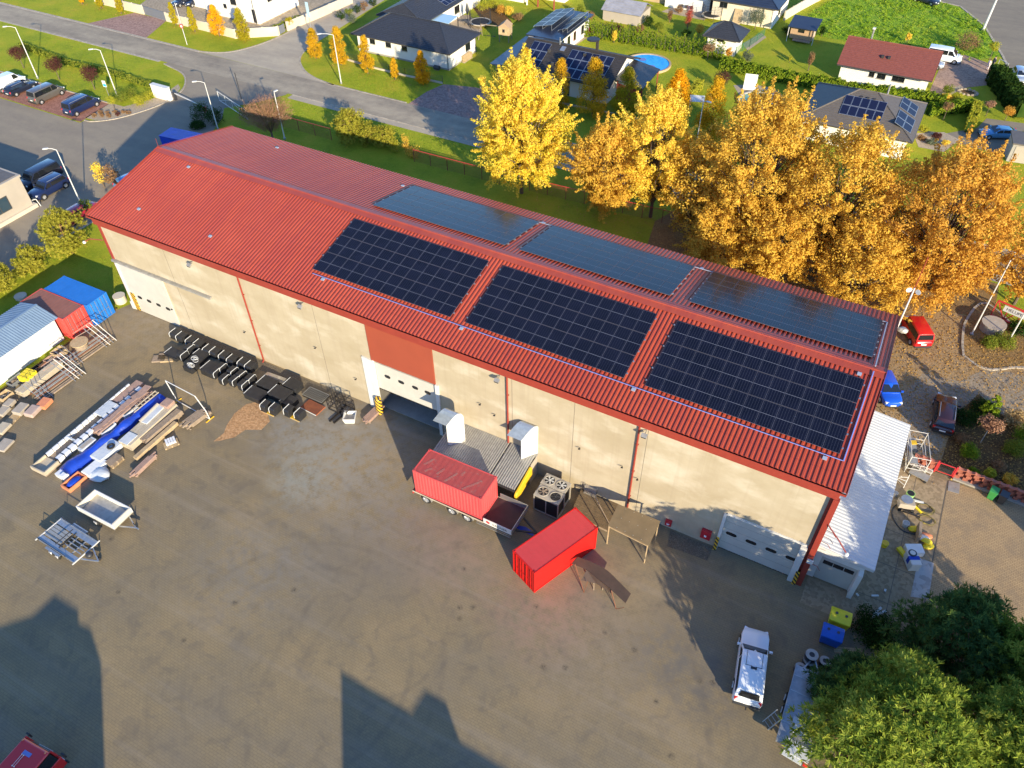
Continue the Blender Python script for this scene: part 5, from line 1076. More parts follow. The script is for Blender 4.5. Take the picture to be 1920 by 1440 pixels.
def trailers():
    # tipping trailer: deep box seen from above
    P_ = [G(a,b,1.05) for a,b in ((178,918),(246,953),(211,988),(143,951))]; c = sum(P_,Vector())/4; d = P_[1]-P_[0]; rz = atan2(d.y,d.x); L = d.length; Wd = (P_[3]-P_[0]).length
    t = thing('tipper_trailer','box trailer with cream rims and an empty dark bed','trailer',(c.x,c.y,.012),rz); l, w = L/2, Wd/2
    m = MB(); m.box(-l,l,-w,w,.55,.62); m.build('bed','galv_dull',t)
    for nm, a in (('side_wall',(-l,l,-w,-w+.10)),('side_wall',(-l,l,w-.10,w)),('end_wall',(-l,-l+.12,-w+.105,w-.105)),('end_wall',(l-.16,l,-w+.105,w-.105))):
        m = MB(); m.box(*a,.622,1.14); bevel(m.build(nm,'cream_wall' if nm == 'end_wall' else 'white',t),.02)
    for s in (-1,1): wheel(t,-.1,s*(w+.02),.31,.2)
    m = MB(); m.bar((l,-.5,.5),(l+1.2,0,.45),.08); m.bar((l,.5,.5),(l+1.2,0,.45),.08); m.bar((l+1.1,0,.45),(l+1.5,0,.45),.09); m.build('drawbar','galv',t)
    m = MB(); m.tube((l+.95,.12,.05),(l+.95,.12,.75),.035,7); m.tube((l+.95,.06,.1),(l+.95,.18,.1),.11,10); m.build('jockey_wheel','rubber',t)
    m = MB(); m.box(-l+.2,l-.2,-.5,-.42,.40,.545); m.box(-l+.2,l-.2,.42,.5,.40,.545); m.tube((-.1,-w,.31),(-.1,w,.31),.05,8); m.build('chassis','steel_dark',t)
    # galvanised car trailer with a load of panels
    P_ = [G(a,b,.75) for a,b in ((112,972),(181,1016),(139,1048),(70,1012))]; c = sum(P_,Vector())/4; d = P_[1]-P_[0]; rz = atan2(d.y,d.x); L = d.length; Wd = (P_[3]-P_[0]).length
    t = thing('car_trailer','galvanised two-axle car trailer with slatted deck, lowest on the left','trailer',(c.x,c.y,.012),rz); l, w = L/2, Wd/2
    for y in (-w+.24,w-.24): m = MB(); m.box(-l,l,y-.22,y+.22,.60,.64); m.build('wheel_track','galv',t)
    for y in (-w,w-.05): m = MB(); m.box(-l,l,y,y+.05,.52,.74); m.build('side_rail','galv',t)
    m = MB()
    for i in range(6): x = -l+.05+i*(L-.1)/5; m.box(x-.04,x+.04,-w+.055,w-.055,.50,.595)
    m.build('cross_member','galv_dull',t)
    for k in range(4): m = MB(); m.box(-l+.15,-l+2.0,-.52+k*.27,-.52+k*.27+.23,.62,.66); m.build('deck_plank','galv_dull',t)
    for y in (-.30,.0,.30): m = MB(); m.bar((.1,y,.63),(l-.2,y,.63),.06); m.build('ladder_bar','galv',t)
    m = MB(); m.bar((-.1,-w+.3,1.05),(-.1,w-.3,1.05),.05); m.bar((.05,-w+.3,.66),(.05,w-.3,.66),.07); m.build('load_bar','steel_dark',t)
    for x in (-l,l): m = MB(); m.bar((x,-w-.15,.62),(x,w+.15,.62),.07); m.build('end_bar','lamp_grey',t)
    for y in (-w-.01,w+.01): m = MB(); m.path([(-l+.3,y,.75),(-l+.3,y,1.05),(l-.9,y,1.05),(l-.9,y,.75)],.025,5); m.build('hand_rail','steel_dark',t)
    for x in (-.45,.28):
        for s in (-1,1): wheel(t,x,s*(w+.14),.30,.19)
    MB().box(-.9,.72,-w-.24,-w-.04,.62,.66).build('mudguard','galv',t); MB().box(-.9,.72,w+.04,w+.24,.62,.66).build('mudguard','galv',t)
    m = MB(); m.bar((l,-.55,.5),(l+1.3,0,.45),.09); m.bar((l,.55,.5),(l+1.3,0,.45),.09); m.build('drawbar','galv',t)
    m = MB(); m.blob((l+.35,0,.62),.30,.28,.22,12,6,.02); m.build('cover','steel_dark',t,smooth=True)
    m = MB(); m.tube((l+.9,.25,.05),(l+.9,.25,.8),.035,7); m.tube((l+.9,.18,.1),(l+.9,.32,.1),.11,10); m.build('jockey_wheel','rubber',t)
    # red lorry cut by the lower left corner
    a, b = G(45,1381,2.7), G(94,1410,2.7); e = (b-a); hd = atan2(e.y,e.x)+pi/2; f = Vector((cos(hd),sin(hd),0)); c = (a+b)/2-f*1.0; c.z = .012
    t = thing('lorry','red lorry with a flat cab roof in the shade at the lower left corner','lorry',tuple(c),hd); w = e.length/2; u = w*1.06
    m = MB(); m.box(-1.0,1.18,-u,u,.55,1.55); bevel(m.build('cab_body','car_red',t),.07,3)
    m = MB(); m.add([(1.0,-w,2.62),(1.0,w,2.62),(-1.0,w,2.62),(-1.0,-w,2.62),(.86,-w*.92,2.74),(.86,w*.92,2.74),(-.95,w*.94,2.76),(-.95,-w*.94,2.76)],[(3,2,1,0),(4,5,6,7),(0,1,5,4),(1,2,6,5),(2,3,7,6),(3,0,4,7)]); rf = bevel(m.build('cab_roof','car_red',t),.05)
    MB().ob((.35,.05,2.757),.24,.60,.015).build('sticker','conduit_blue',rf)
    for y in (-.12,.02): m = MB(); m.tube((-.5,y+.25,2.79),(.2,y+.25,2.79),.013,6); m.blob((-.5,y+.25,2.79),.045,.045,.04,8,4,0); m.blob((.2,y+.25,2.79),.045,.045,.04,8,4,0); m.build('roof_rod','white',rf)
    for y in (-w*.86,w*.86): MB().blob((.82,y,2.78),.06,.06,.06,8,5,0).build('indicator','orange',rf)
    m = MB()
    for x, q in ((1.12,.97),(-.97,1)):
        for s in (-1,1): m.bar((x,s*w*q*1.02,1.56),(x*.92,s*w*q*.97,2.63),.09)
    m.build('cab_pillar','car_red',t)
    m = MB(); m.quad((1.17,-w*.93,1.56),(1.17,w*.93,1.56),(1.0,w*.9,2.6),(1.0,-w*.9,2.6)); ws = m.build('windscreen','glass_dark',t); MB().bar((1.20,-.5,1.64),(1.13,.35,2.02),.03).build('wiper','lamp_grey',ws)
    for s in (-1,1):
        m = MB(); m.quad((-.80,s*w*1.03,1.58),(1.0,s*w*1.03,1.58),(.92,s*w*.985,2.58),(-.78,s*w*.985,2.58)); m.build('side_window','glass_dark',t)
        m = MB(); m.box(-.7,.6,s*(u+.012)-.01,s*(u+.012)+.01,.75,1.5); d = m.build('door','car_red',t); m = MB(); m.ob((-.5,s*(u+.04),1.35),.2,.03,.04); m.build('handle','bumper',d)
        m = MB(); m.bar((1.0,s*u,2.0),(1.25,s*(u+.28),2.0),.03); m.ob((1.28,s*(u+.30),1.9),.10,.24,.42); m.build('mirror','bumper',t)
        m = MB(); m.ob((1.17,s*u*.75,.95),.10,.32,.2); m.build('headlight','lamp_clear',t); wheel(t,.15,s*(u-.12),.48,.28)
    m = MB(); m.box(1.185,1.27,-u,u,.45,.8); m.build('bumper','bumper',t); m = MB(); m.box(-5.5,1.0,-.4,.4,.5,.7); m.build('chassis','bumper',t)
    m = MB(); m.box(-5.6,-1.25,-u,u,.95,2.35); bevel(m.build('load_body','car_red',t),.05)
    for s in (-1,1): wheel(t,-3.9,s*(u-.14),.48,.28)
    # platform trailer under the pine at the lower right
    a, b = G(1462,1392,.9), G(1500,1248,.9); d = b-a; rz = atan2(d.y,d.x); L = d.length; c = a.lerp(b,.5)
    t = thing('platform_trailer','long aluminium-decked trailer half under the pine, with loading ramps','trailer',(c.x,c.y,.012),rz); l, w = L/2, 1.0; n0 = Vector((d.y,-d.x,0)).normalized()
    t.location = c+n0*.75; t.location.z = .012
    m = MB(); m.box(-l,l,-w,w,.78,.86); m.build('deck','galv',t)
    for y in (-w,w-.05): m = MB(); m.box(-l,l,y,y+.05,.862,1.02); m.build('side_rail','galv',t)
    for k in range(5): m = MB(); m.box(-l+.3+k*L/5,-l+.36+k*L/5,-w+.055,w-.055,.862,.885); m.build('deck_bar','alu',t)
    m = MB(); m.ob((-l+1.25,-.25,1.12),1.1,1.25,.5,.05); bevel(m.build('tool_box','alu',t),.03); m = MB(); m.ob((-l+1.25,-.25,1.385),1.0,1.1,.02,.05); m.build('box_lid','wrap_clear',t)
    m = MB(); m.ob((-l-.05,-.35,1.0),.85,1.5,.10,-.12); m.ob((-l-.45,-.15,.85),.5,1.2,.06,-.12); m.build('tail_ramp','white_sheet',t)
    m = MB(); m.ob((-l-.55,-.95,.75),.18,.26,.24); m.build('tail_lamp','lamp_red',t)
    for x in (-.4,.5):
        for s in (-1,1): wheel(t,x,s*(w-.05),.36,.24)
    m = MB(); m.bar((l,-.5,.7),(l+1.2,0,.6),.1); m.bar((l,.5,.7),(l+1.2,0,.6),.1); m.build('drawbar','galv',t)
    m = MB(); m.box(-l+.1,l-.1,-.55,-.45,.6,.775); m.box(-l+.1,l-.1,.45,.55,.6,.775); m.build('chassis','steel_dark',t)
    p, q = G(1438,1355,.5), G(1462,1340,.85); t = thing('step_ladder','grey step ladder leaning against the platform trailer','ladder',(0,0,0)); e = Vector((q.y-p.y,p.x-q.x,0)).normalized()*.28
    for s in (-1,1): m = W(); m.bar((p.x+e.x*s,p.y+e.y*s,.02),(q.x+e.x*s,q.y+e.y*s,1.05),.05); m.build('stile','galv_dull',t)
    for i in range(4):
        k = (i+.6)/4.6; v = Vector((p.x,p.y,.02)).lerp(Vector((q.x,q.y,1.05)),k); m = W(); m.bar(v-e*.95,v+e*.95,.04); m.build('rung','galv_dull',t)
    for k, (px, r, z0) in enumerate((((1519,1228),.42,.5),((1517,1240),.42,0),((1500,1254),.38,0),((1546,1241),.36,0))):
        g = G(*px,.3); t = thing('cable_reel',('dark cable reel on top of the pair near the blue bin','dark cable reel under the topmost reel near the blue bin','dark cable reel at the front end of the platform trailer','cable reel half hidden under the pine')[k],'cable reel',(g.x,g.y,.012+z0),0,'cable reels by the platform trailer')
        if k == 0: t.location.x, t.location.y = G(1518,1236,.3)[:2]
        m = MB(); m.lathe([(r,0),(r,.05)],(0,0,0),18); m.build('lower_flange','bin_dark',t); m = MB(); m.lathe([(r*.8,.05),(r*.8,.42)],(0,0,0),16); m.build('cable','steel_dark',t)
        m = MB(); n = 18; m.add([(r*cos(2*pi*i/n),r*sin(2*pi*i/n),.46) for i in range(n)]+[(r*.45*cos(2*pi*i/n),r*.45*sin(2*pi*i/n),.46) for i in range(n)],[(i,(i+1)%n,n+(i+1)%n,n+i) for i in range(n)]); o = m.build('upper_flange','galv_dull',t); s = o.modifiers.new('thick','SOLIDIFY'); s.thickness = .04
    g = G(1560,1210); o = MB()
    for i in range(3): o.box(-.9+i*.02,.9,-.22+i*.15,-.10+i*.15,.0,.05)
    tag(o.build('plank','timber',None,tuple(g+Vector((1.0,.1,.012))),rz=.4),'pale planks on the ground beside the blue waste bin','plank')
    g = G(1645,1155); t = thing('gutter_pieces','white gutter pieces dropped beside the yellow waste bin','gutter',(g.x,g.y,.2),.9)
    for k in range(2): m = MB(); m.ob((.1*k,.22*k,.05),1.3-.4*k,.16,.09,.25*k); m.build('gutter','white',t)
    m = MB(); m.path([(-.3+.5*cos(2.6+2.8*j/10)-.4,.3+.55*sin(2.6+2.8*j/10),.03) for j in range(11)],.02,5); m.build('cable','lamp_grey',t)
    # waste bins
    for k, (px, mt, lab) in enumerate((((1573,1162),'bin_yellow','yellow wheeled waste container behind the blue one'),((1558,1192),'bin_blue','blue wheeled waste container in front of the yellow one'))):
        g = G(*px,.7); t = thing('waste_container',lab,'waste container',(g.x,g.y,.012),.05,'waste containers at the right')
        m = MB(); m.add([(-.58,-.45,.18),(.58,-.45,.18),(.58,.40,.18),(-.58,.40,.18),(-.68,-.56,1.1),(.68,-.56,1.1),(.68,.52,1.1),(-.68,.52,1.1)],[(3,2,1,0),(0,1,5,4),(1,2,6,5),(2,3,7,6),(3,0,4,7),(4,5,6,7)]); bevel(m.build('bin_body',mt,t),.03)
        m = MB(); pr = [(-.60,1.105),(-.58,1.22),(-.25,1.36),(.15,1.38),(.50,1.26),(.56,1.105)]; m.ext([(-.70,a,b) for a,b in pr],(1.40,0,0)); bevel(m.build('lid',mt,t),.04)
        for x in (-.32,.32): m = MB(); m.lathe([(.10,0),(.10,.02)],(x,0,1.385),12); m.build('inlet','bin_dark',t)
        for x in (-.5,.5):
            for y in (-.36,.32): m = MB(); m.tube((x-.03,y,.09),(x+.03,y,.09),.085,10); m.build('castor','rubber',t)
# ---------------------------------------------------------------- east side: block wall, gate, clutter, mast, flagpoles
def east_side():
    def block_wall(label, pa, pb, H=1.15):
        a, b = G(*pa), G(*pb); d = b-a; rz = atan2(d.y,d.x); L = d.length; t = thing('block_wall',label,'wall',(a.x,a.y,.012),rz,'red block walls')
        m = MB(); m.box(0,L,-.18,.30,0,.16); m.build('footing','concrete_grey',t)
        n = max(1,round(L/.62)); p = L/n
        for i in range(n):
            m = MB()
            for r in range(3):
                z = .17+r*.33; off = (p/2 if r % 2 else 0)
                x0 = i*p+.02; 
                m.box(x0+off*.5,x0+p*.46+off*.5,0,.16,z,z+.30); m.box(x0+p*.50+off*.5,x0+p*.62+off*.5,.06,.22,z,z+.30)
                m.box(x0,x0+p-.03,.225,.27,z-.002,z+.31)
            m.build('block_bay','brick_red',t)
            m = MB(); k = 6
            for j in range(k):
                u, v = j/k, (j+1)/k; zz = lambda q: 1.20+.10*(2*q-1)**2
                m.add([(i*p+p*u,-.02,zz(u)),(i*p+p*v,-.02,zz(v)),(i*p+p*v,.26,zz(v)),(i*p+p*u,.26,zz(u)),(i*p+p*u,-.02,zz(u)-.07),(i*p+p*v,-.02,zz(v)-.07),(i*p+p*v,.26,zz(v)-.07),(i*p+p*u,.26,zz(u)-.07)],[(0,1,2,3),(7,6,5,4),(0,4,5,1),(3,2,6,7)])
            m.build('coping','brick_red',t)
    block_wall('red perforated block wall left of the red gate',(1706,872),(1748,886)); block_wall('red perforated block wall right of the red gate, running past the wheelie bins',(1786,897),(1960,962))
    a, b = G(1751,884), G(1785,896); d = b-a; L = d.length; t = thing('gate','bright red metal gate between the two red block walls','gate',(a.x,a.y,.02),atan2(d.y,d.x))
    for x in (0,L): m = MB(); m.bar((x,0,0),(x,0,1.3),.12); m.bar((x,0,.06),(x,.7,.06),.08); m.build('gate_post','gate_red',t)
    m = MB()
    for z in (.2,1.15): m.bar((.12,0,z),(L-.12,0,z),.06)
    for x in (.12,L-.12): m.bar((x,0,.2),(x,0,1.15),.06)
    m.build('gate_frame','gate_red',t); m = MB()
    for i in range(11): x = .2+i*(L-.4)/10; m.bar((x,0,.22),(x,0,1.13),.03)
    m.build('gate_bars','iron_black',t)
    for k,(px,mt,lab) in enumerate((((1861,923),'bin_green','green wheelie bin in front of the red block wall'),((1880,931),'bin_dark','dark grey wheelie bin right of the green one'))):
        g = G(*px,.5); t = thing('wheelie_bin',lab,'wheelie bin',(g.x,g.y-.2,.015),-.2,'wheelie bins')
        m = MB(); m.add([(-.22,-.26,.06),(.22,-.26,.06),(.22,.22,.06),(-.22,.22,.06),(-.29,-.36,.98),(.29,-.36,.98),(.29,.33,.98),(-.29,.33,.98)],[(3,2,1,0),(4,5,6,7),(0,1,5,4),(1,2,6,5),(2,3,7,6),(3,0,4,7)]); bevel(m.build('bin_body',mt,t),.03)
        m = MB(); m.box(-.31,.31,-.38,.38,.985,1.05); bevel(m.build('lid',mt,t),.03)
        for s in (-1,1): m = MB(); m.tube((s*.20,.27,.10),(s*.27,.27,.10),.10,10); m.build('wheel','rubber',t)
    # scaffold pieces by the annex
    g = G(1722,868); t = thing('scaffold_tower','low white scaffold tower with boards beside the annex','scaffold',(g.x-.5,g.y+.1,.02),radians(12))
    for x in (-.7,.7):
        for y in (-1.5,1.5): m = MB(); m.tube((x,y,0),(x,y,1.9),.03,6); m.build('standard','lamp_grey',t)
    m = MB()
    for z in (.5,1.0,1.85):
        for x in (-.7,.7): m.tube((x,-1.5,z),(x,1.5,z),.025,5)
        for y in (-1.5,1.5): m.tube((-.7,y,z),(.7,y,z),.025,5)
    m.tube((-.7,-1.5,.1),(-.7,1.5,1.8),.022,5); m.build('ledgers','lamp_grey',t)
    m = MB(); m.box(-.62,.0,-1.45,1.45,1.05,1.10); m.build('scaffold_board','galv_dull',t); m = MB(); m.ob((-.2,.9,1.14),.45,.4,.06,.3); m.build('tool_tray','yellow',t)
    m = MB(); m.lathe([(.16,0),(.2,.35)],(-.25,-.3,1.10),12); m.build('bucket','bin_dark',t)
    g = G(1735,893); t = thing('frame_trolley','flat grey frame trolley leaning by the left red block wall','trolley',(g.x-.5,g.y-.3,.02),radians(-12)); m = MB(); m.box(-.75,.75,-.45,.3,.30,.36); m.build('platform','galv_dull',t)
    m = MB()
    for x in (-.7,-.2,.3,.7): m.tube((x,.4,0),(x,.4,.9),.025,5)
    m.tube((-.7,.4,.9),(.7,.4,.9),.025,5); m.tube((-.7,.4,.5),(.7,.4,.5),.025,5); m.build('rail','lamp_grey',t); 
    for x in (-.6,.6): m = MB(); m.tube((x,-.4,.12),(x,-.34,.12),.12,10); m.build('castor','rubber',t)
    a, b = G(1684,906,.02), G(1706,912,.02); t = thing('step_ladder','cream step ladder lying open at the annex corner','ladder',tuple(a),0); 
    for p, q in ((G(1690,893,.9),G(1680,900,.02)),(G(1706,890,.9),G(1694,915,.02))): m = MB(); m.bar(p-a,q-a,.05); m.build('stile','lamp_grey',t)
    for k in (.2,.5,.8): m = MB(); m.bar(G(1690,893,.9).lerp(G(1680,900,.02),k)-a,G(1706,890,.9).lerp(G(1694,915,.02),k)-a,.04); m.build('rung','lamp_grey',t)
    # plastering gear on the apron
    g = G(1703,934); t = thing('bucket','light green bucket standing on the concrete apron','bucket',(g.x,g.y,.02)); m = MB(); n = 16; m.lathe([(.26,0),(.33,.62)],(0,0,0),n); m.build('shell','green_tub',t); m = MB(); m.lathe([(.28,.622),(.28,.63)],(0,0,0),n); m.build('opening','black',t)
    g = G(1700,948,.3); t = thing('plaster_machine','grey plastering machine with hoses on the concrete apron','machine',(g.x,g.y,.02),.3); m = MB(); m.box(-.7,.5,-.35,.35,.25,.75); bevel(m.build('body','grey_wall',t),.05); m = MB(); m.lathe([(.2,.76),(.45,1.05)],(-.2,0,0),12); m.build('hopper','galv',t)
    for x in (-.55,.4): m = MB(); m.tube((x,-.42,.15),(x,-.36,.15),.15,12); m.build('wheel','rubber',t)
    a, b = G(1706,940,.5), G(1728,962,.3); o = MB(); o.bar(a,b,.16,.12); tag(o.build('spirit_level','yellow_plain'),'long yellow tool lying over the plastering machine','tool')
    a, b = G(1692,958,.25), G(1725,970,.2); o = MB(); o.bar(a,b,.10,.08); tag(o.build('pry_bar','iron_black'),'black bar lying in front of the plastering machine','bar')
    a, b = G(1705,936,.3), G(1732,943,.1); o = MB(); o.bar(a,b,.20,.05); tag(o.build('lath','white'),'white lath lying behind the plastering machine','lath')
    rnd = random.Random(3)
    def hose(label, px, r, mt, turns, th=.035):
        g = G(*px,.05); o = MB(); pts = []
        for i in range(turns*16+1): a = 2*pi*i/16; k = r*(1-.08*(i/16))+rnd.uniform(-.03,.03); pts.append((k*cos(a)*1.15,k*sin(a)*.85,.05+.03*(i/16)))
        o.path(pts,th,5); tag(o.build('hose',mt,None,(g.x,g.y,.02)),label,'hose','hoses on the apron')
    hose('coil of yellow and black hose right of the plastering machine',(1735,955),.62,'hose_yellow',3,.028); hose('loose loop of thin yellow hose in front of the coil',(1738,976),.55,'hose_yellow',2,.025)
    g = G(1690,968); o = MB(); o.path(curve3([(.6,1.5,.04),(-.3,1.2,.04),(-.75,.4,.04),(-.6,-.4,.04),(-.1,-1.1,.04),(.4,-1.4,.04),(1.2,-1.3,.04)]),.05,6); tag(o.build('hose','bin_dark',None,(g.x,g.y,.02)),'thick dark hose curving from the plastering machine to the white bucket','hose','hoses on the apron')
    for k,(px,mt,r,h,lab) in enumerate((((1696,986),'white',.26,.4,'white bucket at the end of the dark hose'),((1657,1024),'yellow_plain',.26,.42,'round yellow bucket by the annex corner'),((1677,929),'white',.20,.35,'small white bucket tucked against the annex wall'))):
        g = G(*px); t = thing('bucket',lab,'bucket',(g.x,g.y,.02),0,'buckets on the apron'); m = MB(); m.lathe([(r*.8,0),(r,h)],(0,0,0),14); m.build('shell',mt,t); m = MB(); m.lathe([(r*.85,h+.003),(r*.85,h+.01)],(0,0,0),14); m.build('contents','galv_dull' if k != 1 else 'yellow',t)
    for k,(px,rz,mt) in enumerate((((1715,990),.6,'yellow_plain'),((1738,1003),.2,'orange'),((1735,1015),-.3,'yellow_plain'),((1742,1022),.7,'yellow_plain'),((1730,1010),.1,'white'))):
        g = G(*px,.25); o = MB(); o.blob((0,0,.12),.46,.30,.13,14,7,.10); z = .02 if k in (0,1,3) else .26
        tag(o.build('plaster_bag',mt,None,(g.x,g.y,z),smooth=True,rz=rz),('yellow and white bag lying apart near the white bucket','orange bag at the back of the bag pile','yellow bag on top of the bag pile','torn yellow bag at the front of the bag pile','white bag in the middle of the bag pile')[k],'bag','plaster bags on the apron')
    g = G(1728,1008,.1); o = MB(); o.box(-.1,.1,-.7,.7,0,.9); tag(o.build('board_stack','timber_old',None,(g.x-.35,g.y+.1,.02),rz=.1),'upright dark board pack behind the bag pile','board')
    g = G(1692,1035,.2); o = MB(); o.ob((0,0,.14),.9,.38,.26,0); tag(bevel(o.build('tool_case','yellow_plain',None,(g.x,g.y,.02),rz=-.75),.05),'yellow tool case lying beside the white canister machine','tool case')
    g = G(1710,1052,.4); t = thing('mixing_station','white canister machine with a blue band and round lid on the apron','machine',(g.x,g.y,.02),radians(28)); m = MB(); m.box(-.38,.38,-.62,.62,0,.85); bevel(m.build('body','white',t),.05); m = MB(); m.box(-.39,.39,-.20,.12,.30,.862); m.build('band','tarp_blue',t)
    m = MB(); m.lathe([(.30,.86),(.30,.93)],(0,.36,0),16); m.build('lid','bin_dark',t); m = MB(); m.lathe([(.2,.931),(.2,.95)],(0,.36,0),14); m.build('lid_cap','white',t)
    g = G(1712,1034,.1); o = MB(); o.box(-.6,.6,-.4,.4,0,.5); tag(o.build('pallet_box','wrap_white',None,(g.x,g.y,.02),rz=radians(28)),'white box behind the canister machine','box')
    for k,px in enumerate(((1640,1118),(1659,1108),(1607,1116),(1582,1100))):
        g = G(*px); o = MB(); o.ob((0,0,.05),.5 if k==0 else .22,.14,.09,0); tag(o.build('debris','white',None,(g.x,g.y,.02),rz=.5+k),('white offcut lying in front of the annex','small white scrap right of the white offcut','small white scrap below the annex corner','white scrap close to the hall corner')[k],'debris','white scraps before the annex')
    o = W(); g = G(1738,890,.02); e = G(1784,920,.02); q = GP('1779,902 1800,907 1798,926 1777,920',.02); o.quad(*q); o2 = o.build('steel_plate','galv_dull'); s = o2.modifiers.new('thick','SOLIDIFY'); s.thickness = .02; tag(o2,'flat grey plate on the paving in front of the red gate','plate')
    # mast on the roof corner
    t = thing('antenna_mast','tall white antenna mast with two small dishes at the roof corner','antenna mast',(68.95,19.75,9.2))
    m = MB(); m.tube((0,0,0),(0,0,4.6),.06,8); m.build('lower_pole','lamp_grey',t); m = MB(); m.tube((0,0,4.6),(0,0,7.4),.035,6); m.build('upper_pole','trim_red',t)
    for dx, a in ((-.35,.4),(.38,-.5)): m = MB(); m.lathe([(.05,0),(.22,.10),(.22,.12)],(0,0,0),14); o = m.build('dish','white',t); o.location = (dx,-.05,4.4); o.rotation_euler = (pi/2,0,a)
    m = MB(); m.bar((0,0,.2),(-.5,-.3,.2),.06); m.bar((0,0,1.4),(-.5,-.3,1.4),.06); m.build('wall_bracket','galv',t)
    m = MB(); m.blob((.45,.1,.5),.42,.3,.25,10,5,.1); m.build('junction_cover','galv_dull',t)
    for k,(px,h) in enumerate((((1822,626),8.6),((1888,645),8.6))):
        g = G(*px,.1); t = thing('flagpole',('white flagpole in the leaf bed beside the stone block','white flagpole in front of the red lattice sign')[k],'flagpole',(g.x,g.y,.1),0,'flagpoles in the leaf bed')
        m = MB(); m.tube((0,0,0),(0,0,h),.075,8,.04); m.build('pole','white',t); m = MB(); m.blob((0,0,h),.07,.07,.07,8,5,0); m.build('finial','white',t); m = MB(); m.box(-.15,.15,-.15,.15,-.02,.05); m.build('base_plate','galv',t)
    # sign on a red lattice
    a, b = G(1858,590,.2), G(1950,630,.2); d = b-a; rz = atan2(d.y,d.x); L = d.length; t = thing('company_sign','white letter sign on a red steel lattice in the leaf bed','sign',(a.x,a.y,.1),rz)
    m = MB()
    for z in (.1,1.9): m.bar((0,0,z),(L,0,z),.12)
    for i in range(5): m.bar((i*L/4,0,.1),(i*L/4,0,1.9),.09)
    for i in range(4): m.bar((i*L/4,0,.1 if i%2 else 1.9),((i+1)*L/4,0,1.9 if i%2 else .1),.08)
    m.bar((L*.35,0,1.2),(L*.6,0,1.9),.07); m.build('lattice','gate_red',t)
    m = MB(); m.box(.75,2.75,-.16,-.10,1.15,1.78); p = m.build('board','white',t); lettering('lettering','HELUPE',.44,'steel_dark',p,(1.75,-.168,1.47),(pi/2,0,0))
    g = G(1861,612,.5); t = thing('stone_block','round pale concrete shaft cover behind the white flagpole','concrete block',(g.x,g.y,.1)); m = MB(); m.lathe([(1.05,0),(1.08,.75)],(0,0,0),22); m.build('shaft','concrete_grey',t); m = MB(); m.lathe([(1.12,.755),(1.12,.86)],(0,0,0),22); m.build('cover','stone_block',t)
    # kerb stones beyond the red van are part of the setting; boundary mesh fence behind the hall
def curve3(pts, k=6):
    P = [Vector(p) for p in pts]; P = [P[0]*2-P[1]]+P+[P[-1]*2-P[-2]]; out = []
    for i in range(1,len(P)-2):
        for j in range(k):
            t = j/k; a,b,c,d = P[i-1:i+3]; out.append(.5*((2*b)+(c-a)*t+(2*a-5*b+4*c-d)*t*t+(3*b-a-3*c+d)*t**3))
    return out+[P[-2]]
# ---------------------------------------------------------------- fences
def mesh_fence(label, pts, H, mt, post, wire=.16, step=2.5, group=None, cat='fence', name='mesh_fence', base=None, rail=None):
    t = thing(name,label,cat,(pts[0][0],pts[0][1],0),0,group); o = Vector((pts[0][0],pts[0][1],0))
    m = MB()
    for p, q in zip(pts,pts[1:]):
        p = Vector((p[0],p[1],0))-o; q = Vector((q[0],q[1],0))-o; d = q-p; L = d.length; n = int(L/wire)
        for i in range(n+1): v = p+d*(i/max(n,1)); m.bar(v+Vector((0,0,.08)),v+Vector((0,0,H)),.012)
        k = int(H/.2)
        for i in range(k+1): z = .08+(H-.08)*i/k; m.bar(p+Vector((0,0,z)),q+Vector((0,0,z)),.012)
    m.build('wire_mesh',mt,t)
    for p, q in zip(pts,pts[1:]):
        p = Vector((p[0],p[1],0))-o; q = Vector((q[0],q[1],0))-o; L = (q-p).length; n = max(1,round(L/step))
        for i in range(n+1): v = p.lerp(q,i/n); m = MB(); m.bar(v,v+Vector((0,0,H+.06)),.06); m.build('post',post,t)
        if rail: m = MB(); m.bar(p+Vector((0,0,H)),q+Vector((0,0,H)),.05); m.build('top_rail',rail,t)
        if base: m = MB(); m.bar(p+Vector((0,0,.12)),q+Vector((0,0,.12)),.18,.26); m.build('plinth',base,t)
    return t
def panel_wall(label, pts, H, mt, w=.2, group=None, name='garden_wall', cat='wall', posts=None, step=2.5):
    t = thing(name,label,cat,(pts[0][0],pts[0][1],0),0,group); o = Vector((pts[0][0],pts[0][1],0))
    for p, q in zip(pts,pts[1:]):
        p = Vector((p[0],p[1],0))-o; q = Vector((q[0],q[1],0))-o; d = (q-p); L = d.length; n = max(1,round(L/step))
        for i in range(n):
            a, b = p.lerp(q,(i+.02)/n), p.lerp(q,(i+.98)/n); m = MB(); m.bar(a+Vector((0,0,H/2)),b+Vector((0,0,H/2)),w,H); m.build('panel',mt,t)
        for i in range(n+1): v = p.lerp(q,i/n); m = MB(); m.ob(v+Vector((0,0,H/2+.03)),w*1.25,w*1.25,H+.06,atan2(d.y,d.x)); m.build('pier',posts or mt,t)
    return t
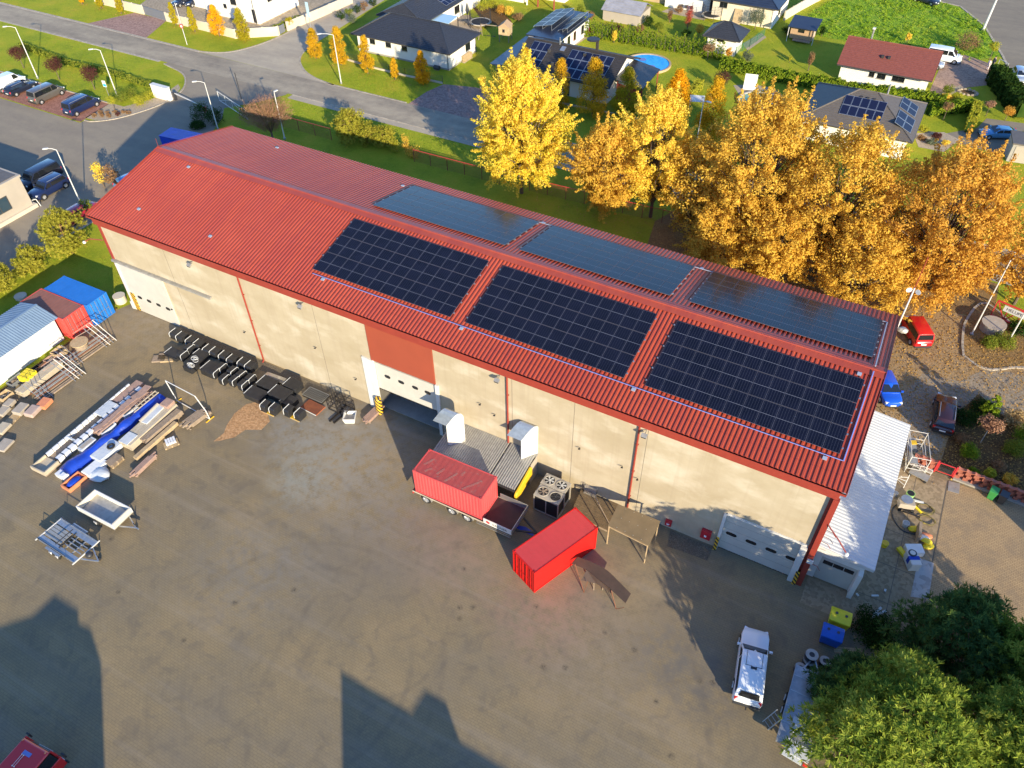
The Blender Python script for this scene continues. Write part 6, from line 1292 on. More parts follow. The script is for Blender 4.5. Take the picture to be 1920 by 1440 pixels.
def fences():
    g = 'fences of the lots across the road'
    mesh_fence('dark red mesh fence behind the hall, at the bare bush',[(-12,38.4),(-3.6,38.4)],1.7,'mesh_red','mesh_red',.12,2.5,'dark red mesh fences behind the hall',rail='gate_red')
    mesh_fence('dark red mesh fence behind the hall, left of the big yellow tree',[(9.5,38.7),(22,38.9)],1.7,'mesh_red','mesh_red',.12,2.5,'dark red mesh fences behind the hall',rail='gate_red')
    mesh_fence('dark red mesh fence behind the hall, between the yellow and the orange trees',[(26,39.2),(50,40.4)],1.7,'mesh_red','mesh_red',.12,2.5,'dark red mesh fences behind the hall',rail='gate_red')
    panel_wall('cream garden wall along the verge at upper left',[tuple(G(a,b)[:2]) for a,b in ((180,5),(270,27))],1.55,'concrete_wall',.2,g)
    t = thing('sliding_gate','blue-grey sliding gate in the cream garden wall at upper left','gate',(*G(272,27)[:2],0)); q = G(312,39)-G(272,27); m = MB(); m.bar((0,0,.75),q+Vector((0,0,.75)),.08,1.35); m.build('gate_leaf','grey_gate',t); m = MB(); m.bar((0,0,.06),q+Vector((0,0,.06)),.12,.08); m.build('gate_rail','galv',t)
    panel_wall('cream garden wall in front of the white two-storey house',[tuple(G(a,b)[:2]) for a,b in ((314,40),(410,64),(442,72),(522,67))],1.5,'concrete_wall',.2,g)
    t = thing('front_gate','narrow dark gate in the cream wall by the street corner','gate',(*G(524,66)[:2],0)); q = G(535,60)-G(524,66); m = MB(); m.bar((0,0,.75),q+Vector((0,0,.75)),.07,1.3); m.build('gate_leaf','grey_gate',t); m = MB(); m.bar((0,0,0),(0,0,1.55),.15); m.build('gate_post','concrete_wall',t)
    panel_wall('cream garden wall running up the side street',[tuple(G(a,b)[:2]) for a,b in ((540,58),(600,33),(660,6))],1.5,'concrete_wall',.2,g)
    mesh_fence('dark mesh fence on a low white plinth before the dark-roofed house',[tuple(G(a,b)[:2]) for a,b in ((648,112),(700,128),(760,143),(830,157))],1.2,'fence_dark','fence_dark',.2,2.5,g,base='concrete_wall')
    mesh_fence('dark mesh fence on a low plinth before the house with two solar arrays',[(6,61.6),(17.5,62.2),(31,62.8)],1.2,'fence_dark','fence_dark',.2,2.5,g,base='concrete_wall')
    mesh_fence('green mesh fence beside the hip-roofed garden house',[tuple(G(a,b)[:2]) for a,b in ((1378,104),(1405,88),(1432,68))],1.3,'fence_green','fence_green',.10,2.2,g)
    panel_wall('white garden wall between the pink house and the meadow',[tuple(G(a,b)[:2]) for a,b in ((1470,38),(1500,20),(1545,-4))],1.5,'concrete_wall',.2,g)
    # entrance barrier, kiosk wall and street furniture of the parking lot
    a, b = G(291,182), G(320,190); d = b-a; t = thing('letterbox_wall','white box-shaped letterbox wall at the parking lot entrance','letterbox wall',(a.x,a.y,.0),atan2(d.y,d.x)); L = d.length
    m = MB(); m.box(-.1,L,-.1,.5,0,1.9); m.build('box','white_wall',t); m = MB(); m.box(-.16,L+.06,-.16,.56,1.901,1.98); m.build('cap','white',t)
    g0 = G(330,187); e = G(382,200,1.05); d = e-g0; t = thing('barrier','white barrier boom with a red end across the parking lot entrance','barrier',(g0.x,g0.y,.01),atan2(d.y,d.x)); L = hypot(d.x,d.y)
    m = MB(); m.box(-.18,.18,-.18,.18,0,1.15); m.build('housing','steel_dark',t); m = MB(); m.bar((0,0,1.02),(L,0,1.02),.10); m.build('boom','white',t); m = MB(); m.box(L-.1,L+.15,-.25,.25,.35,1.0); m.build('end_plate','gate_red',t); m = MB(); m.tube((L,0,0),(L,0,.95),.05,6); m.build('rest_post','gate_red',t)
    g0 = G(412,190); t = thing('sliding_gate','long pale mesh sliding gate standing in the hall shadow','gate',(g0.x,g0.y,.01),atan2((G(466,226)-g0).y,(G(466,226)-g0).x)); L = (G(466,226)-g0).length
    m = MB(); m.path([(0,0,.15),(L,0,.15),(L,0,1.5),(0,0,1.5),(0,0,.15)],.05,5)
    for i in range(5): m.tube((i*L/4,0,.15),(i*L/4,0,1.5),.03,5)
    m.tube((0,0,.15),(L*.5,0,1.5),.025,5); m.tube((L*.5,0,1.5),(L,0,.15),.025,5); m.build('gate_frame','lamp_grey',t); m = MB()
    for i in range(int(L/.3)): m.bar((i*.3,0,.16),(i*.3,0,1.49),.014)
    m.build('gate_mesh','galv',t)
    g0 = G(206,184); t = thing('parking_sign','white and blue parking sign on a thin post by the planting bed','sign',(g0.x,g0.y,0),.2); m = MB(); m.tube((0,0,0),(0,0,2.6),.035,6); m.build('post','galv',t); m = MB(); m.box(-.30,.30,-.055,-.037,1.7,2.65); pl = m.build('plate','white',t); m = MB(); m.box(-.24,.24,-.062,-.056,1.8,2.15); m.build('blue_field','pool_water',pl)
    g0 = G(351,84); t = thing('traffic_sign','small red and white traffic sign on a white pole at the verge','sign',(g0.x,g0.y,0),.2); m = MB(); m.tube((0,0,0),(0,0,6.6),.05,6); m.build('pole','white',t); m = MB(); m.tube((0,-.06,3.0),(0,-.09,3.0),.34,18); p = m.build('sign_disc','gate_red',t); m = MB(); m.tube((0,-.091,3.0),(0,-.10,3.0),.21,16); m.build('sign_field','white',p)
    # street lamps
    def lamp(label, px, h, arm, az, group, single=True, short=None):
        g = G(*px); t = thing('street_lamp',label,'street lamp',(g.x,g.y,0),az,group)
        m = MB(); m.tube((0,0,0),(0,0,h),.085,8,.05); m.build('pole','lamp_grey',t)
        m = MB(); m.path([(0,0,h-.02),(arm*.5,0,h+.16),(arm,0,h+.18)],.04,6); m.build('arm','lamp_grey',t)
        m = MB(); m.ob((arm+.28,0,h+.17),.62,.26,.12,0,.08); bevel(m.build('lamp_head','white',t),.03); m = MB(); m.lathe([(.16,0),(.16,.25)],(0,0,0),8); m.build('base_collar','galv',t)
    gp = 'street lamps around the hall'; A = YAW
    lamp('street lamp on the grass strip above the white van',(71,147),7.6,1.2,pi+.5,gp); lamp('street lamp on the grass strip beside the parking sign',(220,180),6.7,1.0,pi+.5,gp); lamp('street lamp leaning over the parking lot near the dark blue off-road car',(160,400),8.2,.9,pi+.5,gp)
    lamp('street lamp standing behind the far left corner of the hall roof',(409,243),6.6,1.0,pi+.5,gp); lamp('street lamp with a curved arm among the orange columnar trees',(640,157),7.2,1.7,pi+.5,gp); lamp('short-armed white street lamp in front of the bare bush',(534,261),6.4,.1,pi/2,gp)
    lamp('thin street lamp between the golden trees behind the hall',(1302,292),7.2,.4,0,gp)
    g0 = G(1843,57); t = thing('concrete_pole','leaning pale concrete pole at the road on the right','pole',(g0.x,g0.y,0)); m = MB(); m.tube((0,0,0),(.3,.2,7.5),.20,8,.12); m.build('shaft','lamp_grey',t); m = MB(); m.lathe([(.3,0),(.28,.2)],(0,0,0),8); m.build('footing','concrete_grey',t)
    g0 = G(585,62); t = thing('street_sign','blue-grey street sign post at the side street','sign',(g0.x,g0.y,0)); m = MB(); m.tube((0,0,0),(0,0,5),.05,6); m.build('post','galv',t); m = MB(); m.box(-.3,.3,-.06,-.03,2.6,5.0); m.build('banner','roof_panelblue',t)
    g0 = G(454,190); t = thing('gate_post','tall dark thin post at the yard entrance','post',(g0.x,g0.y,0)); m = MB(); m.tube((0,0,0),(0,0,4.2),.06,6); m.build('shaft','steel_dark',t); m = MB(); m.box(-.12,.12,-.12,.12,0,.3); m.build('footing','concrete_grey',t)
    p = G(352,262,1.6); t = thing('skip','blue skip container in the hall shadow behind the far gable','skip',(p.x-1.0,p.y,.01),.12)
    m = MB(); m.box(-2.6,2.6,-1.2,1.2,.25,.3); m.build('floor','cont_blue',t)
    for a in ((-2.6,2.6,-1.2,-1.12),(-2.6,2.6,1.12,1.2),(2.52,2.6,-1.115,1.115)): m = MB(); m.box(*a,.305,2.0); m.build('side','tarp_blue',t)
    m = MB(); m.box(-2.65,2.65,-1.25,1.25,2.003,2.06); m.build('cover','tarp_blue',t)
    # left building corner
    a = G(62,392); t = thing('office_building','grey-beige office building of which one corner shows at the left edge','building',(-25.2,3.0,0))
    m = MB(); m.box(-30,0,-40,5.4,0,4.1); m.build('wall','grey_wall',t); m = MB(); m.box(-30.15,.15,-40,5.55,4.1,4.35); m.build('parapet','grey_wall',t); m = MB(); m.box(-29.9,-.2,-39.8,5.2,4.352,4.40); m.build('roof','tile_grey',t)
    w = MB(); w.box(.0,.05,.4,3.0,1.2,2.9); w = w.build('window','window_frame',t); m = MB(); m.box(.051,.06,.5,1.65,1.3,2.8); m.box(.051,.06,1.75,2.9,1.3,2.8); m.build('pane','glass_blue',w)
    w = MB(); w.box(.0,.05,-5.6,-3.0,1.2,2.9); w = w.build('window','window_frame',t); m = MB(); m.box(.051,.06,-5.5,-4.35,1.3,2.8); m.box(.051,.06,-4.25,-3.1,1.3,2.8); m.build('pane','glass_blue',w)
    w = MB(); w.box(-4.2,-2.2,5.4,5.45,1.2,2.9); w = w.build('window','window_frame',t); m = MB(); m.box(-4.1,-2.3,5.451,5.46,1.3,2.8); m.build('pane','glass_blue',w)
    m = MB(); m.box(.003,.35,-40,5.75,0,.45); m.box(-30,.0,5.403,5.75,0,.45); m.build('plinth','concrete_wall',t)
    g0 = G(68,387); t = thing('bike_stand','small white bent-tube bicycle stand at the office building corner','bicycle stand',(g0.x,g0.y,.01)); m = MB(); m.path([(-.4,0,0),(-.4,0,.7),(.1,.3,.85),(.5,.3,.0)],.05,6); m.build('tube','white',t); m = MB(); m.box(-.5,-.3,-.1,.1,0,.04); m.build('foot','galv',t)
    for k, px in enumerate(((225,560),(37,553))):
        g0 = G(*px,.4); t = thing('manhole_shaft',('pale concrete shaft ring on the grass by the left hall corner','pale concrete shaft cover on the shaded grass left of the red container')[k],'shaft ring',(g0.x,g0.y,.0),0,'concrete shaft rings'); h = .75 if k == 0 else .25; m = MB(); m.lathe([(.58,0),(.58,h)],(0,0,0),18); m.build('ring','concrete_wall',t); m = MB(); m.lathe([(.62,h+.003),(.62,h+.08)],(0,0,0),18); m.build('cover','concrete_wall',t)
    g0 = G(92,462); t = thing('marker_post','thin red marker post at the grass edge','post',(g0.x,g0.y,0)); m = MB(); m.tube((0,0,0),(0,0,1.3),.04,6); m.build('shaft','gate_red',t); m = MB(); m.lathe([(.08,0),(.08,.1)],(0,0,0),6); m.build('foot','concrete_grey',t)
# ---------------------------------------------------------------- houses and gardens across the road
def wall_px(px, py, y):
    """x and z of a spot on the wall plane at depth y"""
    d = FWD+RGT*((px-960)/FPX)-UPV*((py-720)/FPX); p = CAM+d*((y-CAM.y)/d.y); return p.x, p.z
def tile_rows(m, a, b, c, d, n):
    """courses of roof tiles on the quad a-b (eave) d-c (ridge), each course a low step"""
    a,b,c,d = map(Vector,(a,b,c,d)); nr = (b-a).cross(d-a).normalized()
    if nr.z < 0: nr = -nr
    for i in range(n):
        u, v = i/n, (i+1)/n; p, q, r, s = a.lerp(d,u), b.lerp(c,u), b.lerp(c,v), a.lerp(d,v)
        m.add([p+nr*.05,q+nr*.05,r+nr*.01,s+nr*.01,p,q],[(0,1,2,3),(0,4,5,1)])
def roof_hip(t, x0, x1, y0, y1, ze, zr, mt, rx0, rx1, yr=None, n=16, along='x'):
    yr = (y0+y1)/2 if yr is None else yr
    A,B,C_,D = (x0,y0,ze),(x1,y0,ze),(x1,y1,ze),(x0,y1,ze)
    if along == 'x': R,S = (rx0,yr,zr),(rx1,yr,zr); faces = ((A,B,S,R),(B,C_,S,S),(C_,D,R,S),(D,A,R,R)); hips = ((A,R),(B,S),(C_,S),(D,R),(R,S))
    else: xm = (x0+x1)/2; R,S = (xm,rx0,zr),(xm,rx1,zr); faces = ((B,C_,S,R),(C_,D,S,S),(D,A,R,S),(A,B,R,R)); hips = ((A,R),(B,R),(C_,S),(D,S),(R,S))
    m = MB()
    for f in faces: tile_rows(m,*f,n)
    m.build('roof',mt,t); m = MB()
    for p, q in hips:
        if (Vector(p)-Vector(q)).length > .1: m.tube(Vector(p)+Vector((0,0,.05)),Vector(q)+Vector((0,0,.05)),.09,6)
    m.build('hip_tiles',mt,t); m = MB(); m.box(x0+.02,x1-.02,y0+.02,y1-.02,ze-.16,ze-.005); m.build('soffit','window_frame',t)
    m = MB()
    for p, q in ((A,B),(B,C_),(C_,D),(D,A)): m.bar(Vector(p)+Vector((0,0,-.03)),Vector(q)+Vector((0,0,-.03)),.13,.12)
    m.build('gutter','window_frame',t)
def roof_gable(t, x0, x1, y0, y1, ze, zr, mt, n=16):
    yr = (y0+y1)/2; m = MB(); tile_rows(m,(x0,y0,ze),(x1,y0,ze),(x1,yr,zr),(x0,yr,zr),n); m.build('roof',mt,t); m = MB(); tile_rows(m,(x1,y1,ze),(x0,y1,ze),(x0,yr,zr),(x1,yr,zr),n); m.build('roof',mt,t)
    m = MB(); m.tube((x0,yr,zr+.05),(x1,yr,zr+.05),.11,6); m.build('ridge_tiles',mt,t)
    m = MB(); m.box(x0,x1,y0-.13,y0-.01,ze-.12,ze+.02); m.box(x0,x1,y1+.01,y1+.13,ze-.12,ze+.02); m.build('gutter','window_frame',t)
    for x in (x0-.05,x1): m = MB(); m.ext([(x,y0,ze-.14),(x,yr,zr-.14),(x,y1,ze-.14),(x,y1,ze+.06),(x,yr,zr+.06),(x,y0,ze+.06)],(.05,0,0)); m.build('barge_board',mt,t)
def house_win(t, x, y, z, w, h, face='S', frame='window_frame', glass='glass_dark', sill=True):
    m = MB(); g = MB(); e = .05
    if face == 'S': m.box(x-w/2,x+w/2,y-.045,y+.02,z-h/2,z+h/2); g.box(x-w/2+e,x-.02,y-.055,y-.046,z-h/2+e,z+h/2-e); g.box(x+.02,x+w/2-e,y-.055,y-.046,z-h/2+e,z+h/2-e)
    elif face == 'E': m.box(x-.02,x+.045,y-w/2,y+w/2,z-h/2,z+h/2); g.box(x+.046,x+.055,y-w/2+e,y-.02,z-h/2+e,z+h/2-e); g.box(x+.046,x+.055,y+.02,y+w/2-e,z-h/2+e,z+h/2-e)
    f = m.build('window',frame,t); g.build('pane',glass,f)
    if sill: 
        m = MB(); m.box(x-w/2-.06,x+w/2+.06,y-.14,y-.047,z-h/2-.06,z-h/2-.02) if face == 'S' else m.box(x+.047,x+.14,y-w/2-.06,y+w/2+.06,z-h/2-.06,z-h/2-.02); m.build('sill','galv_dull',f)
def panels(t, o, ex, ey, nx, ny, name='solar_panel', rack=False):
    """a small solar field on a roof: origin corner, two edge vectors"""
    o, ex, ey = Vector(o), Vector(ex), Vector(ey); nr = ex.cross(ey).normalized()
    if nr.z < 0: nr = -nr
    for i in range(nx):
        for j in range(ny):
            p = o+ex*(i/nx)+ey*(j/ny); a, b = ex/nx*.97, ey/ny*.97; m = MB(); m.add([p,p+a,p+a+b,p+b,p+nr*.04,p+a+nr*.04,p+a+b+nr*.04,p+b+nr*.04],[(3,2,1,0),(4,5,6,7),(0,1,5,4),(1,2,6,5),(2,3,7,6),(3,0,4,7)]); q = m.build(name,'alu',t)
            m = MB(); k = .035; m.add([p+nr*.043+a*k+b*k,p+nr*.043+a*(1-k)+b*k,p+nr*.043+a*(1-k)+b*(1-k),p+nr*.043+a*k+b*(1-k)],[(0,1,2,3)]); m.build('cells','solar_blue',q)
    if rack:
        m = MB()
        for k in (0,.5,.98):
            p = o+ex*k; q = p+ey; m.bar(p,(p.x,p.y,rack),.05); m.bar(q,(q.x,q.y,rack),.05); m.bar((p.x,p.y,rack+.03),(q.x,q.y,rack+.03),.05)
        m.build('rack','galv',t)
def houses():
    # A: dark hipped bungalow
    t = thing('bungalow','white bungalow with a dark hipped roof and a rear wing at the picture top','house'); X0,X1,Y0,Y1 = -18.5,-1.35,64.75,73.0
    m = MB(); m.box(X0,X1,Y0,Y1,0,2.64); m.box(-19.3,-11.6,73.003,92,0,2.64); m.build('wall','white_wall',t); m = MB(); m.box(X0-.03,X1+.03,Y0-.03,Y1+.03,0,.25); m.build('plinth','concrete_grey',t)
    roof_hip(t,-19.2,-.65,64.1,73.6,2.8,5.05,'tile_dark',-14.7,-5.4,69.2); roof_hip(t,-20.2,-10.9,72.5,93,2.85,4.85,'tile_dark',74,88,along='y',n=14)
    for px,py in ((698,75),(728,82),(758,88)): x,z = wall_px(px,py,Y0); house_win(t,x,Y0,1.95,1.0,.75)
    house_win(t,X1,70.5,1.7,1.4,1.2,'E'); house_win(t,-11.6,78.5,1.5,1.2,1.2,'E'); house_win(t,-11.6,84,1.5,1.6,1.2,'E')
    m = MB(); m.tube((X1-.1,Y0-.12,.1),(X1-.1,Y0-.12,2.7),.05,6); m.build('downpipe','window_frame',t); m = MB(); m.tube((X1+.1,Y1-.2,.1),(X1+.1,Y1-.2,2.7),.05,6); m.build('downpipe','window_frame',t)
    m = MB(); m.box(-15.6,-15.1,78,78.6,4.0,5.6); c = m.build('chimney','concrete_grey',t); m = MB(); m.tube((-14.4,79.5,4.5),(-14.4,79.5,6.2),.14,8); m.build('flue','alu',t)
    panels(t,(-13.6,80.5,4.02),(2.2,0,-.88),(0,3.2,0),2,3)
    q = GP('809,38 822,25 858,31 841,45',2.6); m = MB(); m.add([tuple(p) for p in q]+[tuple(p+Vector((0,0,.08))) for p in q],[(3,2,1,0),(4,5,6,7),(0,1,5,4),(1,2,6,5),(2,3,7,6),(3,0,4,7)]); m.build('terrace_roof','roof_panelblue',t)
    for p in q[2:]: m = MB(); m.bar((p.x,p.y,0),(p.x,p.y,2.59),.12); m.build('terrace_post','steel_dark',t)
    g = G(885,103); t2 = thing('log_pile','stack of firewood against the right wall of the white bungalow','firewood',(X1+.25,69.4,0)); m = MB()
    for i in range(12):
        for j in range(5): m.tube((0,-1.1+i*.2+(j%2)*.1,.12+j*.2),(.45,-1.1+i*.2+(j%2)*.1,.12+j*.2),.095,7)
    m.build('logs','timber',t2); m = MB(); m.box(-.02,.48,-1.25,1.35,0,.03); m.build('base','concrete_grey',t2)
    x = wall_px(823,125,Y0)[0]; t2 = thing('water_barrel','dark barrel at the front corner of the white bungalow','barrel',(x,Y0-.6,0)); m = MB(); m.tube((-.45,0,.35),(.45,0,.35),.33,14); m.build('shell','bin_dark',t2); m = MB(); m.box(-.4,.4,-.25,.25,0,.06); m.build('base','timber_old',t2)
    # B: house with two solar fields
    t = thing('solar_house','long white house with a brown tiled roof carrying two solar fields','house'); m = MB(); m.box(10.0,24.9,65.1,75.3,0,2.62); m.box(6.9,9.99,65.0,75.3,0,2.6); m.box(6.6,11.6,75.31,88,0,2.75)
    for x in (10.0,24.6): m.ext([(x,65.1,2.62),(x,75.3,2.62),(x,70.2,4.85)],(.29,0,0))
    m.build('wall','white_wall',t); roof_gable(t,9.6,25.45,64.4,76.0,2.75,5.0,'tile_brown',18)
    m = MB(); m.add([(6.3,64.2,2.75),(9.55,64.2,2.95),(9.55,75.6,3.05),(6.3,75.6,2.85),(6.3,64.2,2.6),(9.55,64.2,2.6),(9.55,75.6,2.6),(6.3,75.6,2.6)],[(0,1,2,3),(7,6,5,4),(0,4,5,1),(1,5,6,2),(2,6,7,3),(3,7,4,0)]); m.box(6.1,12.1,76.05,88.6,2.78,3.0); m.build('flat_roof','roof_navy',t)
    for x,z,w,h in ((7.6,1.5,1.3,1.3),(12.6,1.5,1.6,1.3),(23.2,1.45,.9,1.2)): house_win(t,x,65.1 if x > 9 else 65.0,z,w,h)
    m = MB(); m.box(18.2,19.0,65.03,65.09,.05,2.3); d = m.build('door','window_frame',t); m = MB(); m.box(18.3,18.9,65.015,65.029,.3,2.2); m.build('pane','glass_blue',d)
    for y in (78,80.3,82.5,85.5): house_win(t,11.6,y,1.5,1.0 if y != 82.5 else .9,1.3,'E','wood_red' if y == 82.5 else 'window_frame')
    sl = (5.0-2.75)/5.8; f = lambda x,y: (x,y,2.75+sl*(y-64.4)+.09)
    o = f(10.9,64.9); panels(t,o,(2.9,0,0),(0,4.9,4.9*sl),3,3); o = f(17.2,64.6); panels(t,o,(6.7,0,0),(0,5.0,5.0*sl),6,3)
    panels(t,(5.9,79,3.15),(3.3,0,.75),(0,8.3,0),2,4,rack=3.02); panels(t,(10.1,79.3,3.12),(1.7,0,.62),(0,8.0,0),1,3,rack=3.02)
    for x,y in ((14.0,68.4),(15.6,66.2),(19.5,68.9)): m = MB(); m.box(x-.18,x+.18,y-.18,y+.18,f(x,y)[2]-.1,f(x,y)[2]+.35); m.build('roof_vent','window_frame',t)
    m = MB(); m.tube((14.9,70.1,4.7),(14.9,70.1,6.0),.09,8); m.build('flue','alu',t); m = MB(); m.ob((15.8,69.3,f(15.8,69.3)[2]+.05),.7,.9,.08,0,0,math.atan(sl)); m.build('skylight','alu',t); m = MB(); m.box(20.5,20.85,70.3,70.65,4.5,6.4); m.build('chimney','tile_brown',t); m = MB(); m.lathe([(.95,0),(1.0,.08),(.8,.18)],(20.0,70.5,6.4),8); m.build('chimney_hood','steel_dark',t)
    # carport
    t = thing('carport','dark flat-roofed carport with red posts at the right end of the solar house','carport'); q = GP('1178,108 1238,131 1205,168 1155,151',2.8); m = MB(); m.add([tuple(p) for p in q]+[tuple(p+Vector((0,0,.12))) for p in q],[(3,2,1,0),(4,5,6,7),(0,1,5,4),(1,2,6,5),(2,3,7,6),(3,0,4,7)]); m.build('roof','tile_dark',t)
    cen = sum(q,Vector())/4
    for p in q: v = p.lerp(cen,.08); m = MB(); m.bar((v.x,v.y,0),(v.x,v.y,2.79),.14); m.build('post','wood_red',t)
    a, b = q[3].lerp(cen,.09), q[2].lerp(cen,.09); m = MB(); m.bar((a.x,a.y,1.2),(b.x,b.y,1.2),.08,2.3); m.build('front_screen','wood_red',t)
    # C: red-roofed house
    t = thing('red_roof_house','white house with a dark red tiled gable roof at upper right','house'); m = MB(); m.box(52.3,64.4,88.3,95.1,0,2.85)
    for x in (52.3,64.12): m.ext([(x,88.3,2.85),(x,95.1,2.85),(x,91.7,4.75)],(.28,0,0))
    m.build('wall','white_wall',t); roof_gable(t,51.8,64.85,87.1,96.3,2.7,5.15,'tile_red',16)
    for px,py,w in ((1635,138,.75),(1653,142,1.15),(1685,147,1.7)): x,z = wall_px(px,py,88.3); house_win(t,x,88.3,z,w,.95)
    m = MB(); m.tube((54.9,92.6,4.4),(54.9,92.6,6.4),.13,8); m.build('flue','alu',t); m = MB(); m.box(54.7,55.1,92.4,92.8,6.4,6.6); m.build('flue_cap','white',t)
    for x in (57.4,58.3): m = MB(); m.ob((x,89.3,4.05),.35,.4,.35); m.build('roof_vent','tile_brown',t)
    # D: grey hipped house
    t = thing('hip_roof_house','house with a grey-brown hipped roof and solar panels behind the orange trees','house'); m = MB(); m.box(51.6,64.6,67.7,78.6,0,2.65); m.build('wall','white_wall',t); roof_hip(t,50.9,65.25,67.05,79.25,2.8,5.5,'tile_grey',56.9,59.3,73.1,18)
    s1 = 2.7/6.05; f = lambda x,y: (x,y,2.8+s1*(y-67.05)+.10); panels(t,f(55.6,68.9),(5.2,0,0),(0,3.0,3.0*s1),5,2)
    s2 = 2.7/5.95; h = lambda x,y: (x,y,2.8+s2*(65.25-x)+.10); panels(t,h(64.6,68.6),(-2.2,0,2.2*s2),(0,4.0,0),2,2); panels(t,h(64.4,73.2),(-2.2,0,2.2*s2),(0,3.4,0),2,2)
    m = MB(); m.tube((60.3,74.3,5.0),(60.3,74.3,6.4),.12,8); m.build('flue','alu',t); house_win(t,61.5,67.7,1.5,1.6,1.2); house_win(t,64.6,71.5,1.5,1.6,1.2,'E')
    for x in (57.5,58.3,59.1): m = MB(); m.ob((x,72.0,5.05),.3,.35,.25); m.build('roof_vent','tile_brown',t)
    # E: garden house with a hip roof
    t = thing('garden_house','small white garden house with a dark pyramid-like hipped roof','garden house'); m = MB(); m.box(31.4,36.0,89.7,93.6,0,2.5); m.build('wall','white_wall',t); roof_hip(t,30.7,36.7,89.0,94.3,2.6,4.3,'tile_dark',33.0,34.3,91.6,9); house_win(t,33.5,89.7,2.05,1.2,.4,sill=False)
    # wooden shed
    t = thing('wooden_shed','timber-clad garden shed with a blue-black lean-to roof','shed'); m = MB(); m.box(41.9,45.5,100.3,102.8,.35,2.3); m.build('wall','timber_clad',t); m = MB(); m.add([(41.5,99.5,2.35),(46.0,99.5,2.35),(46.0,103.3,2.95),(41.5,103.3,2.95),(41.5,99.5,2.25),(46.0,99.5,2.25),(46.0,103.3,2.85),(41.5,103.3,2.85)],[(0,1,2,3),(7,6,5,4),(0,4,5,1),(1,5,6,2),(2,6,7,3),(3,7,4,0)]); m.build('roof','roof_navy',t)
    m = MB(); m.box(43.1,44.1,100.25,100.295,1.4,1.9); m.build('window','glass_dark',t); m = MB(); m.box(42.6,45.4,99.4,100.2,.3,.42); m.build('porch','timber_old',t)
    for x in (41.7,45.8): m = MB(); m.bar((x,99.6,0),(x,99.6,2.25),.09); m.build('post','lamp_grey',t)
    # F: cream house at the top edge
    t = thing('cream_house','cream and white house with an orange door leaf at the top edge of the picture','house'); m = MB(); m.box(27.6,37.9,103.6,114,0,3.2); m.build('wall','cream_wall',t); m = MB(); m.box(37.903,38.1,103.5,114,0,3.25); m.build('side_wall','white_wall',t); W().box(18.5,26.6,105.5,113,0,3.2).build('side_wall','white_wall',t)
    roof_hip(t,27,38.8,103.0,114.8,3.3,5.6,'roof_navy',32,33.5,n=12); m = MB(); m.box(18.2,26.9,105.2,113.3,3.22,3.45); m.build('flat_roof','tile_grey',t)
    x,z = wall_px(1357,9,103.6); house_win(t,x,103.6,z,1.3,.9); house_win(t,38.1,107.5,1.6,1.3,.9,'E'); x0 = wall_px(1375,38,103.6)[0]; m = MB(); m.add([(x0,103.0,.02),(x0+1.3,103.0,.02),(x0+1.3,103.55,2.3),(x0,103.55,2.3),(x0,102.92,.02),(x0+1.3,102.92,.02),(x0+1.3,103.47,2.3),(x0,103.47,2.3)],[(0,1,2,3),(7,6,5,4),(0,4,5,1),(1,5,6,2),(2,6,7,3),(3,7,4,0)]); m.build('door_leaf','timber',t); m = MB(); m.box(26.62,27.58,105.6,112,0,2.8); m.build('gate_niche','black',t); m = MB(); m.tube((36.4,103.48,.1),(36.4,103.48,3.2),.06,6); m.build('downpipe','galv',t)
    # W: white two-storey house
    t = thing('white_house','tall plain white house behind the cream garden wall at upper left','house'); m = MB(); m.box(-52.5,-40.35,65.75,76.2,0,6.4); m.box(-58,-52.503,67.5,76.2,0,3.0); m.build('wall','white_wall',t); m = MB(); m.box(-52.8,-40.05,65.45,76.5,6.42,6.65); m.box(-58.3,-52.82,67.2,76.5,3.02,3.25); m.build('roof','tile_dark',t); m = MB(); m.box(-52.53,-40.32,65.72,76.23,0,.2); m.build('plinth','beige_pavers',t)
    for px,py,w,h in ((422,11,.7,.7),(437,3,1.3,1.0)): x,z = wall_px(px,py,65.75); house_win(t,x,65.75,z,w,h)
    x,z = wall_px(477,30,65.75); m = MB(); m.box(x-.35,x+.35,65.70,65.745,.3,2.5); m.build('door','glass_dark',t); house_win(t,-40.35,69.3,3.4,1.2,.9,'E'); m = MB(); m.path([(-41.0,65.66,.1),(-41.0,65.66,4.6),(-42.0,65.66,5.2),(-42,65.66,6.4)],.05,6); m.build('downpipe','window_frame',t)
    # house and shed at the far top
    a = G(1000,14); t = thing('porch_house','white house with a brown porch post at the top edge above the solar racks','house'); m = MB(); m.box(a.x-9,a.x-2.6,a.y+1.2,a.y+9,0,3); m.box(a.x-2.59,a.x+4,a.y+4.5,a.y+9,0,3); m.build('wall','white_wall',t); m = MB(); m.box(a.x-9.5,a.x+4.5,a.y+.2,a.y+9.5,3.02,3.3); m.build('roof','tile_grey',t)
    for x in (-1.6,.6,3.8): m = MB(); m.bar((a.x+x,a.y+.6,0),(a.x+x,a.y+.6,3),.2); m.build('porch_post','wood_red' if x > 0 else 'white_wall',t)
    a = G(1165,44); t = thing('greenhouse','grey weathered greenhouse with a sloping roof at the top edge','greenhouse'); m = MB(); x0,x1,y0,y1 = a.x-3.5,a.x+3.2,a.y,a.y+5; m.box(x0,x1,y0,y1,0,1.7); m.build('wall','grey_wall',t); m = MB(); tile_rows(m,(x0-.3,y0-.3,1.75),(x1+.3,y0-.3,1.75),(x1+.3,(y0+y1)/2,3.1),(x0-.3,(y0+y1)/2,3.1),5); tile_rows(m,(x1+.3,y1+.3,1.75),(x0-.3,y1+.3,1.75),(x0-.3,(y0+y1)/2,3.1),(x1+.3,(y0+y1)/2,3.1),5); m.build('roof','greenhouse_roof',t)
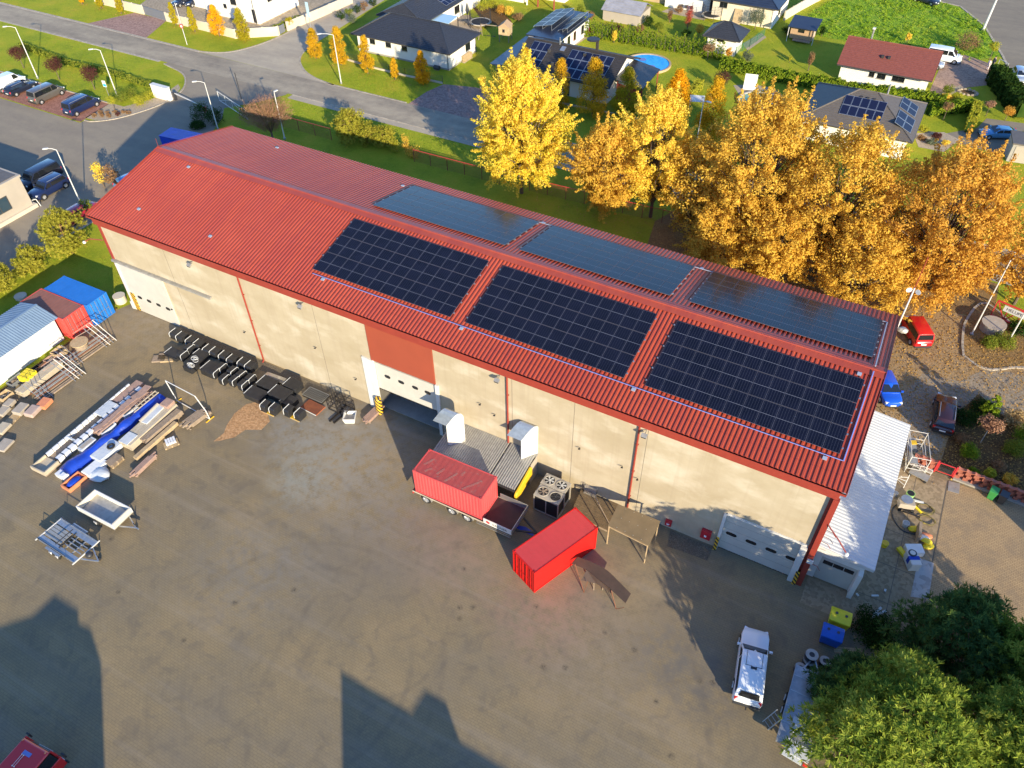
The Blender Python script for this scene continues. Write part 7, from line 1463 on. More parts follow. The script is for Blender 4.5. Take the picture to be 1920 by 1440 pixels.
    a = G(1250,8); t = thing('wood_store','brown wooden store shed beside the greenhouse at the top edge','shed'); m = MB(); m.box(a.x-4.5,a.x+1.5,a.y,a.y+4,0,2.4); m.build('wall','timber',t); m = MB(); m.box(a.x-4.8,a.x+1.8,a.y-.4,a.y+4.3,2.42,2.6); m.build('roof','timber_pink',t)
    # G: grey shed at the right edge
    a = G(1886,302); t = thing('grey_shed','grey flat-roofed shed beside the light blue car at the right edge','shed',(a.x,a.y,0),radians(8)); m = MB(); m.box(0,6,0,3.4,0,2.3); m.build('wall','concrete_grey',t); m = MB(); m.box(-.15,6.2,-.15,3.6,2.32,2.5); m.build('roof','tile_grey',t)
    for x in (.4,2.6): m = MB(); m.box(x,x+2.0,-.05,-.003,.05,2.1); m.build('door','grey_wall',t)
    # pools
    def pool(label, px, r, water, rim, sx=1.0):
        c = G(*px); t = thing('swimming_pool',label,'pool',(c.x,c.y,0),0,'garden pools'); n = 40
        m = MB(); ring = lambda rr,z: [(rr*sx*cos(2*pi*i/n),rr*sin(2*pi*i/n),z) for i in range(n)]
        m.add(ring(r,.30)+ring(r+.28,.32)+ring(r+.30,0)+ring(r,0),[(i,(i+1)%n,n+(i+1)%n,n+i)[::-1] for i in range(n)]+[(n+i,n+(i+1)%n,2*n+(i+1)%n,2*n+i)[::-1] for i in range(n)]+[(i,3*n+i,3*n+(i+1)%n,(i+1)%n) for i in range(n)]); m.build('rim',rim,t)
        m = MB(); m.add(ring(r-.002,.22),[tuple(range(n))]); m.build('water',water,t); return t
    p1 = pool('round bright blue pool on the lawn behind the solar house',(1214,121),3.35,'pool_water','timber')
    for dx,dy in ((-1.2,.9),(1.0,-1.0)): m = MB(); m.lathe([(.55,0),(.6,.03)],(dx,dy,.225),12); m.build('float','conduit_blue',p1)
    pool('round teal covered pool with a beige terrace next to the orange trees',(1424,192),2.75,'pool_teal','concrete_wall')
    a = G(1404,170); t = thing('pool_ladder','white slide-like panel standing at the teal pool','pool slide',(a.x,a.y,0),.2); m = MB(); m.add([(-.9,0,.1),(.9,0,.1),(.9,1.1,2.0),(-.9,1.1,2.0),(-.9,.1,.05),(.9,.1,.05),(.9,1.2,1.95),(-.9,1.2,1.95)],[(0,1,2,3),(7,6,5,4),(0,4,5,1),(1,5,6,2),(2,6,7,3),(3,7,4,0)]); m.build('panel','white',t); m = MB()
    for x in (-.8,.8): m.bar((x,1.1,1.9),(x,1.5,0),.06)
    m.build('support','lamp_grey',t)
    a = G(1303,213,.0); t = thing('canopy','small white fabric canopy on thin legs beside the columnar tree','canopy',(a.x,a.y,0),.3); m = MB(); m.add([(-1,-.8,2.1),(1,-.8,2.1),(1,.8,2.3),(-1,.8,2.3),(-1,-.8,2.05),(1,-.8,2.05),(1,.8,2.25),(-1,.8,2.25)],[(0,1,2,3),(7,6,5,4),(0,4,5,1),(1,5,6,2),(2,6,7,3),(3,7,4,0)]); m.build('fabric','white',t)
    for x,y in ((-.9,-.7),(.9,-.7),(.9,.7),(-.9,.7)): m = MB(); m.tube((x,y,0),(x,y,2.1),.03,5); m.build('leg','lamp_grey',t)
    a = G(1814,174); t = thing('stone_ring','ring of pale stones round a small dark pond on the lawn','pond',(a.x,a.y,0)); m = MB(); m.lathe([(.9,0),(.9,.05)],(0,0,0),16); m.build('pond','soil',t); m = MB()
    for i in range(13): b = 2*pi*i/13; m.blob((1.25*cos(b),.95*sin(b),.08),.30,.26,.18,7,4,.2)
    m.build('stones','beige_pavers',t)
    # trampolines
    for k,(px,r,lab) in enumerate((((901,48),1.9,'black netted trampoline beside the dark-roofed bungalow'),((1333,35),1.7,'black netted trampoline in front of the cream house'))):
        a = G(*px); t = thing('trampoline',lab,'trampoline',(a.x,a.y,0),0,'trampolines'); n = 20; m = MB()
        m.add([(r*cos(2*pi*i/n),r*sin(2*pi*i/n),.7) for i in range(n)]+[(r*.82*cos(2*pi*i/n),r*.82*sin(2*pi*i/n),.7) for i in range(n)]+[(r*cos(2*pi*i/n),r*sin(2*pi*i/n),.6) for i in range(n)],[(i,(i+1)%n,n+(i+1)%n,n+i) for i in range(n)]+[(i,2*n+i,2*n+(i+1)%n,(i+1)%n) for i in range(n)]); m.build('edge_pad','concrete_wall',t)
        m = MB(); m.add([(r*.82*cos(2*pi*i/n),r*.82*sin(2*pi*i/n),.69) for i in range(n)],[tuple(range(n))]); m.build('jump_mat','net_black',t)
        m = MB()
        for i in range(6): b = 2*pi*i/6; m.tube((r*cos(b),r*sin(b),0),(r*1.02*cos(b),r*1.02*sin(b),2.5),.035,5)
        m.build('net_pole','steel_dark',t); m = MB()
        for i in range(72): b = 2*pi*i/72; m.bar((r*.97*cos(b),r*.97*sin(b),.72),(r*.97*cos(b),r*.97*sin(b),2.45),.012)
        for z in (1.1,1.5,1.9,2.45): m.path([(r*.97*cos(2*pi*i/24),r*.97*sin(2*pi*i/24),z) for i in range(25)],.012,4)
        m.build('safety_net','net_black',t)
    # playhouse with swing
    a = G(948,76); t = thing('playhouse','wooden playhouse on stilts with a swing beam on the lawn','playhouse',(a.x,a.y,0),.2)
    for x in (-.8,.8):
        for y in (-.8,.8): m = MB(); m.bar((x,y,0),(x,y,2.2),.1); m.build('stilt','timber_old',t)
    m = MB(); m.box(-.9,.9,-.9,.9,1.1,1.2); m.box(-.9,.9,-.9,-.84,1.2,2.4); m.box(.84,.9,-.83,.9,1.2,2.4); m.box(-.9,-.84,-.83,.9,1.2,2.4); m.build('cabin','timber',t); m = MB(); m.ext([(-1,-1,2.4),(1,-1,2.4),(0,-1,3.1)],(0,2,0)); m.build('roof','timber_clad',t); m = MB(); m.box(-.25,.15,-.915,-.902,1.6,2.1); m.build('window','black',t)
    m = MB(); m.bar((-.9,0,2.2),(-4.2,0,2.2),.1); m.bar((-4.2,0,2.25),(-4.4,-1.0,0),.09); m.bar((-4.2,0,2.25),(-4.4,1.0,0),.09); m.build('swing_frame','timber_old',t); m = MB()
    for x in (-2,-3): m.tube((x-.2,0,2.2),(x-.2,0,.5),.015,4); m.tube((x+.2,0,2.2),(x+.2,0,.5),.015,4); m.box(x-.25,x+.25,-.1,.1,.45,.5)
    m.build('swing','net_black',t)
    a = G(877,38); t = thing('parasol','folded dark parasol on the bungalow terrace','parasol',(a.x,a.y,0)); m = MB(); m.tube((0,0,0),(0,0,2.9),.04,6); m.build('pole','steel_dark',t); m = MB(); m.lathe([(.12,1.0),(.35,1.6),(.22,2.4),(.05,2.9)],(0,0,0),10); m.build('cloth','bin_dark',t)
    a = G(872,46); t = thing('terrace_table','round dark table on the bungalow terrace','table',(a.x,a.y,0)); m = MB(); m.lathe([(.6,.7),(.6,.75)],(0,0,0),14); m.build('top','bin_dark',t); m = MB(); m.tube((0,0,0),(0,0,.7),.06,6); m.build('leg','steel_dark',t)
    a = G(1290,16); t = thing('terrace_table','long dark table with chairs on the cream house terrace','table',(a.x,a.y,0),.3); m = MB(); m.box(-1.4,1.4,-.5,.5,.7,.75); m.build('top','steel_dark',t)
    for x in (-1.2,1.2): m = MB(); m.box(x-.05,x+.05,-.4,.4,0,.7); m.build('leg','steel_dark',t)
    for k,(dx,dy) in enumerate(((-.9,-.95),(.0,-.95),(.9,-.95),(-.9,.95),(.4,.95))):
        c = thing('garden_chair','dark garden chair at the long terrace table of the cream house','chair',(a.x+dx,a.y+dy,0),.3+(pi if dy > 0 else 0),'chairs at the terrace table'); m = MB(); m.box(-.25,.25,-.25,.25,.4,.46); m.build('seat','steel_dark',c); m = MB(); m.box(-.25,.25,-.27,-.23,.47,.95); m.build('backrest','steel_dark',c)
        for x in (-.22,.22):
            for y in (-.22,.22): m = MB(); m.box(x-.02,x+.02,y-.02,y+.02,0,.398); m.build('leg','steel_dark',c)
    # yard gate and people beyond the red-roofed house
    a, b = G(1868,128), G(1884,137); d = b-a; t = thing('wire_gate','open pale wire gate near the two people','gate',(a.x,a.y,0),atan2(d.y,d.x)); L = d.length; m = MB(); m.path([(0,0,.1),(L,0,.1),(L,0,1.4),(0,0,1.4),(0,0,.1),(L,0,1.4)],.045,5); m.build('gate_frame','lamp_grey',t); m = MB()
    for i in range(8): m.bar((i*L/8,0,.1),(i*L/8,0,1.4),.012)
    m.build('gate_mesh','galv',t)
def person(label, loc, hd, top, legs, h=1.72, bag=False):
    """a standing figure: one skinned body, with hair and clothing as parts"""
    t = thing('person',label,'person',(loc[0],loc[1],.012),hd); k = h/1.72
    V = [(0,0,.95),(0,0,1.15),(0,0,1.38),(0,0,1.50),(0,.02,1.62)]; Ed = [(0,1),(1,2),(2,3),(3,4)]; Rr = [.15,.135,.15,.055,.10]
    for s in (-1,1):
        n = len(V); V += [(s*.10,.0,.90),(s*.11,.03,.50),(s*.11,-.02,.08),(s*.12,.14,.04)]; Ed += [(0,n),(n,n+1),(n+1,n+2),(n+2,n+3)]; Rr += [.095,.065,.045,.04]
        n = len(V); V += [(s*.19,0,1.40),(s*.25,-.02,1.13),(s*.24,.10,.90),(s*.24,.13,.80)]; Ed += [(2,n),(n,n+1),(n+1,n+2),(n+2,n+3)]; Rr += [.06,.045,.035,.03]
    me = bpy.data.meshes.new('body'); me.from_pydata([tuple(c*k for c in v) for v in V],Ed,[]); o = bpy.data.objects.new('body',me); COL.objects.link(o); o.parent = t; me.materials.append(M['skin'])
    sk = o.modifiers.new('skin','SKIN'); 
    for i, r in enumerate(Rr): me.skin_vertices[0].data[i].radius = (r*k,r*k)
    me.skin_vertices[0].data[0].use_root = True; s = o.modifiers.new('sub','SUBSURF'); s.levels = s.render_levels = 1; sk.use_smooth_shade = True
    m = MB(); m.lathe([(.20,.93),(.185,1.08),(.21,1.30),(.19,1.43),(.08,1.47)],(0,0,0),14)
    for q in (-1,1): m.tube((q*.18,0,1.40),(q*.26,-.02,1.12),.075,8,.06); m.tube((q*.26,-.02,1.12),(q*.25,.10,.92),.06,8,.045)
    m.v = [(x*k,y*.78*k,z*k) for x,y,z in m.v]; m.build('jacket',top,t,smooth=True)
    m = MB()
    for q in (-1,1): m.tube((q*.10,0,.96),(q*.11,.03,.50),.115,9,.085); m.tube((q*.11,.03,.50),(q*.11,-.02,.10),.085,9,.06)
    m.v = [(x*k,y*k,z*k) for x,y,z in m.v]; m.build('trousers',legs,t,smooth=True)
    m = MB()
    for q in (-1,1): m.ob((q*.115*k,.06*k,.04*k),.10,.27,.08)
    bevel(m.build('shoe','bumper',t),.02); m = MB(); m.blob((0,.0,1.675*k),.115,.125,.10,10,6,.04); m.build('hair','hair',t,smooth=True); return t
def people():
    a = G(1850,132); person('person in a pale pinkish outfit standing near the wire gate',a,-.6,'cloth_pink','cloth_pink',1.7); a = G(1859,128); person('person in dark clothes standing beside the person in pale clothes',a,2.3,'cloth_dark','cloth_dark',1.8)
# ---------------------------------------------------------------- trees and plants
def leaves(m, rnd, c, rad, n, size, up=.25, asp=.62):
    """n small leaf faces in a clump of radius rad, turned mostly outwards"""
    cx, cy, cz = c; V, F = m.v, m.f
    for _ in range(n):
        while True:
            x, y, z = rnd.uniform(-1,1), rnd.uniform(-1,1), rnd.uniform(-1,1)
            q = x*x+y*y+z*z
            if .08 < q < 1: break
        nv = Vector((x+rnd.gauss(0,.45), y+rnd.gauss(0,.45), z+up+rnd.gauss(0,.45)))
        if nv.length < 1e-3: nv = Vector((0,0,1))
        nv.normalize(); a = nv.orthogonal().normalized(); b = nv.cross(a); th = rnd.uniform(0,6.283); u = (a*cos(th)+b*sin(th)); v = nv.cross(u)
        s = size*rnd.uniform(.65,1.3); u = u*s*.5; v = v*s*.5*asp; p = Vector((cx+x*rad, cy+y*rad, cz+z*rad*.85)); k = len(V)
        V += [tuple(p-u), tuple(p+v), tuple(p+u), tuple(p-v)]; F.append((k,k+1,k+2,k+3))
def limbs(m, rnd, h0, r0, tips, seed=None):
    for tp in tips:
        tp = Vector(tp); s = Vector((rnd.uniform(-.1,.1),rnd.uniform(-.1,.1),rnd.uniform(h0*.75,max(h0*1.3,tp.z*.55)))); mid = s.lerp(tp,.5)+Vector((rnd.uniform(-.3,.3),rnd.uniform(-.3,.3),rnd.uniform(0,.5)))
        m.tube(s,mid,r0*.42,6,r0*.26,False); m.tube(mid,tp,r0*.26,5,r0*.06,False)
def broadleaf(name, label, cat, loc, H, R, base, mt, seed, nclump=110, per=120, size=.30, rc=1.05, bark='bark', group='autumn trees behind the hall', squash=1.0, top=.5, spiky=.3):
    """tapered trunk, limbs and a crown of leaf clumps through an uneven, lobed volume"""
    nclump = int(nclump*1.35); per = int(per*.78); rnd = random.Random(seed); t = thing(name,label,cat,(loc[0],loc[1],0),0,group); r0 = .012*H+.05
    zc = base+(H-base)*top; rz = (H-base)/2; lobes = [(rnd.uniform(0,6.28),rnd.uniform(-.7,.9),rnd.uniform(.66,1.28)) for _ in range(11)]
    cl = []; tries = 0
    while len(cl) < nclump and tries < 9000:
        tries += 1; a = rnd.uniform(0,6.283); w = rnd.uniform(-1,1); q = rnd.uniform(.12,1)**.42
        k = 1.0
        for la,lw,lk in lobes:
            d = (1+cos(a-la))/2*(1-min(1,abs(w-lw))); k *= 1+(lk-1)*d**2
        e = sqrt(max(0,1-w*w)); wid = e*(1-.25*max(0,w)); x = cos(a)*wid*R*q*k*squash; y = sin(a)*wid*R*q*k; z = zc+w*rz*(q if w < 0 else q**.6)*(.9+.2*k)
        if z < base*.8: continue
        if any((x-c[0])**2+(y-c[1])**2+(z-c[2])**2 < (rc*.5)**2 for c in cl): continue
        cl.append((x,y,z))
    m = MB(); m.tube((0,0,-.1),(0,0,base*1.1),r0,9,r0*.75); m.tube((0,0,base*1.1),(rnd.uniform(-.3,.3),rnd.uniform(-.3,.3),H*.86),r0*.72,7,.04); limbs(m,rnd,base,r0,cl[::3]); m.build('trunk',bark,t)
    m = MB()
    for c in cl:
        rr = rc*rnd.choice((.45,.6,.75,.9,1.05,1.3)); leaves(m,rnd,c,rr,int(per*rnd.uniform(.6,1.3)),size)
        if spiky and rnd.random() < spiky:
            o = Vector((c[0],c[1],c[2]-zc)); o = o.normalized() if o.length > .1 else Vector((0,0,1)); o = (o+Vector((0,0,.5))).normalized()
            for j in range(4): p = Vector(c)+o*(rr*.7+j*.36); leaves(m,rnd,tuple(p),.34-.05*j,int(per*.14),size*.9)
    m.build('crown',mt,t); return t
def columnar_mesh(t, H, R, mt, seed, n=4200, size=.20, base=.5, bark='bark'):
    rnd = random.Random(seed); m = MB(); m.tube((0,0,-.05),(0,0,H*.8),.09,7,.02); 
    for i in range(14): a = rnd.uniform(0,6.28); z = rnd.uniform(base,H*.6); m.tube((0,0,z),(cos(a)*R*.6,sin(a)*R*.6,min(H*.93,z+H*.3)),.035,4,.01,False)
    m.build('trunk',bark,t); m = MB(); cl = []
    for i in range(120):
        w = rnd.random()**1.15; a = rnd.uniform(0,6.28); prof = (sin(pi*min(1,(w*.93+.07))**.62))**.75; q = rnd.uniform(.35,1); cl.append((cos(a)*R*prof*q,sin(a)*R*prof*q,base+w*(H-base),))
    for c in cl: leaves(m,rnd,c,R*.33,n//120,size,.1)
    for i in range(10): a = rnd.uniform(0,6.28); leaves(m,rnd,(cos(a)*R*.25,sin(a)*R*.25,H*rnd.uniform(.9,1.02)),R*.2,22,size*.8)
    m.build('crown',mt,t)
def pine(name, label, loc, H, R, mt, seed, nclump=190, tufts=15, group='pines', base=.9, needle=.30, rc=.62, flat=1.0):
    rnd = random.Random(seed); t = thing(name,label,'pine tree',(loc[0],loc[1],0),0,group); m = MB(); m.tube((0,0,-.1),(0,0,H*.92),.05+.022*H,8,.04); cl = []; tries = 0
    while len(cl) < nclump and tries < 8000:
        tries += 1; w = rnd.random()**.8; z = base+(H-base)*w; prof = (min(1,w*3.2+.3))*(1-w**2.2)**.55; a = rnd.uniform(0,6.283); q = rnd.uniform(.2,1)**.5; k = 1+.28*sin(3*a+seed)+.15*sin(7*a+w*9)
        x, y = cos(a)*R*prof*q*k, sin(a)*R*prof*q*k
        if any((x-c[0])**2+(y-c[1])**2+(z-c[2])**2 < (rc*.75)**2 for c in cl): continue
        cl.append((x,y,z))
    for c in cl[::2]: m.tube((0,0,max(.4,c[2]-hypot(c[0],c[1])*.25)),c,.05,5,.015,False)
    m.build('trunk','bark_pine',t); m = MB(); V, F = m.v, m.f
    for c in cl:
        o = Vector((c[0],c[1],(c[2]-H*.35)*.8)); o = o.normalized() if o.length > .05 else Vector((0,0,1))
        for _ in range(tufts):
            d = Vector((rnd.gauss(0,1),rnd.gauss(0,1),rnd.gauss(.2,1))).normalized(); p = Vector(c)+d*rc*rnd.uniform(.25,1); ax = (d+o*.7+Vector((0,0,.55))).normalized(); s1 = ax.orthogonal().normalized(); s2 = ax.cross(s1)
            for j in range(17):
                b = 2*pi*j/17+rnd.random(); dv = (ax*rnd.uniform(.2,1.1)+(s1*cos(b)+s2*sin(b))*rnd.uniform(.6,1.0)).normalized(); L = needle*rnd.uniform(.5,1.0); sd = dv.cross(ax); sd = (sd.normalized() if sd.length > .01 else s1)*L*.15; k = len(V)
                V += [tuple(p-sd*.5),tuple(p+sd*.5),tuple(p+dv*L+sd*.4),tuple(p+dv*L-sd*.4)]; F.append((k,k+1,k+2,k+3))
    m.build('crown',mt,t); return t
def shrub(name, label, cat, px, R, H, mt, seed=1, n=900, size=.13, group=None, stem=.0, bark='bark', loc=None, shape=1.0):
    g = loc or G(*px); rnd = random.Random(seed); t = thing(name,label,cat,(g[0],g[1],0),0,group); m = MB(); z0 = stem
    m.tube((0,0,-.05),(0,0,z0+H*.5),.03+.02*H,6,.02)
    for i in range(7): a = 2*pi*i/7+rnd.random(); m.tube((0,0,z0+.05),(cos(a)*R*.6,sin(a)*R*.6,z0+H*.6),.025,4,.008,False)
    m.build('trunk' if stem else 'stems',bark,t); m = MB(); k = max(10,min(60,n//30))
    for i in range(k):
        a = rnd.uniform(0,6.28); w = rnd.uniform(-1,1); q = rnd.uniform(.3,1)**.5; e = sqrt(1-w*w); leaves(m,rnd,(cos(a)*e*R*.72*q,sin(a)*e*R*.72*q,z0+H*.5+w*H*.38*q),max(R,H*.4)*.34,n//k,size)
    m.build('crown' if stem else 'foliage',mt,t); return t
def conifer(t, H, R, mt, seed, n=2200, size=.13, pw=.8):
    rnd = random.Random(seed); m = MB(); m.tube((0,0,-.05),(0,0,H*.9),.06,6,.01); m.build('trunk','bark',t); m = MB()
    for i in range(70): w = rnd.random()**1.2; a = rnd.uniform(0,6.28); r = R*(1-w)**pw*rnd.uniform(.55,1); leaves(m,rnd,(cos(a)*r,sin(a)*r,.12+w*(H-.2)),R*.26*(1-w*.6),n//70,size,.3)
    m.build('foliage',mt,t)
def hedge(label, pts, H, Wd, mt, seed, dens=520, size=.14, group='clipped hedges'):
    rnd = random.Random(seed); P = [Vector((p[0],p[1],0)) for p in pts]; o = P[0].copy(); t = thing('hedge',label,'hedge',tuple(o),0,group); m = MB(); c = MB()
    for p, q in zip(P,P[1:]):
        d = q-p; L = d.length; d.normalize(); n = Vector((-d.y,d.x,0)); c.bar(p-o+Vector((0,0,H*.48)),q-o+Vector((0,0,H*.48)),Wd*.7,H*.86)
        for i in range(int(L*dens*(H+Wd)/2.5)):
            s = rnd.random()*L; side = rnd.random(); bmp = 1+.10*sin(s*3.1+seed)+.06*sin(s*7.7)
            if side < .45: x, z, nv = rnd.uniform(-.5,.5)*Wd, H*bmp, Vector((0,0,1))
            else: sg = 1 if side < .72 else -1; x, z, nv = sg*Wd*.5*bmp, rnd.uniform(.02,1)*H, n*sg
            v = p-o+d*s+n*(x+rnd.gauss(0,.05))+Vector((0,0,z+rnd.gauss(0,.05))); nv = (nv+Vector((rnd.gauss(0,.6),rnd.gauss(0,.6),rnd.gauss(0,.6)))).normalized(); a = nv.orthogonal().normalized(); b = nv.cross(a); k = len(m.v); sz = size*rnd.uniform(.6,1.3)
            m.v += [tuple(v-a*sz),tuple(v+b*sz*.6),tuple(v+a*sz),tuple(v-b*sz*.6)]; m.f.append((k,k+1,k+2,k+3))
    c.build('stems','leaf_dark',t); m.build('foliage',mt,t); return t
def twig_bush(label, px, H, R, mt, seed, n=420, group=None):
    g = G(*px); rnd = random.Random(seed); t = thing('bare_bush',label,'bush',(g.x,g.y,0),0,group); m = MB()
    m.tube((0,0,-.1),(0,0,H*.25),.16,7,.12)
    for i in range(26): a = rnd.uniform(0,6.28); m.tube((0,0,H*.15),(cos(a)*R*.35,sin(a)*R*.35,H*.55),.05,5,.02,False)
    m.build('trunk','bark',t); m = MB(); V, F = m.v, m.f
    for i in range(n):
        a = rnd.uniform(0,6.28); q = rnd.random()**.5; p0 = Vector((cos(a)*R*.3*q,sin(a)*R*.3*q,H*rnd.uniform(.2,.5))); w = rnd.uniform(.45,1); p1 = Vector((cos(a)*R*q*1.05,sin(a)*R*q*1.05,H*(.35+.62*w*sqrt(max(.05,1-q*q*.7))))); mid = p0.lerp(p1,.5)+Vector((0,0,.15))
        for u, v, r in ((p0,mid,.018),(mid,p1,.012)): m.tube(u,v,r,3,r*.6,False)
        for j in range(5):
            s = mid.lerp(p1,rnd.random()); e = s+Vector((rnd.gauss(0,.22),rnd.gauss(0,.22),rnd.uniform(.1,.5))); m.tube(s,e,.011,3,.006,False)
            if rnd.random() < .5: leaves(m,rnd,tuple(e),.12,2,.12)
    m.build('twigs',mt,t)
def vegetation():
    B = broadleaf; gp = 'autumn trees behind the hall'
    B('broadleaf_tree','bright yellow tree left-most of the big trees behind the hall','tree',G(978,362),16.2,5.5,2.4,'leaf_ginkgo',3,310,190,.235,.86,top=.47,spiky=.45)
    B('broadleaf_tree','pale yellow upright tree with feathery tips, second big tree from the left','tree',(41.2,40.6),14.8,4.5,2.3,'leaf_yellow',8,215,190,.225,.78,top=.5,spiky=.6)
    B('broadleaf_tree','lower golden brown tree between the two yellow trees','tree',(36.0,38.2),11.2,4.0,1.8,'leaf_gold',5,205,190,.22,.80,top=.46)
    B('broadleaf_tree','large golden tree with a broad crown in the middle of the orange group','tree',(52.6,38.6),17.6,6.4,2.2,'leaf_gold',13,330,190,.235,.98,top=.48)
    B('broadleaf_tree','tall golden orange tree in front of the grey hipped roof','tree',(60.6,38.4),16.8,5.6,2.4,'leaf_gold',21,250,190,.235,.92,top=.48)
    B('broadleaf_tree','deep orange tree, right-most of the big trees, above the red van','tree',(70.8,38.0),16.6,6.5,2.0,'leaf_orange',34,350,190,.235,.98,top=.46)
    B('broadleaf_tree','low golden tree filling the gap between the orange crowns behind the roof','tree',(65.2,34.0),9.6,4.4,1.4,'leaf_gold',41,180,170,.22,.84,top=.46)
    B('broadleaf_tree','low golden tree behind the middle solar array','tree',(56.8,34.4),9.0,4.0,1.4,'leaf_gold',42,160,170,.22,.82,top=.46)
    B('broadleaf_tree','low golden tree close to the red shrubs behind the roof','tree',(50.4,34.6),7.6,3.5,1.0,'leaf_gold',43,130,170,.21,.8,top=.46)
    B('broadleaf_tree','golden half-bare tree between the pale yellow and the broad golden tree','tree',(46.6,39.0),11.5,3.8,1.6,'leaf_gold',45,115,110,.25,.85,top=.5)
    B('broadleaf_tree','yellow-orange tree cut by the right picture edge','tree',(79.6,42.5),10.5,3.6,1.8,'leaf_orange',52,90,130,.26,.9,top=.48)
    # columnar hornbeams
    cols = []
    for k,(mt,sd,H,R) in enumerate((('leaf_hornbeam',1,5.4,1.25),('leaf_hornbeam_orange',2,6.0,1.35),('leaf_hornbeam_green',3,5.6,1.05))):
        cols.append((mt,sd,H,R))
    spots = [((593,110),0,4.6,1.12,'orange columnar tree at the left tip of the street corner verge'),((640,122),0,5.8,1.25,'columnar tree right behind the curved street lamp'),((690,138),0,5.6,1.10,'columnar tree in front of the left windows of the white bungalow'),((741,149),0,3.2,.62,'smallest thin columnar tree in front of the white bungalow'),((793,158),1,4.8,1.18,'orange-topped columnar tree in front of the bungalow corner'),
        ((412,68),1,4.8,1.30,'bright orange rounded columnar tree before the white two-storey house'),((459,78),2,5.2,1.15,'olive green columnar tree before the white two-storey house'),((330,48),2,3.8,.62,'thin olive columnar tree beside the blue-grey gate'),((366,60),2,4.0,.66,'thin olive columnar tree left of the bright orange one'),((228,26),2,3.6,.6,'thin olive columnar tree at the pinkish driveway'),((190,16),2,3.6,.6,'thin columnar tree second from the left on the top verge'),((155,8),1,3.2,.55,'orange columnar tree leftmost on the top verge'),
        ((1050,205),0,7.0,1.5,'columnar tree between the bright yellow tree and the solar house'),((1110,218),0,7.8,2.15,'broad columnar tree in front of the solar house window'),((1172,222),2,6.8,1.9,'olive columnar tree in front of the carport'),((1262,235),1,7.4,2.0,'orange columnar tree right of the carport'),((1328,262),0,8.2,2.0,'yellow-green columnar tree beside the white canopy'),((985,190),0,7.4,1.4,'columnar tree mostly hidden by the bright yellow tree')]
    for i,(px,k,H,R,lab) in enumerate(spots):
        g = G(*px); t = thing('columnar_tree',lab,'tree',(g.x,g.y,0),random.uniform(0,6),'columnar trees along the road'); columnar_mesh(t,H,R,cols[k][0],100+i,int(3200+3000*R),.15+.02*R)
    # bushes between hall and road
    twig_bush('pinkish bare bush behind the far left end of the hall',(512,262),6.2,3.6,'twig_pink',7)
    pine('pine_tree','light green young pine behind the hall, left of the row of small bushes',G(660,262),4.0,2.3,'needle_yellow',5,60,14,'small pines behind the hall',.3,.34,.6); pine('pine_tree','low light green pine right of the young pine behind the hall',G(690,268),2.3,1.6,'needle_yellow',6,34,14,'small pines behind the hall',.2,.32,.5)
    pine('pine_tree','low spreading pine in front of the verge shadow behind the hall',G(720,274),2.4,2.1,'needle_yellow',9,40,14,'small pines behind the hall',.2,.32,.5); shrub('shrub','yellow upright shrub in the row of bushes behind the hall','shrub',(762,285),.5,2.8,'leaf_gold',3,500,.16,'bushes behind the hall'); shrub('shrub','low yellow-orange shrub at the end of the row behind the hall','shrub',(775,292),1.5,1.2,'leaf_gold',4,900,.16,'bushes behind the hall'); shrub('shrub','green low shrub in the row of bushes behind the hall','shrub',(745,283),1.2,1.3,'leaf_lime',5,800,.15,'bushes behind the hall')
    shrub('shrub','red shrub glowing in the shade under the golden trees','shrub',(1300,452),.8,2.2,'leaf_red',8,600,.16); shrub('shrub','small red shrub close to the roof edge under the golden trees','shrub',(1326,482),.5,1.0,'leaf_red',9,300,.14)
    # left of the hall
    pine('pine_tree','light green pine beside the front left hall corner',G(136,474),5.2,2.6,'needle_yellow',11,75,15,'pines left of the hall',.5,.34,.62); pine('pine_tree','small light green pine on the grass left of the hall',G(68,510),3.0,1.7,'needle_yellow',12,42,15,'pines left of the hall',.5,.32,.52); pine('pine_tree','yellowish pine cut by the left picture edge',G(2,545),3.6,2.0,'needle_yellow',13,50,15,'pines left of the hall',.4,.34,.55)
    shrub('shrub','thin yellow shrub at the left roof corner','shrub',None,.6,4.0,'leaf_yellow',14,700,.2,'shrubs at the left gable',loc=G(196,352)); shrub('shrub','brown-green shrub behind the left roof corner','shrub',None,1.3,3.0,'leaf_brown',15,900,.2,'shrubs at the left gable',loc=G(216,348)); shrub('shrub','green bush hiding the dark red car','shrub',None,1.1,2.2,'leaf_shrub',16,900,.18,'shrubs at the left gable',loc=G(167,402))
    # planting of the parking island
    for i,(px,R,H,mt,lab) in enumerate((((228,190),1.6,1.7,'leaf_shrub','rounded green shrub left in the planting bed'),((248,182),1.4,1.6,'leaf_shrub','rounded green shrub behind in the planting bed'),((262,196),1.3,1.4,'leaf_lime','lighter green shrub at the front of the planting bed'),((280,183),1.7,.8,'leaf_lime','low yellowish ground shrub beside the letterbox wall'))): shrub('shrub',lab,'shrub',px,R,H,mt,20+i,1500,.13,'shrubs of the planting bed')
    shrub('standard_tree','small ball-crowned tree at the front of the gravel bed','small tree',(215,203),.85,1.3,'leaf_lime',30,1000,.12,None,.6)
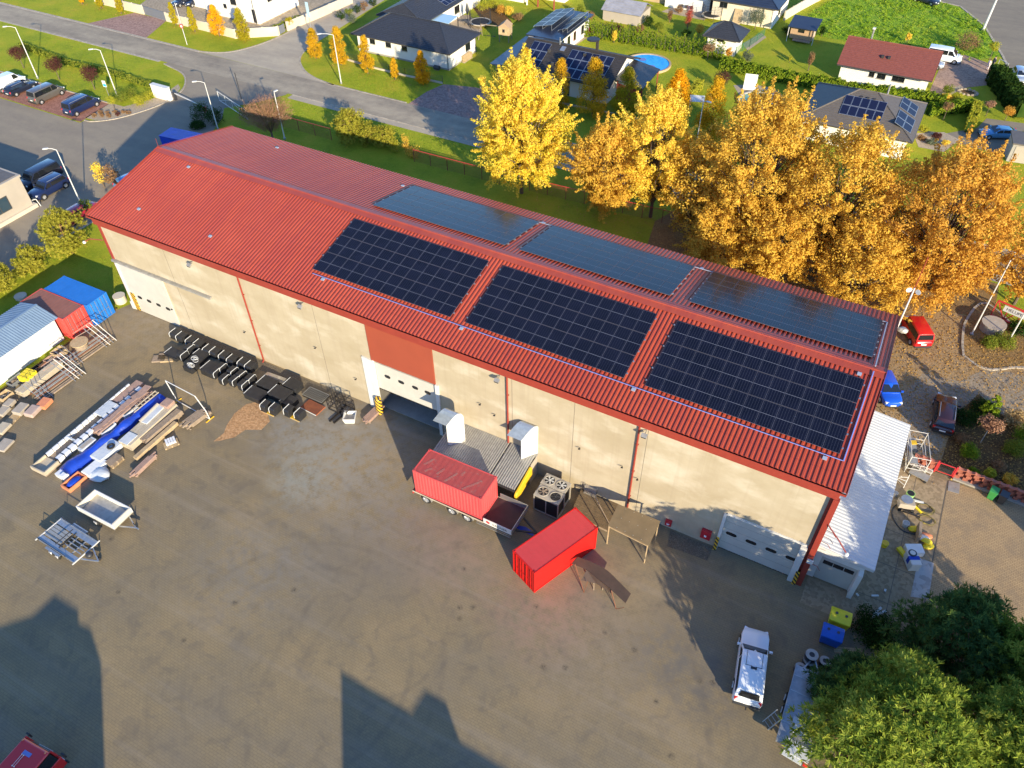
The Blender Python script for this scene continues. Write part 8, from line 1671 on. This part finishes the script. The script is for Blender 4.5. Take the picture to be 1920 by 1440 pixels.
    for i,px in enumerate(((178,219),(190,213),(191,219),(203,215),(205,220),(217,213),(222,217),(233,212),(242,214))): shrub('dwarf_shrub',('round russet dwarf shrub, first from the blue van','round russet dwarf shrub, back one of the second pair','round russet dwarf shrub, front one of the second pair','round russet dwarf shrub, back one of the third pair','round olive dwarf shrub, front one of the third pair','round russet dwarf shrub, back one of the fourth pair','reddest round dwarf shrub in the row','round russet dwarf shrub, second from the right end','round russet dwarf shrub at the right end')[i],'dwarf shrub',px,.48,.55,'leaf_brown' if i != 6 else 'leaf_purple',40+i,420,.10,'dwarf shrubs in the gravel bed')
    for i,px in enumerate(((45,128),(112,150),(178,168))): shrub('plum_tree',('dark purple plum tree, left one on the grass strip','dark purple plum tree, middle one on the grass strip','dark purple plum tree, right one on the grass strip')[i],'tree',px,1.55,2.4,'leaf_purple',60+i,2400,.14,'purple plum trees on the grass strip',1.3)
    hedge('low clipped dark hedge running along the grass strip to the letterbox wall',[tuple(G(a,b)[:2]) for a,b in ((40,88),(130,122),(215,142),(287,165))],.75,.7,'leaf_shrub',3,240,.13)
    for i,(px,R,H,mt) in enumerate((((380,225),1.9,2.6,'leaf_dark'),((405,232),1.8,2.2,'leaf_dark'),((372,240),1.3,1.0,'leaf_dark'),((475,222),2.3,2.2,'leaf_dark'))): shrub('shrub',('dark evergreen bush behind the blue skip, left','dark evergreen bush behind the blue skip, at the lamp post','low dark bush next to the blue skip','dark bush by the sliding gate behind the far roof corner')[i],'shrub',px,R,H,mt,70+i,1600,.16,'dark bushes at the far gable')
    # gardens across the road: row of thujas
    a, b = G(1072,64), G(1352,112); n = 34; protos = []
    for i in range(n):
        p = a.lerp(b,i/(n-1)); lab = 'slim pointed thuja in the dense row behind the blue pool'
        if i < 4: t = thing('thuja',lab,'thuja',(p.x,p.y,0),0,'thujas in the row behind the blue pool'); conifer(t,3.0+.25*(i%2),.56,'leaf_thuja',200+i,1500,.13,.4); protos.append(t)
        else: dup(protos[i%4],(p.x+random.uniform(-.1,.1),p.y+random.uniform(-.12,.12),0),random.uniform(0,6),None,None,(1,1,random.uniform(.82,1.12)))
    H_ = lambda lab, pts, h, w, mt, sd, dens=300, size=.13: hedge(lab,[tuple(G(x,y)[:2]) for x,y in pts],h,w,mt,sd,dens,size)
    H_('long clipped yellow-green hedge from the teal pool garden to the red-roofed house',((1350,128),(1440,148),(1500,160),(1580,173)),1.6,1.3,'leaf_thuja',5); H_('clipped hedge along the front of the red-roofed house',((1585,176),(1655,184),(1730,193),(1768,201)),1.5,1.2,'leaf_thuja',6)
    H_('clipped hedge behind the grey hipped house, right of the solar racks',((1738,216),(1785,212),(1822,208)),1.5,1.1,'leaf_thuja',7); H_('bright clipped hedge running towards the light blue car',((1826,212),(1820,232),(1814,250)),1.6,1.1,'leaf_lime',8); H_('large loose dark green hedge along the road at the right',((1862,152),(1880,178),(1900,205),(1915,222)),2.3,2.2,'leaf_dark',9,420,.2)
    H_('low yellow-green hedge between the pool garden and the white canopy',((1282,200),(1300,178),(1312,165)),1.4,1.0,'leaf_lime',10); H_('small hedge on the far side of the light blue car',((1900,258),(1925,262)),.8,.7,'leaf_lime',11); H_('trimmed green hedge strip at the white two-storey house',((512,62),(550,46),(566,38)),.9,.8,'leaf_shrub',12)
    S = shrub
    for i,(px,R,H,mt,st,lab) in enumerate((((1352,168),1.5,2.3,'leaf_purple',.6,'dark purple round tree beside the teal pool'),((1326,112),1.1,1.3,'leaf_brown',1.3,'brown ball-crowned standard tree at the end of the thuja row'),((1288,58),.45,4.2,'leaf_red',.2,'tall narrow red columnar tree behind the thuja row'),((1415,55),1.7,2.8,'leaf_grey',.8,'grey-green tree with pale blossoms in front of the orange door'),((1768,226),.9,1.1,'leaf_brown',1.5,'brown ball-crowned standard tree on the lawn left of the clipped hedge'),((1848,218),.9,1.0,'twig_pink',1.2,'pinkish ball-crowned tree near the light blue car'),((1884,226),.9,1.3,'leaf_orange',.7,'orange round shrub-tree beside the light blue car'),((1810,95),2.4,2.4,'leaf_brown',.4,'brown spreading shrub by the white minibus'),((1855,112),.9,1.8,'leaf_lime',1.2,'bright green small tree next to the two people'),((1700,80),.6,1.5,'leaf_yellow',.2,'small yellow tree behind the red roof'),
        ((1255,42),.5,1.9,'leaf_brown',.3,'round brown shrub behind the thuja row'),((1285,75),1.0,1.6,'leaf_dark',.3,'dark conifer-like shrub in the thuja row'),((1310,70),.9,1.8,'leaf_gold',.5,'sparse golden tree left of the garden house'),((1365,112),.7,1.7,'leaf_orange',.4,'orange shrub at the corner of the garden house fence'),((1400,118),1.0,1.9,'leaf_grey',.2,'pale ornamental grass tuft beside the garden house fence'),((1540,68),.6,1.7,'leaf_dark',.1,'dark small fir beside the wooden shed'),((1475,65),1.2,1.2,'leaf_dark',.1,'dark round shrub left of the wooden shed'),((1515,133),.4,2.6,'leaf_brown',.6,'bare young fruit tree on the lawn left of the red-roofed house'),((1480,118),.25,.9,'leaf_lime',.2,'tiny tied sapling on the shaded lawn'),((1151,80),.5,2.0,'leaf_yellow',.2,'yellow sapling on the lawn behind the solar house'),
        ((1080,50),1.0,1.3,'leaf_red',.1,'red shrub at the right wall of the solar house wing'),((1100,62),1.2,.8,'leaf_red',.1,'low red shrub in the flower bed by the solar house wing'),((1068,66),.9,.9,'leaf_orange',.1,'orange low shrub in the flower bed by the solar house wing'),((1088,32),1.0,2.0,'leaf_shrub',.2,'green shrub at the end of the solar house wing'),((1105,40),1.0,1.6,'leaf_brown',.2,'brown shrub left of the greenhouse'),((905,22),1.4,1.9,'leaf_lime',.2,'light green shrub at the bungalow garden, left one'),((925,18),1.4,2.2,'leaf_lime',.2,'light green shrub at the bungalow garden, behind'),((940,28),1.2,1.7,'leaf_orange',.2,'orange shrub at the bungalow garden'),((955,32),1.1,1.8,'leaf_yellow',.2,'yellow shrub at the bungalow garden, right one'),((972,40),1.2,1.3,'leaf_brown',.2,'brown shrub behind the solar racks'),
        ((1215,50),1.2,1.7,'leaf_dark',.2,'dark conifer behind the thuja row by the greenhouse'),((1200,62),.9,1.3,'leaf_brown',.1,'brown shrub behind the thuja row'),((1235,60),1.0,1.6,'leaf_shrub',.2,'green shrub behind the middle of the thuja row'),((1155,62),1.4,1.4,'leaf_purple',.1,'purple shrub in front of the greenhouse'),((1185,30),1.4,2.0,'leaf_gold',.3,'golden shrub at the top beside the wood store'),((1272,25),.9,1.2,'leaf_brown',.1,'brown shrub at the cream house terrace'),((545,70),.0001,.0001,'leaf_brown',0,None),((1790,192),1.1,1.3,'leaf_lime',.1,'yellow-green shrub at the right corner of the red-roofed house'),((1772,190),.9,1.1,'leaf_yellow',.1,'yellow shrub at the right corner of the red-roofed house'),((1775,178),1.0,1.4,'leaf_shrub',.1,'green shrub beside the house drive'),
        ((1728,262),.7,.6,'leaf_brown',0,'brown cushion plant in the rock garden, left one'),((1755,258),.8,.6,'leaf_purple',0,'dark cushion plant in the rock garden, at the back'),((1745,270),.8,.7,'leaf_grey',0,'grey cushion plant in the rock garden'),((1772,272),.6,.7,'leaf_yellow',0,'yellow shrub in the rock garden'),((1730,246),.8,.8,'leaf_lime',0,'yellow-green shrub at the lawn edge of the rock garden'),((1905,130),.7,.6,'leaf_shrub',0,None),((905,172),.7,2.4,'leaf_yellow',.2,'thin yellow sapling left of the bright yellow tree'),((545,55),.8,1.6,'leaf_hornbeam_green',.6,'round olive tree at the side street corner'))):
        if lab: S('standard_tree' if st >= .5 else 'shrub',lab,'small tree' if st >= .5 else 'shrub',px,R,H,mt,300+i,int(700+700*R*H/2),.14,'garden plants across the road',st)
    for i,px in enumerate(((640,38),(655,32),(670,26),(684,20),(700,12),(662,44))):
        S('shrub','shaded shrub between the side street and the bungalow, '+('lowest one','second from below','third from below','fourth from below','uppermost one','one beside the roof corner')[i],'shrub',px,1.0,1.7,('leaf_dark','leaf_shrub','leaf_dark','leaf_brown','leaf_dark','leaf_grey')[i],380+i,700,.15,'shrubs beside the bungalow')
    # bed at the lower right corner of the lot
    t = thing('cone_conifer','clipped yellow-green cone conifer in the garden bed','conifer',tuple(G(1845,788)[:2])+(0,),0,'conifers of the garden bed'); conifer(t,3.2,1.0,'leaf_thuja',400,3600,.13,.65)
    for i,(px,R,H,mt,lab) in enumerate((((1812,855),.95,1.3,'leaf_thuja','rounded half-brown conifer near the dark estate car'),((1895,850),1.05,1.4,'leaf_shrub','rounded bright green conifer in the garden bed'),((1915,825),1.1,1.8,'leaf_thuja','tall yellow-green conifer at the right picture edge'),((1822,890),.55,.7,'leaf_thuja','small ball shrub close to the red block wall'),((1870,880),.7,.8,'leaf_brown','brown low shrub in the middle of the garden bed'),((1852,893),.6,.9,'leaf_lime','yellowish ball shrub at the red block wall'),((1890,905),.7,.8,'leaf_gold','golden low shrub at the red block wall'),((1838,770),1.2,1.0,'leaf_dark','dark spreading juniper behind the cone conifer'),((1810,790),1.3,1.1,'leaf_dark','dark juniper left of the cone conifer'),((1802,830),.9,.8,'leaf_brown','leafy brown low shrub beside the estate car'),((1880,648),1.2,1.3,'leaf_shrub','green shrub under the red lattice sign, right one'),((1852,650),.9,1.2,'leaf_shrub','green shrub beside the concrete shaft cover'),((1905,628),1.2,1.6,'leaf_dark','dark green shrub at the red lattice sign'))): S('shrub',lab,'shrub',px,R,H,mt,420+i,int(900+900*R*H),.12,'shrubs of the garden bed')
    S('shrub','straw-coloured ornamental grass tuft behind the standard tree','ornamental grass',(1895,795),1.1,1.6,'straw',450,1800,.16); S('standard_tree','drooping brown tree on a pale slanting trunk in the garden bed','small tree',(1838,830),1.15,.9,'twig_pink',451,2200,.15,None,1.9,'bark_pale')
    # big pines at the lower right
    g1 = G(1682,1376,5.0); pine('pine_tree','large sunlit light green pine in front at the lower right',g1,9.3,4.6,'needle_pine',3,270,16,'large pines at the lower right',1.0,.40,.80)
    g2 = G(1800,1190,3.6); pine('pine_tree','dark green pine behind the large sunlit pine',g2,6.6,3.2,'needle_dark',17,120,15,'large pines at the lower right',1.0,.40,.80)
    g3 = G(1905,1400,4.5); pine('pine_tree','green pine cut by the lower right picture corner',g3,8.2,4.4,'needle_pine',23,210,17,'large pines at the lower right',1.0,.40,.80)
    g4 = G(1592,1288,1.8); pine('pine_tree','low dark pine spreading over the cable reels',g4,3.8,1.9,'needle_dark',29,75,17,'large pines at the lower right',.5,.36,.62)
    pine('pine_tree','green pine with a sunlit side cut by the right picture edge',G(1925,1255,3.8),7.4,3.1,'needle_pine',37,130,16,'large pines at the lower right',1.0,.40,.80)
    for i,(x,y,h,r) in enumerate(((88.5,-7.8,13.0,4.2),)): pine('pine_tree','tall pine beyond the right picture edge',(x,y),h,r,'needle_dark',50+i,150,12,'large pines at the lower right',2.0,.45,.9)  # unseen pine, added so that its shade falls on the annex roof
    g5 = G(1640,1185); S('shrub','low dark creeping juniper behind the waste containers','shrub',None,2.1,.8,'leaf_dark',31,5200,.14,None,loc=g5)
    # fallen leaves and rough grass that nobody could count
    rnd = random.Random(77); m = W(); V, F = m.v, m.f
    def lf(x, y, z, s):
        a = rnd.uniform(0,6.28); t1, t2 = rnd.gauss(0,.25), rnd.gauss(0,.25); k = len(V); u, v = Vector((cos(a)*s,sin(a)*s,t1*s)), Vector((-sin(a)*s*.7,cos(a)*s*.7,t2*s)); p = Vector((x,y,z+.03)); V.extend([tuple(p-u),tuple(p+v),tuple(p+u),tuple(p-v)]); F.append((k,k+1,k+2,k+3))
    for _ in range(6500): lf(rnd.gauss(60,8.5),rnd.uniform(20.2,45),.01,rnd.uniform(.05,.12))
    for _ in range(5200): x = rnd.uniform(69.2,84); lf(x,rnd.uniform(17.2,38) if rnd.random() < .75 else rnd.gauss(33,3),.02 if x < 76 else .12,rnd.uniform(.04,.10))
    for px, _k, _h, R, _l in spots:
        g = G(*px)
        for _ in range(90): lf(g.x+rnd.gauss(0,R*1.1),g.y+rnd.gauss(0,R*1.1),.01,rnd.uniform(.05,.10))
    for _ in range(900): lf(rnd.uniform(24,48),rnd.uniform(28,42),.01,rnd.uniform(.05,.10))
    for _ in range(700): x, y = (rnd.gauss(79.5,2.2),rnd.gauss(17.2,.9)); lf(x,y,.03,rnd.uniform(.04,.09))
    tag(m.build('fallen_leaves','fallen_leaf'),'brown and orange fallen leaves scattered under the autumn trees and on the right lot','leaves',None,'stuff')
    m = W(); poly = [G(a,b) for a,b in ((1505,62),(1520,22),(1580,-8),(1740,-4),(1800,14),(1845,50),(1878,106),(1790,118),(1770,96),(1640,86),(1560,72))]
    def inside(x, y):
        c = False; n = len(poly)
        for i in range(n):
            a, b = poly[i], poly[(i+1)%n]
            if (a.y > y) != (b.y > y) and x < (b.x-a.x)*(y-a.y)/(b.y-a.y)+a.x: c = not c
        return c
    x0,x1,y0,y1 = min(p.x for p in poly),max(p.x for p in poly),min(p.y for p in poly),max(p.y for p in poly)
    for _ in range(1700):
        x, y = rnd.uniform(x0,x1), rnd.uniform(y0,y1)
        if inside(x,y): leaves(m,rnd,(x,y,.15),rnd.uniform(.2,.5),12,.28,.6,.4)
    tag(m.build('rough_grass','grass_tuft'),'rough green weeds and tufts growing on the empty plot behind the red roof','weeds',None,'stuff')
    m = W()
    for _ in range(5200):
        z = rnd.random(); x, y = (rnd.uniform(-15,14),rnd.uniform(39.2,45.4)) if z < .35 else (rnd.uniform(-70,-34),rnd.uniform(33,46)) if z < .7 else (rnd.uniform(-14.5,-1.2),rnd.uniform(-16,5)) if z < .85 else (rnd.uniform(-14,-1),rnd.uniform(53.2,59.5))
        if -43 < x < -32 and y > 41: continue
        leaves(m,rnd,(x,y,.03),rnd.uniform(.10,.22),4,.14,.6,.35)
    tag(m.build('grass_tufts','grass_tuft'),'short uneven grass growing on the verges around the hall and road','grass',None,'stuff')
def off_frame():
    """buildings beyond the lower picture edge whose shadows fall on the yard"""
    def bld(label, poly, h, extra=()):
        t = thing('industrial_building',label,'building'); m = W(); m.prism(poly,0,h); m.build('wall','grey_wall',t); m = W(); c = Vector((sum(p[0] for p in poly)/len(poly),sum(p[1] for p in poly)/len(poly)))
        m.prism([tuple(c+(Vector(p)-c)*.985) for p in poly],h+.002,h+.02); m.build('roof','tile_grey',t)
        for e in extra: m = W(); m.box(*e); m.build('roof_box','grey_wall',t)
    k = 9.0; E = (43.1+2.44*k,-20.8-2.0*k)
    bld('flat-roofed building south of the yard whose shadow falls on the paving',[E,(E[0]+14,E[1]-.2),(E[0]+22,E[1]-7),(E[0]+22,E[1]-22),(E[0]+17.2,E[1]-22)],k,[(E[0]+8.0,E[0]+9.6,E[1]-1.9,E[1]-.3,k+.021,k+.95)])
    bld('flat-roofed building south-west of the yard whose shadow falls on the lower left paving',[(52.7,-48.0),(50.0,-46.6),(47.1,-46.9),(47.0,-48.4),(45.8,-47.6),(42.5,-51.5),(30,-52),(30,-72),(52.7,-72)],10,[(48,50.5,-51,-48,10.021,11.0)])
    bld('flat-roofed building east of the lot whose shadow falls beside the dark estate car',[(88.6,7.8),(93,5.3),(98,10),(93,13.5)],7.0)
# ---------------------------------------------------------------- run
def extra_materials():
    mat('scuff', (.30,.15,.12), (.42,.078,.07), 9, .8, lo=.42, hi=.56)
    mat('green_tub', (.30,.52,.16), (.26,.46,.14), 2, .5); mat('hose_yellow', (.40,.31,.05), (.06,.055,.03), 2, .7); mat('greenhouse_roof', (.34,.33,.35), (.26,.25,.26), 1, .5)
def settle():
    """put the origin of every thing at its base"""
    bpy.context.view_layer.update()
    for o in list(SC.objects):
        if o.parent or o.get('kind') == 'structure' or o.type not in ('EMPTY','MESH'): continue
        if tuple(o.location) != (0,0,0) or any(o.rotation_euler): continue
        if o.type == 'MESH':
            vs = [v.co for v in o.data.vertices]
            if not vs: continue
            d = Vector(((min(v.x for v in vs)+max(v.x for v in vs))/2,(min(v.y for v in vs)+max(v.y for v in vs))/2,min(v.z for v in vs)))
            o.data.transform(Matrix.Translation(-d)); o.location = d; continue
        pts = [c.matrix_world @ Vector(b) for c in o.children_recursive if c.type == 'MESH' for b in c.bound_box]
        if not pts: continue
        d = Vector(((min(v.x for v in pts)+max(v.x for v in pts))/2,(min(v.y for v in pts)+max(v.y for v in pts))/2,min(v.z for v in pts)))
        o.location = d
        for c in o.children: c.location = Vector(c.location)-d
import time as _t
def _run():
    t0 = _t.time()
    for f in (cam_setup, light_setup, setting_materials, thing_materials, extra_materials, setting, hall, solar, annex, vehicles, loaded_trailer, yard_containers, dock, stacks, tubs, trailers, east_side, fences, houses, people, vegetation, off_frame, settle):
        f(); print(f.__name__, round(_t.time()-t0,1))
_run()
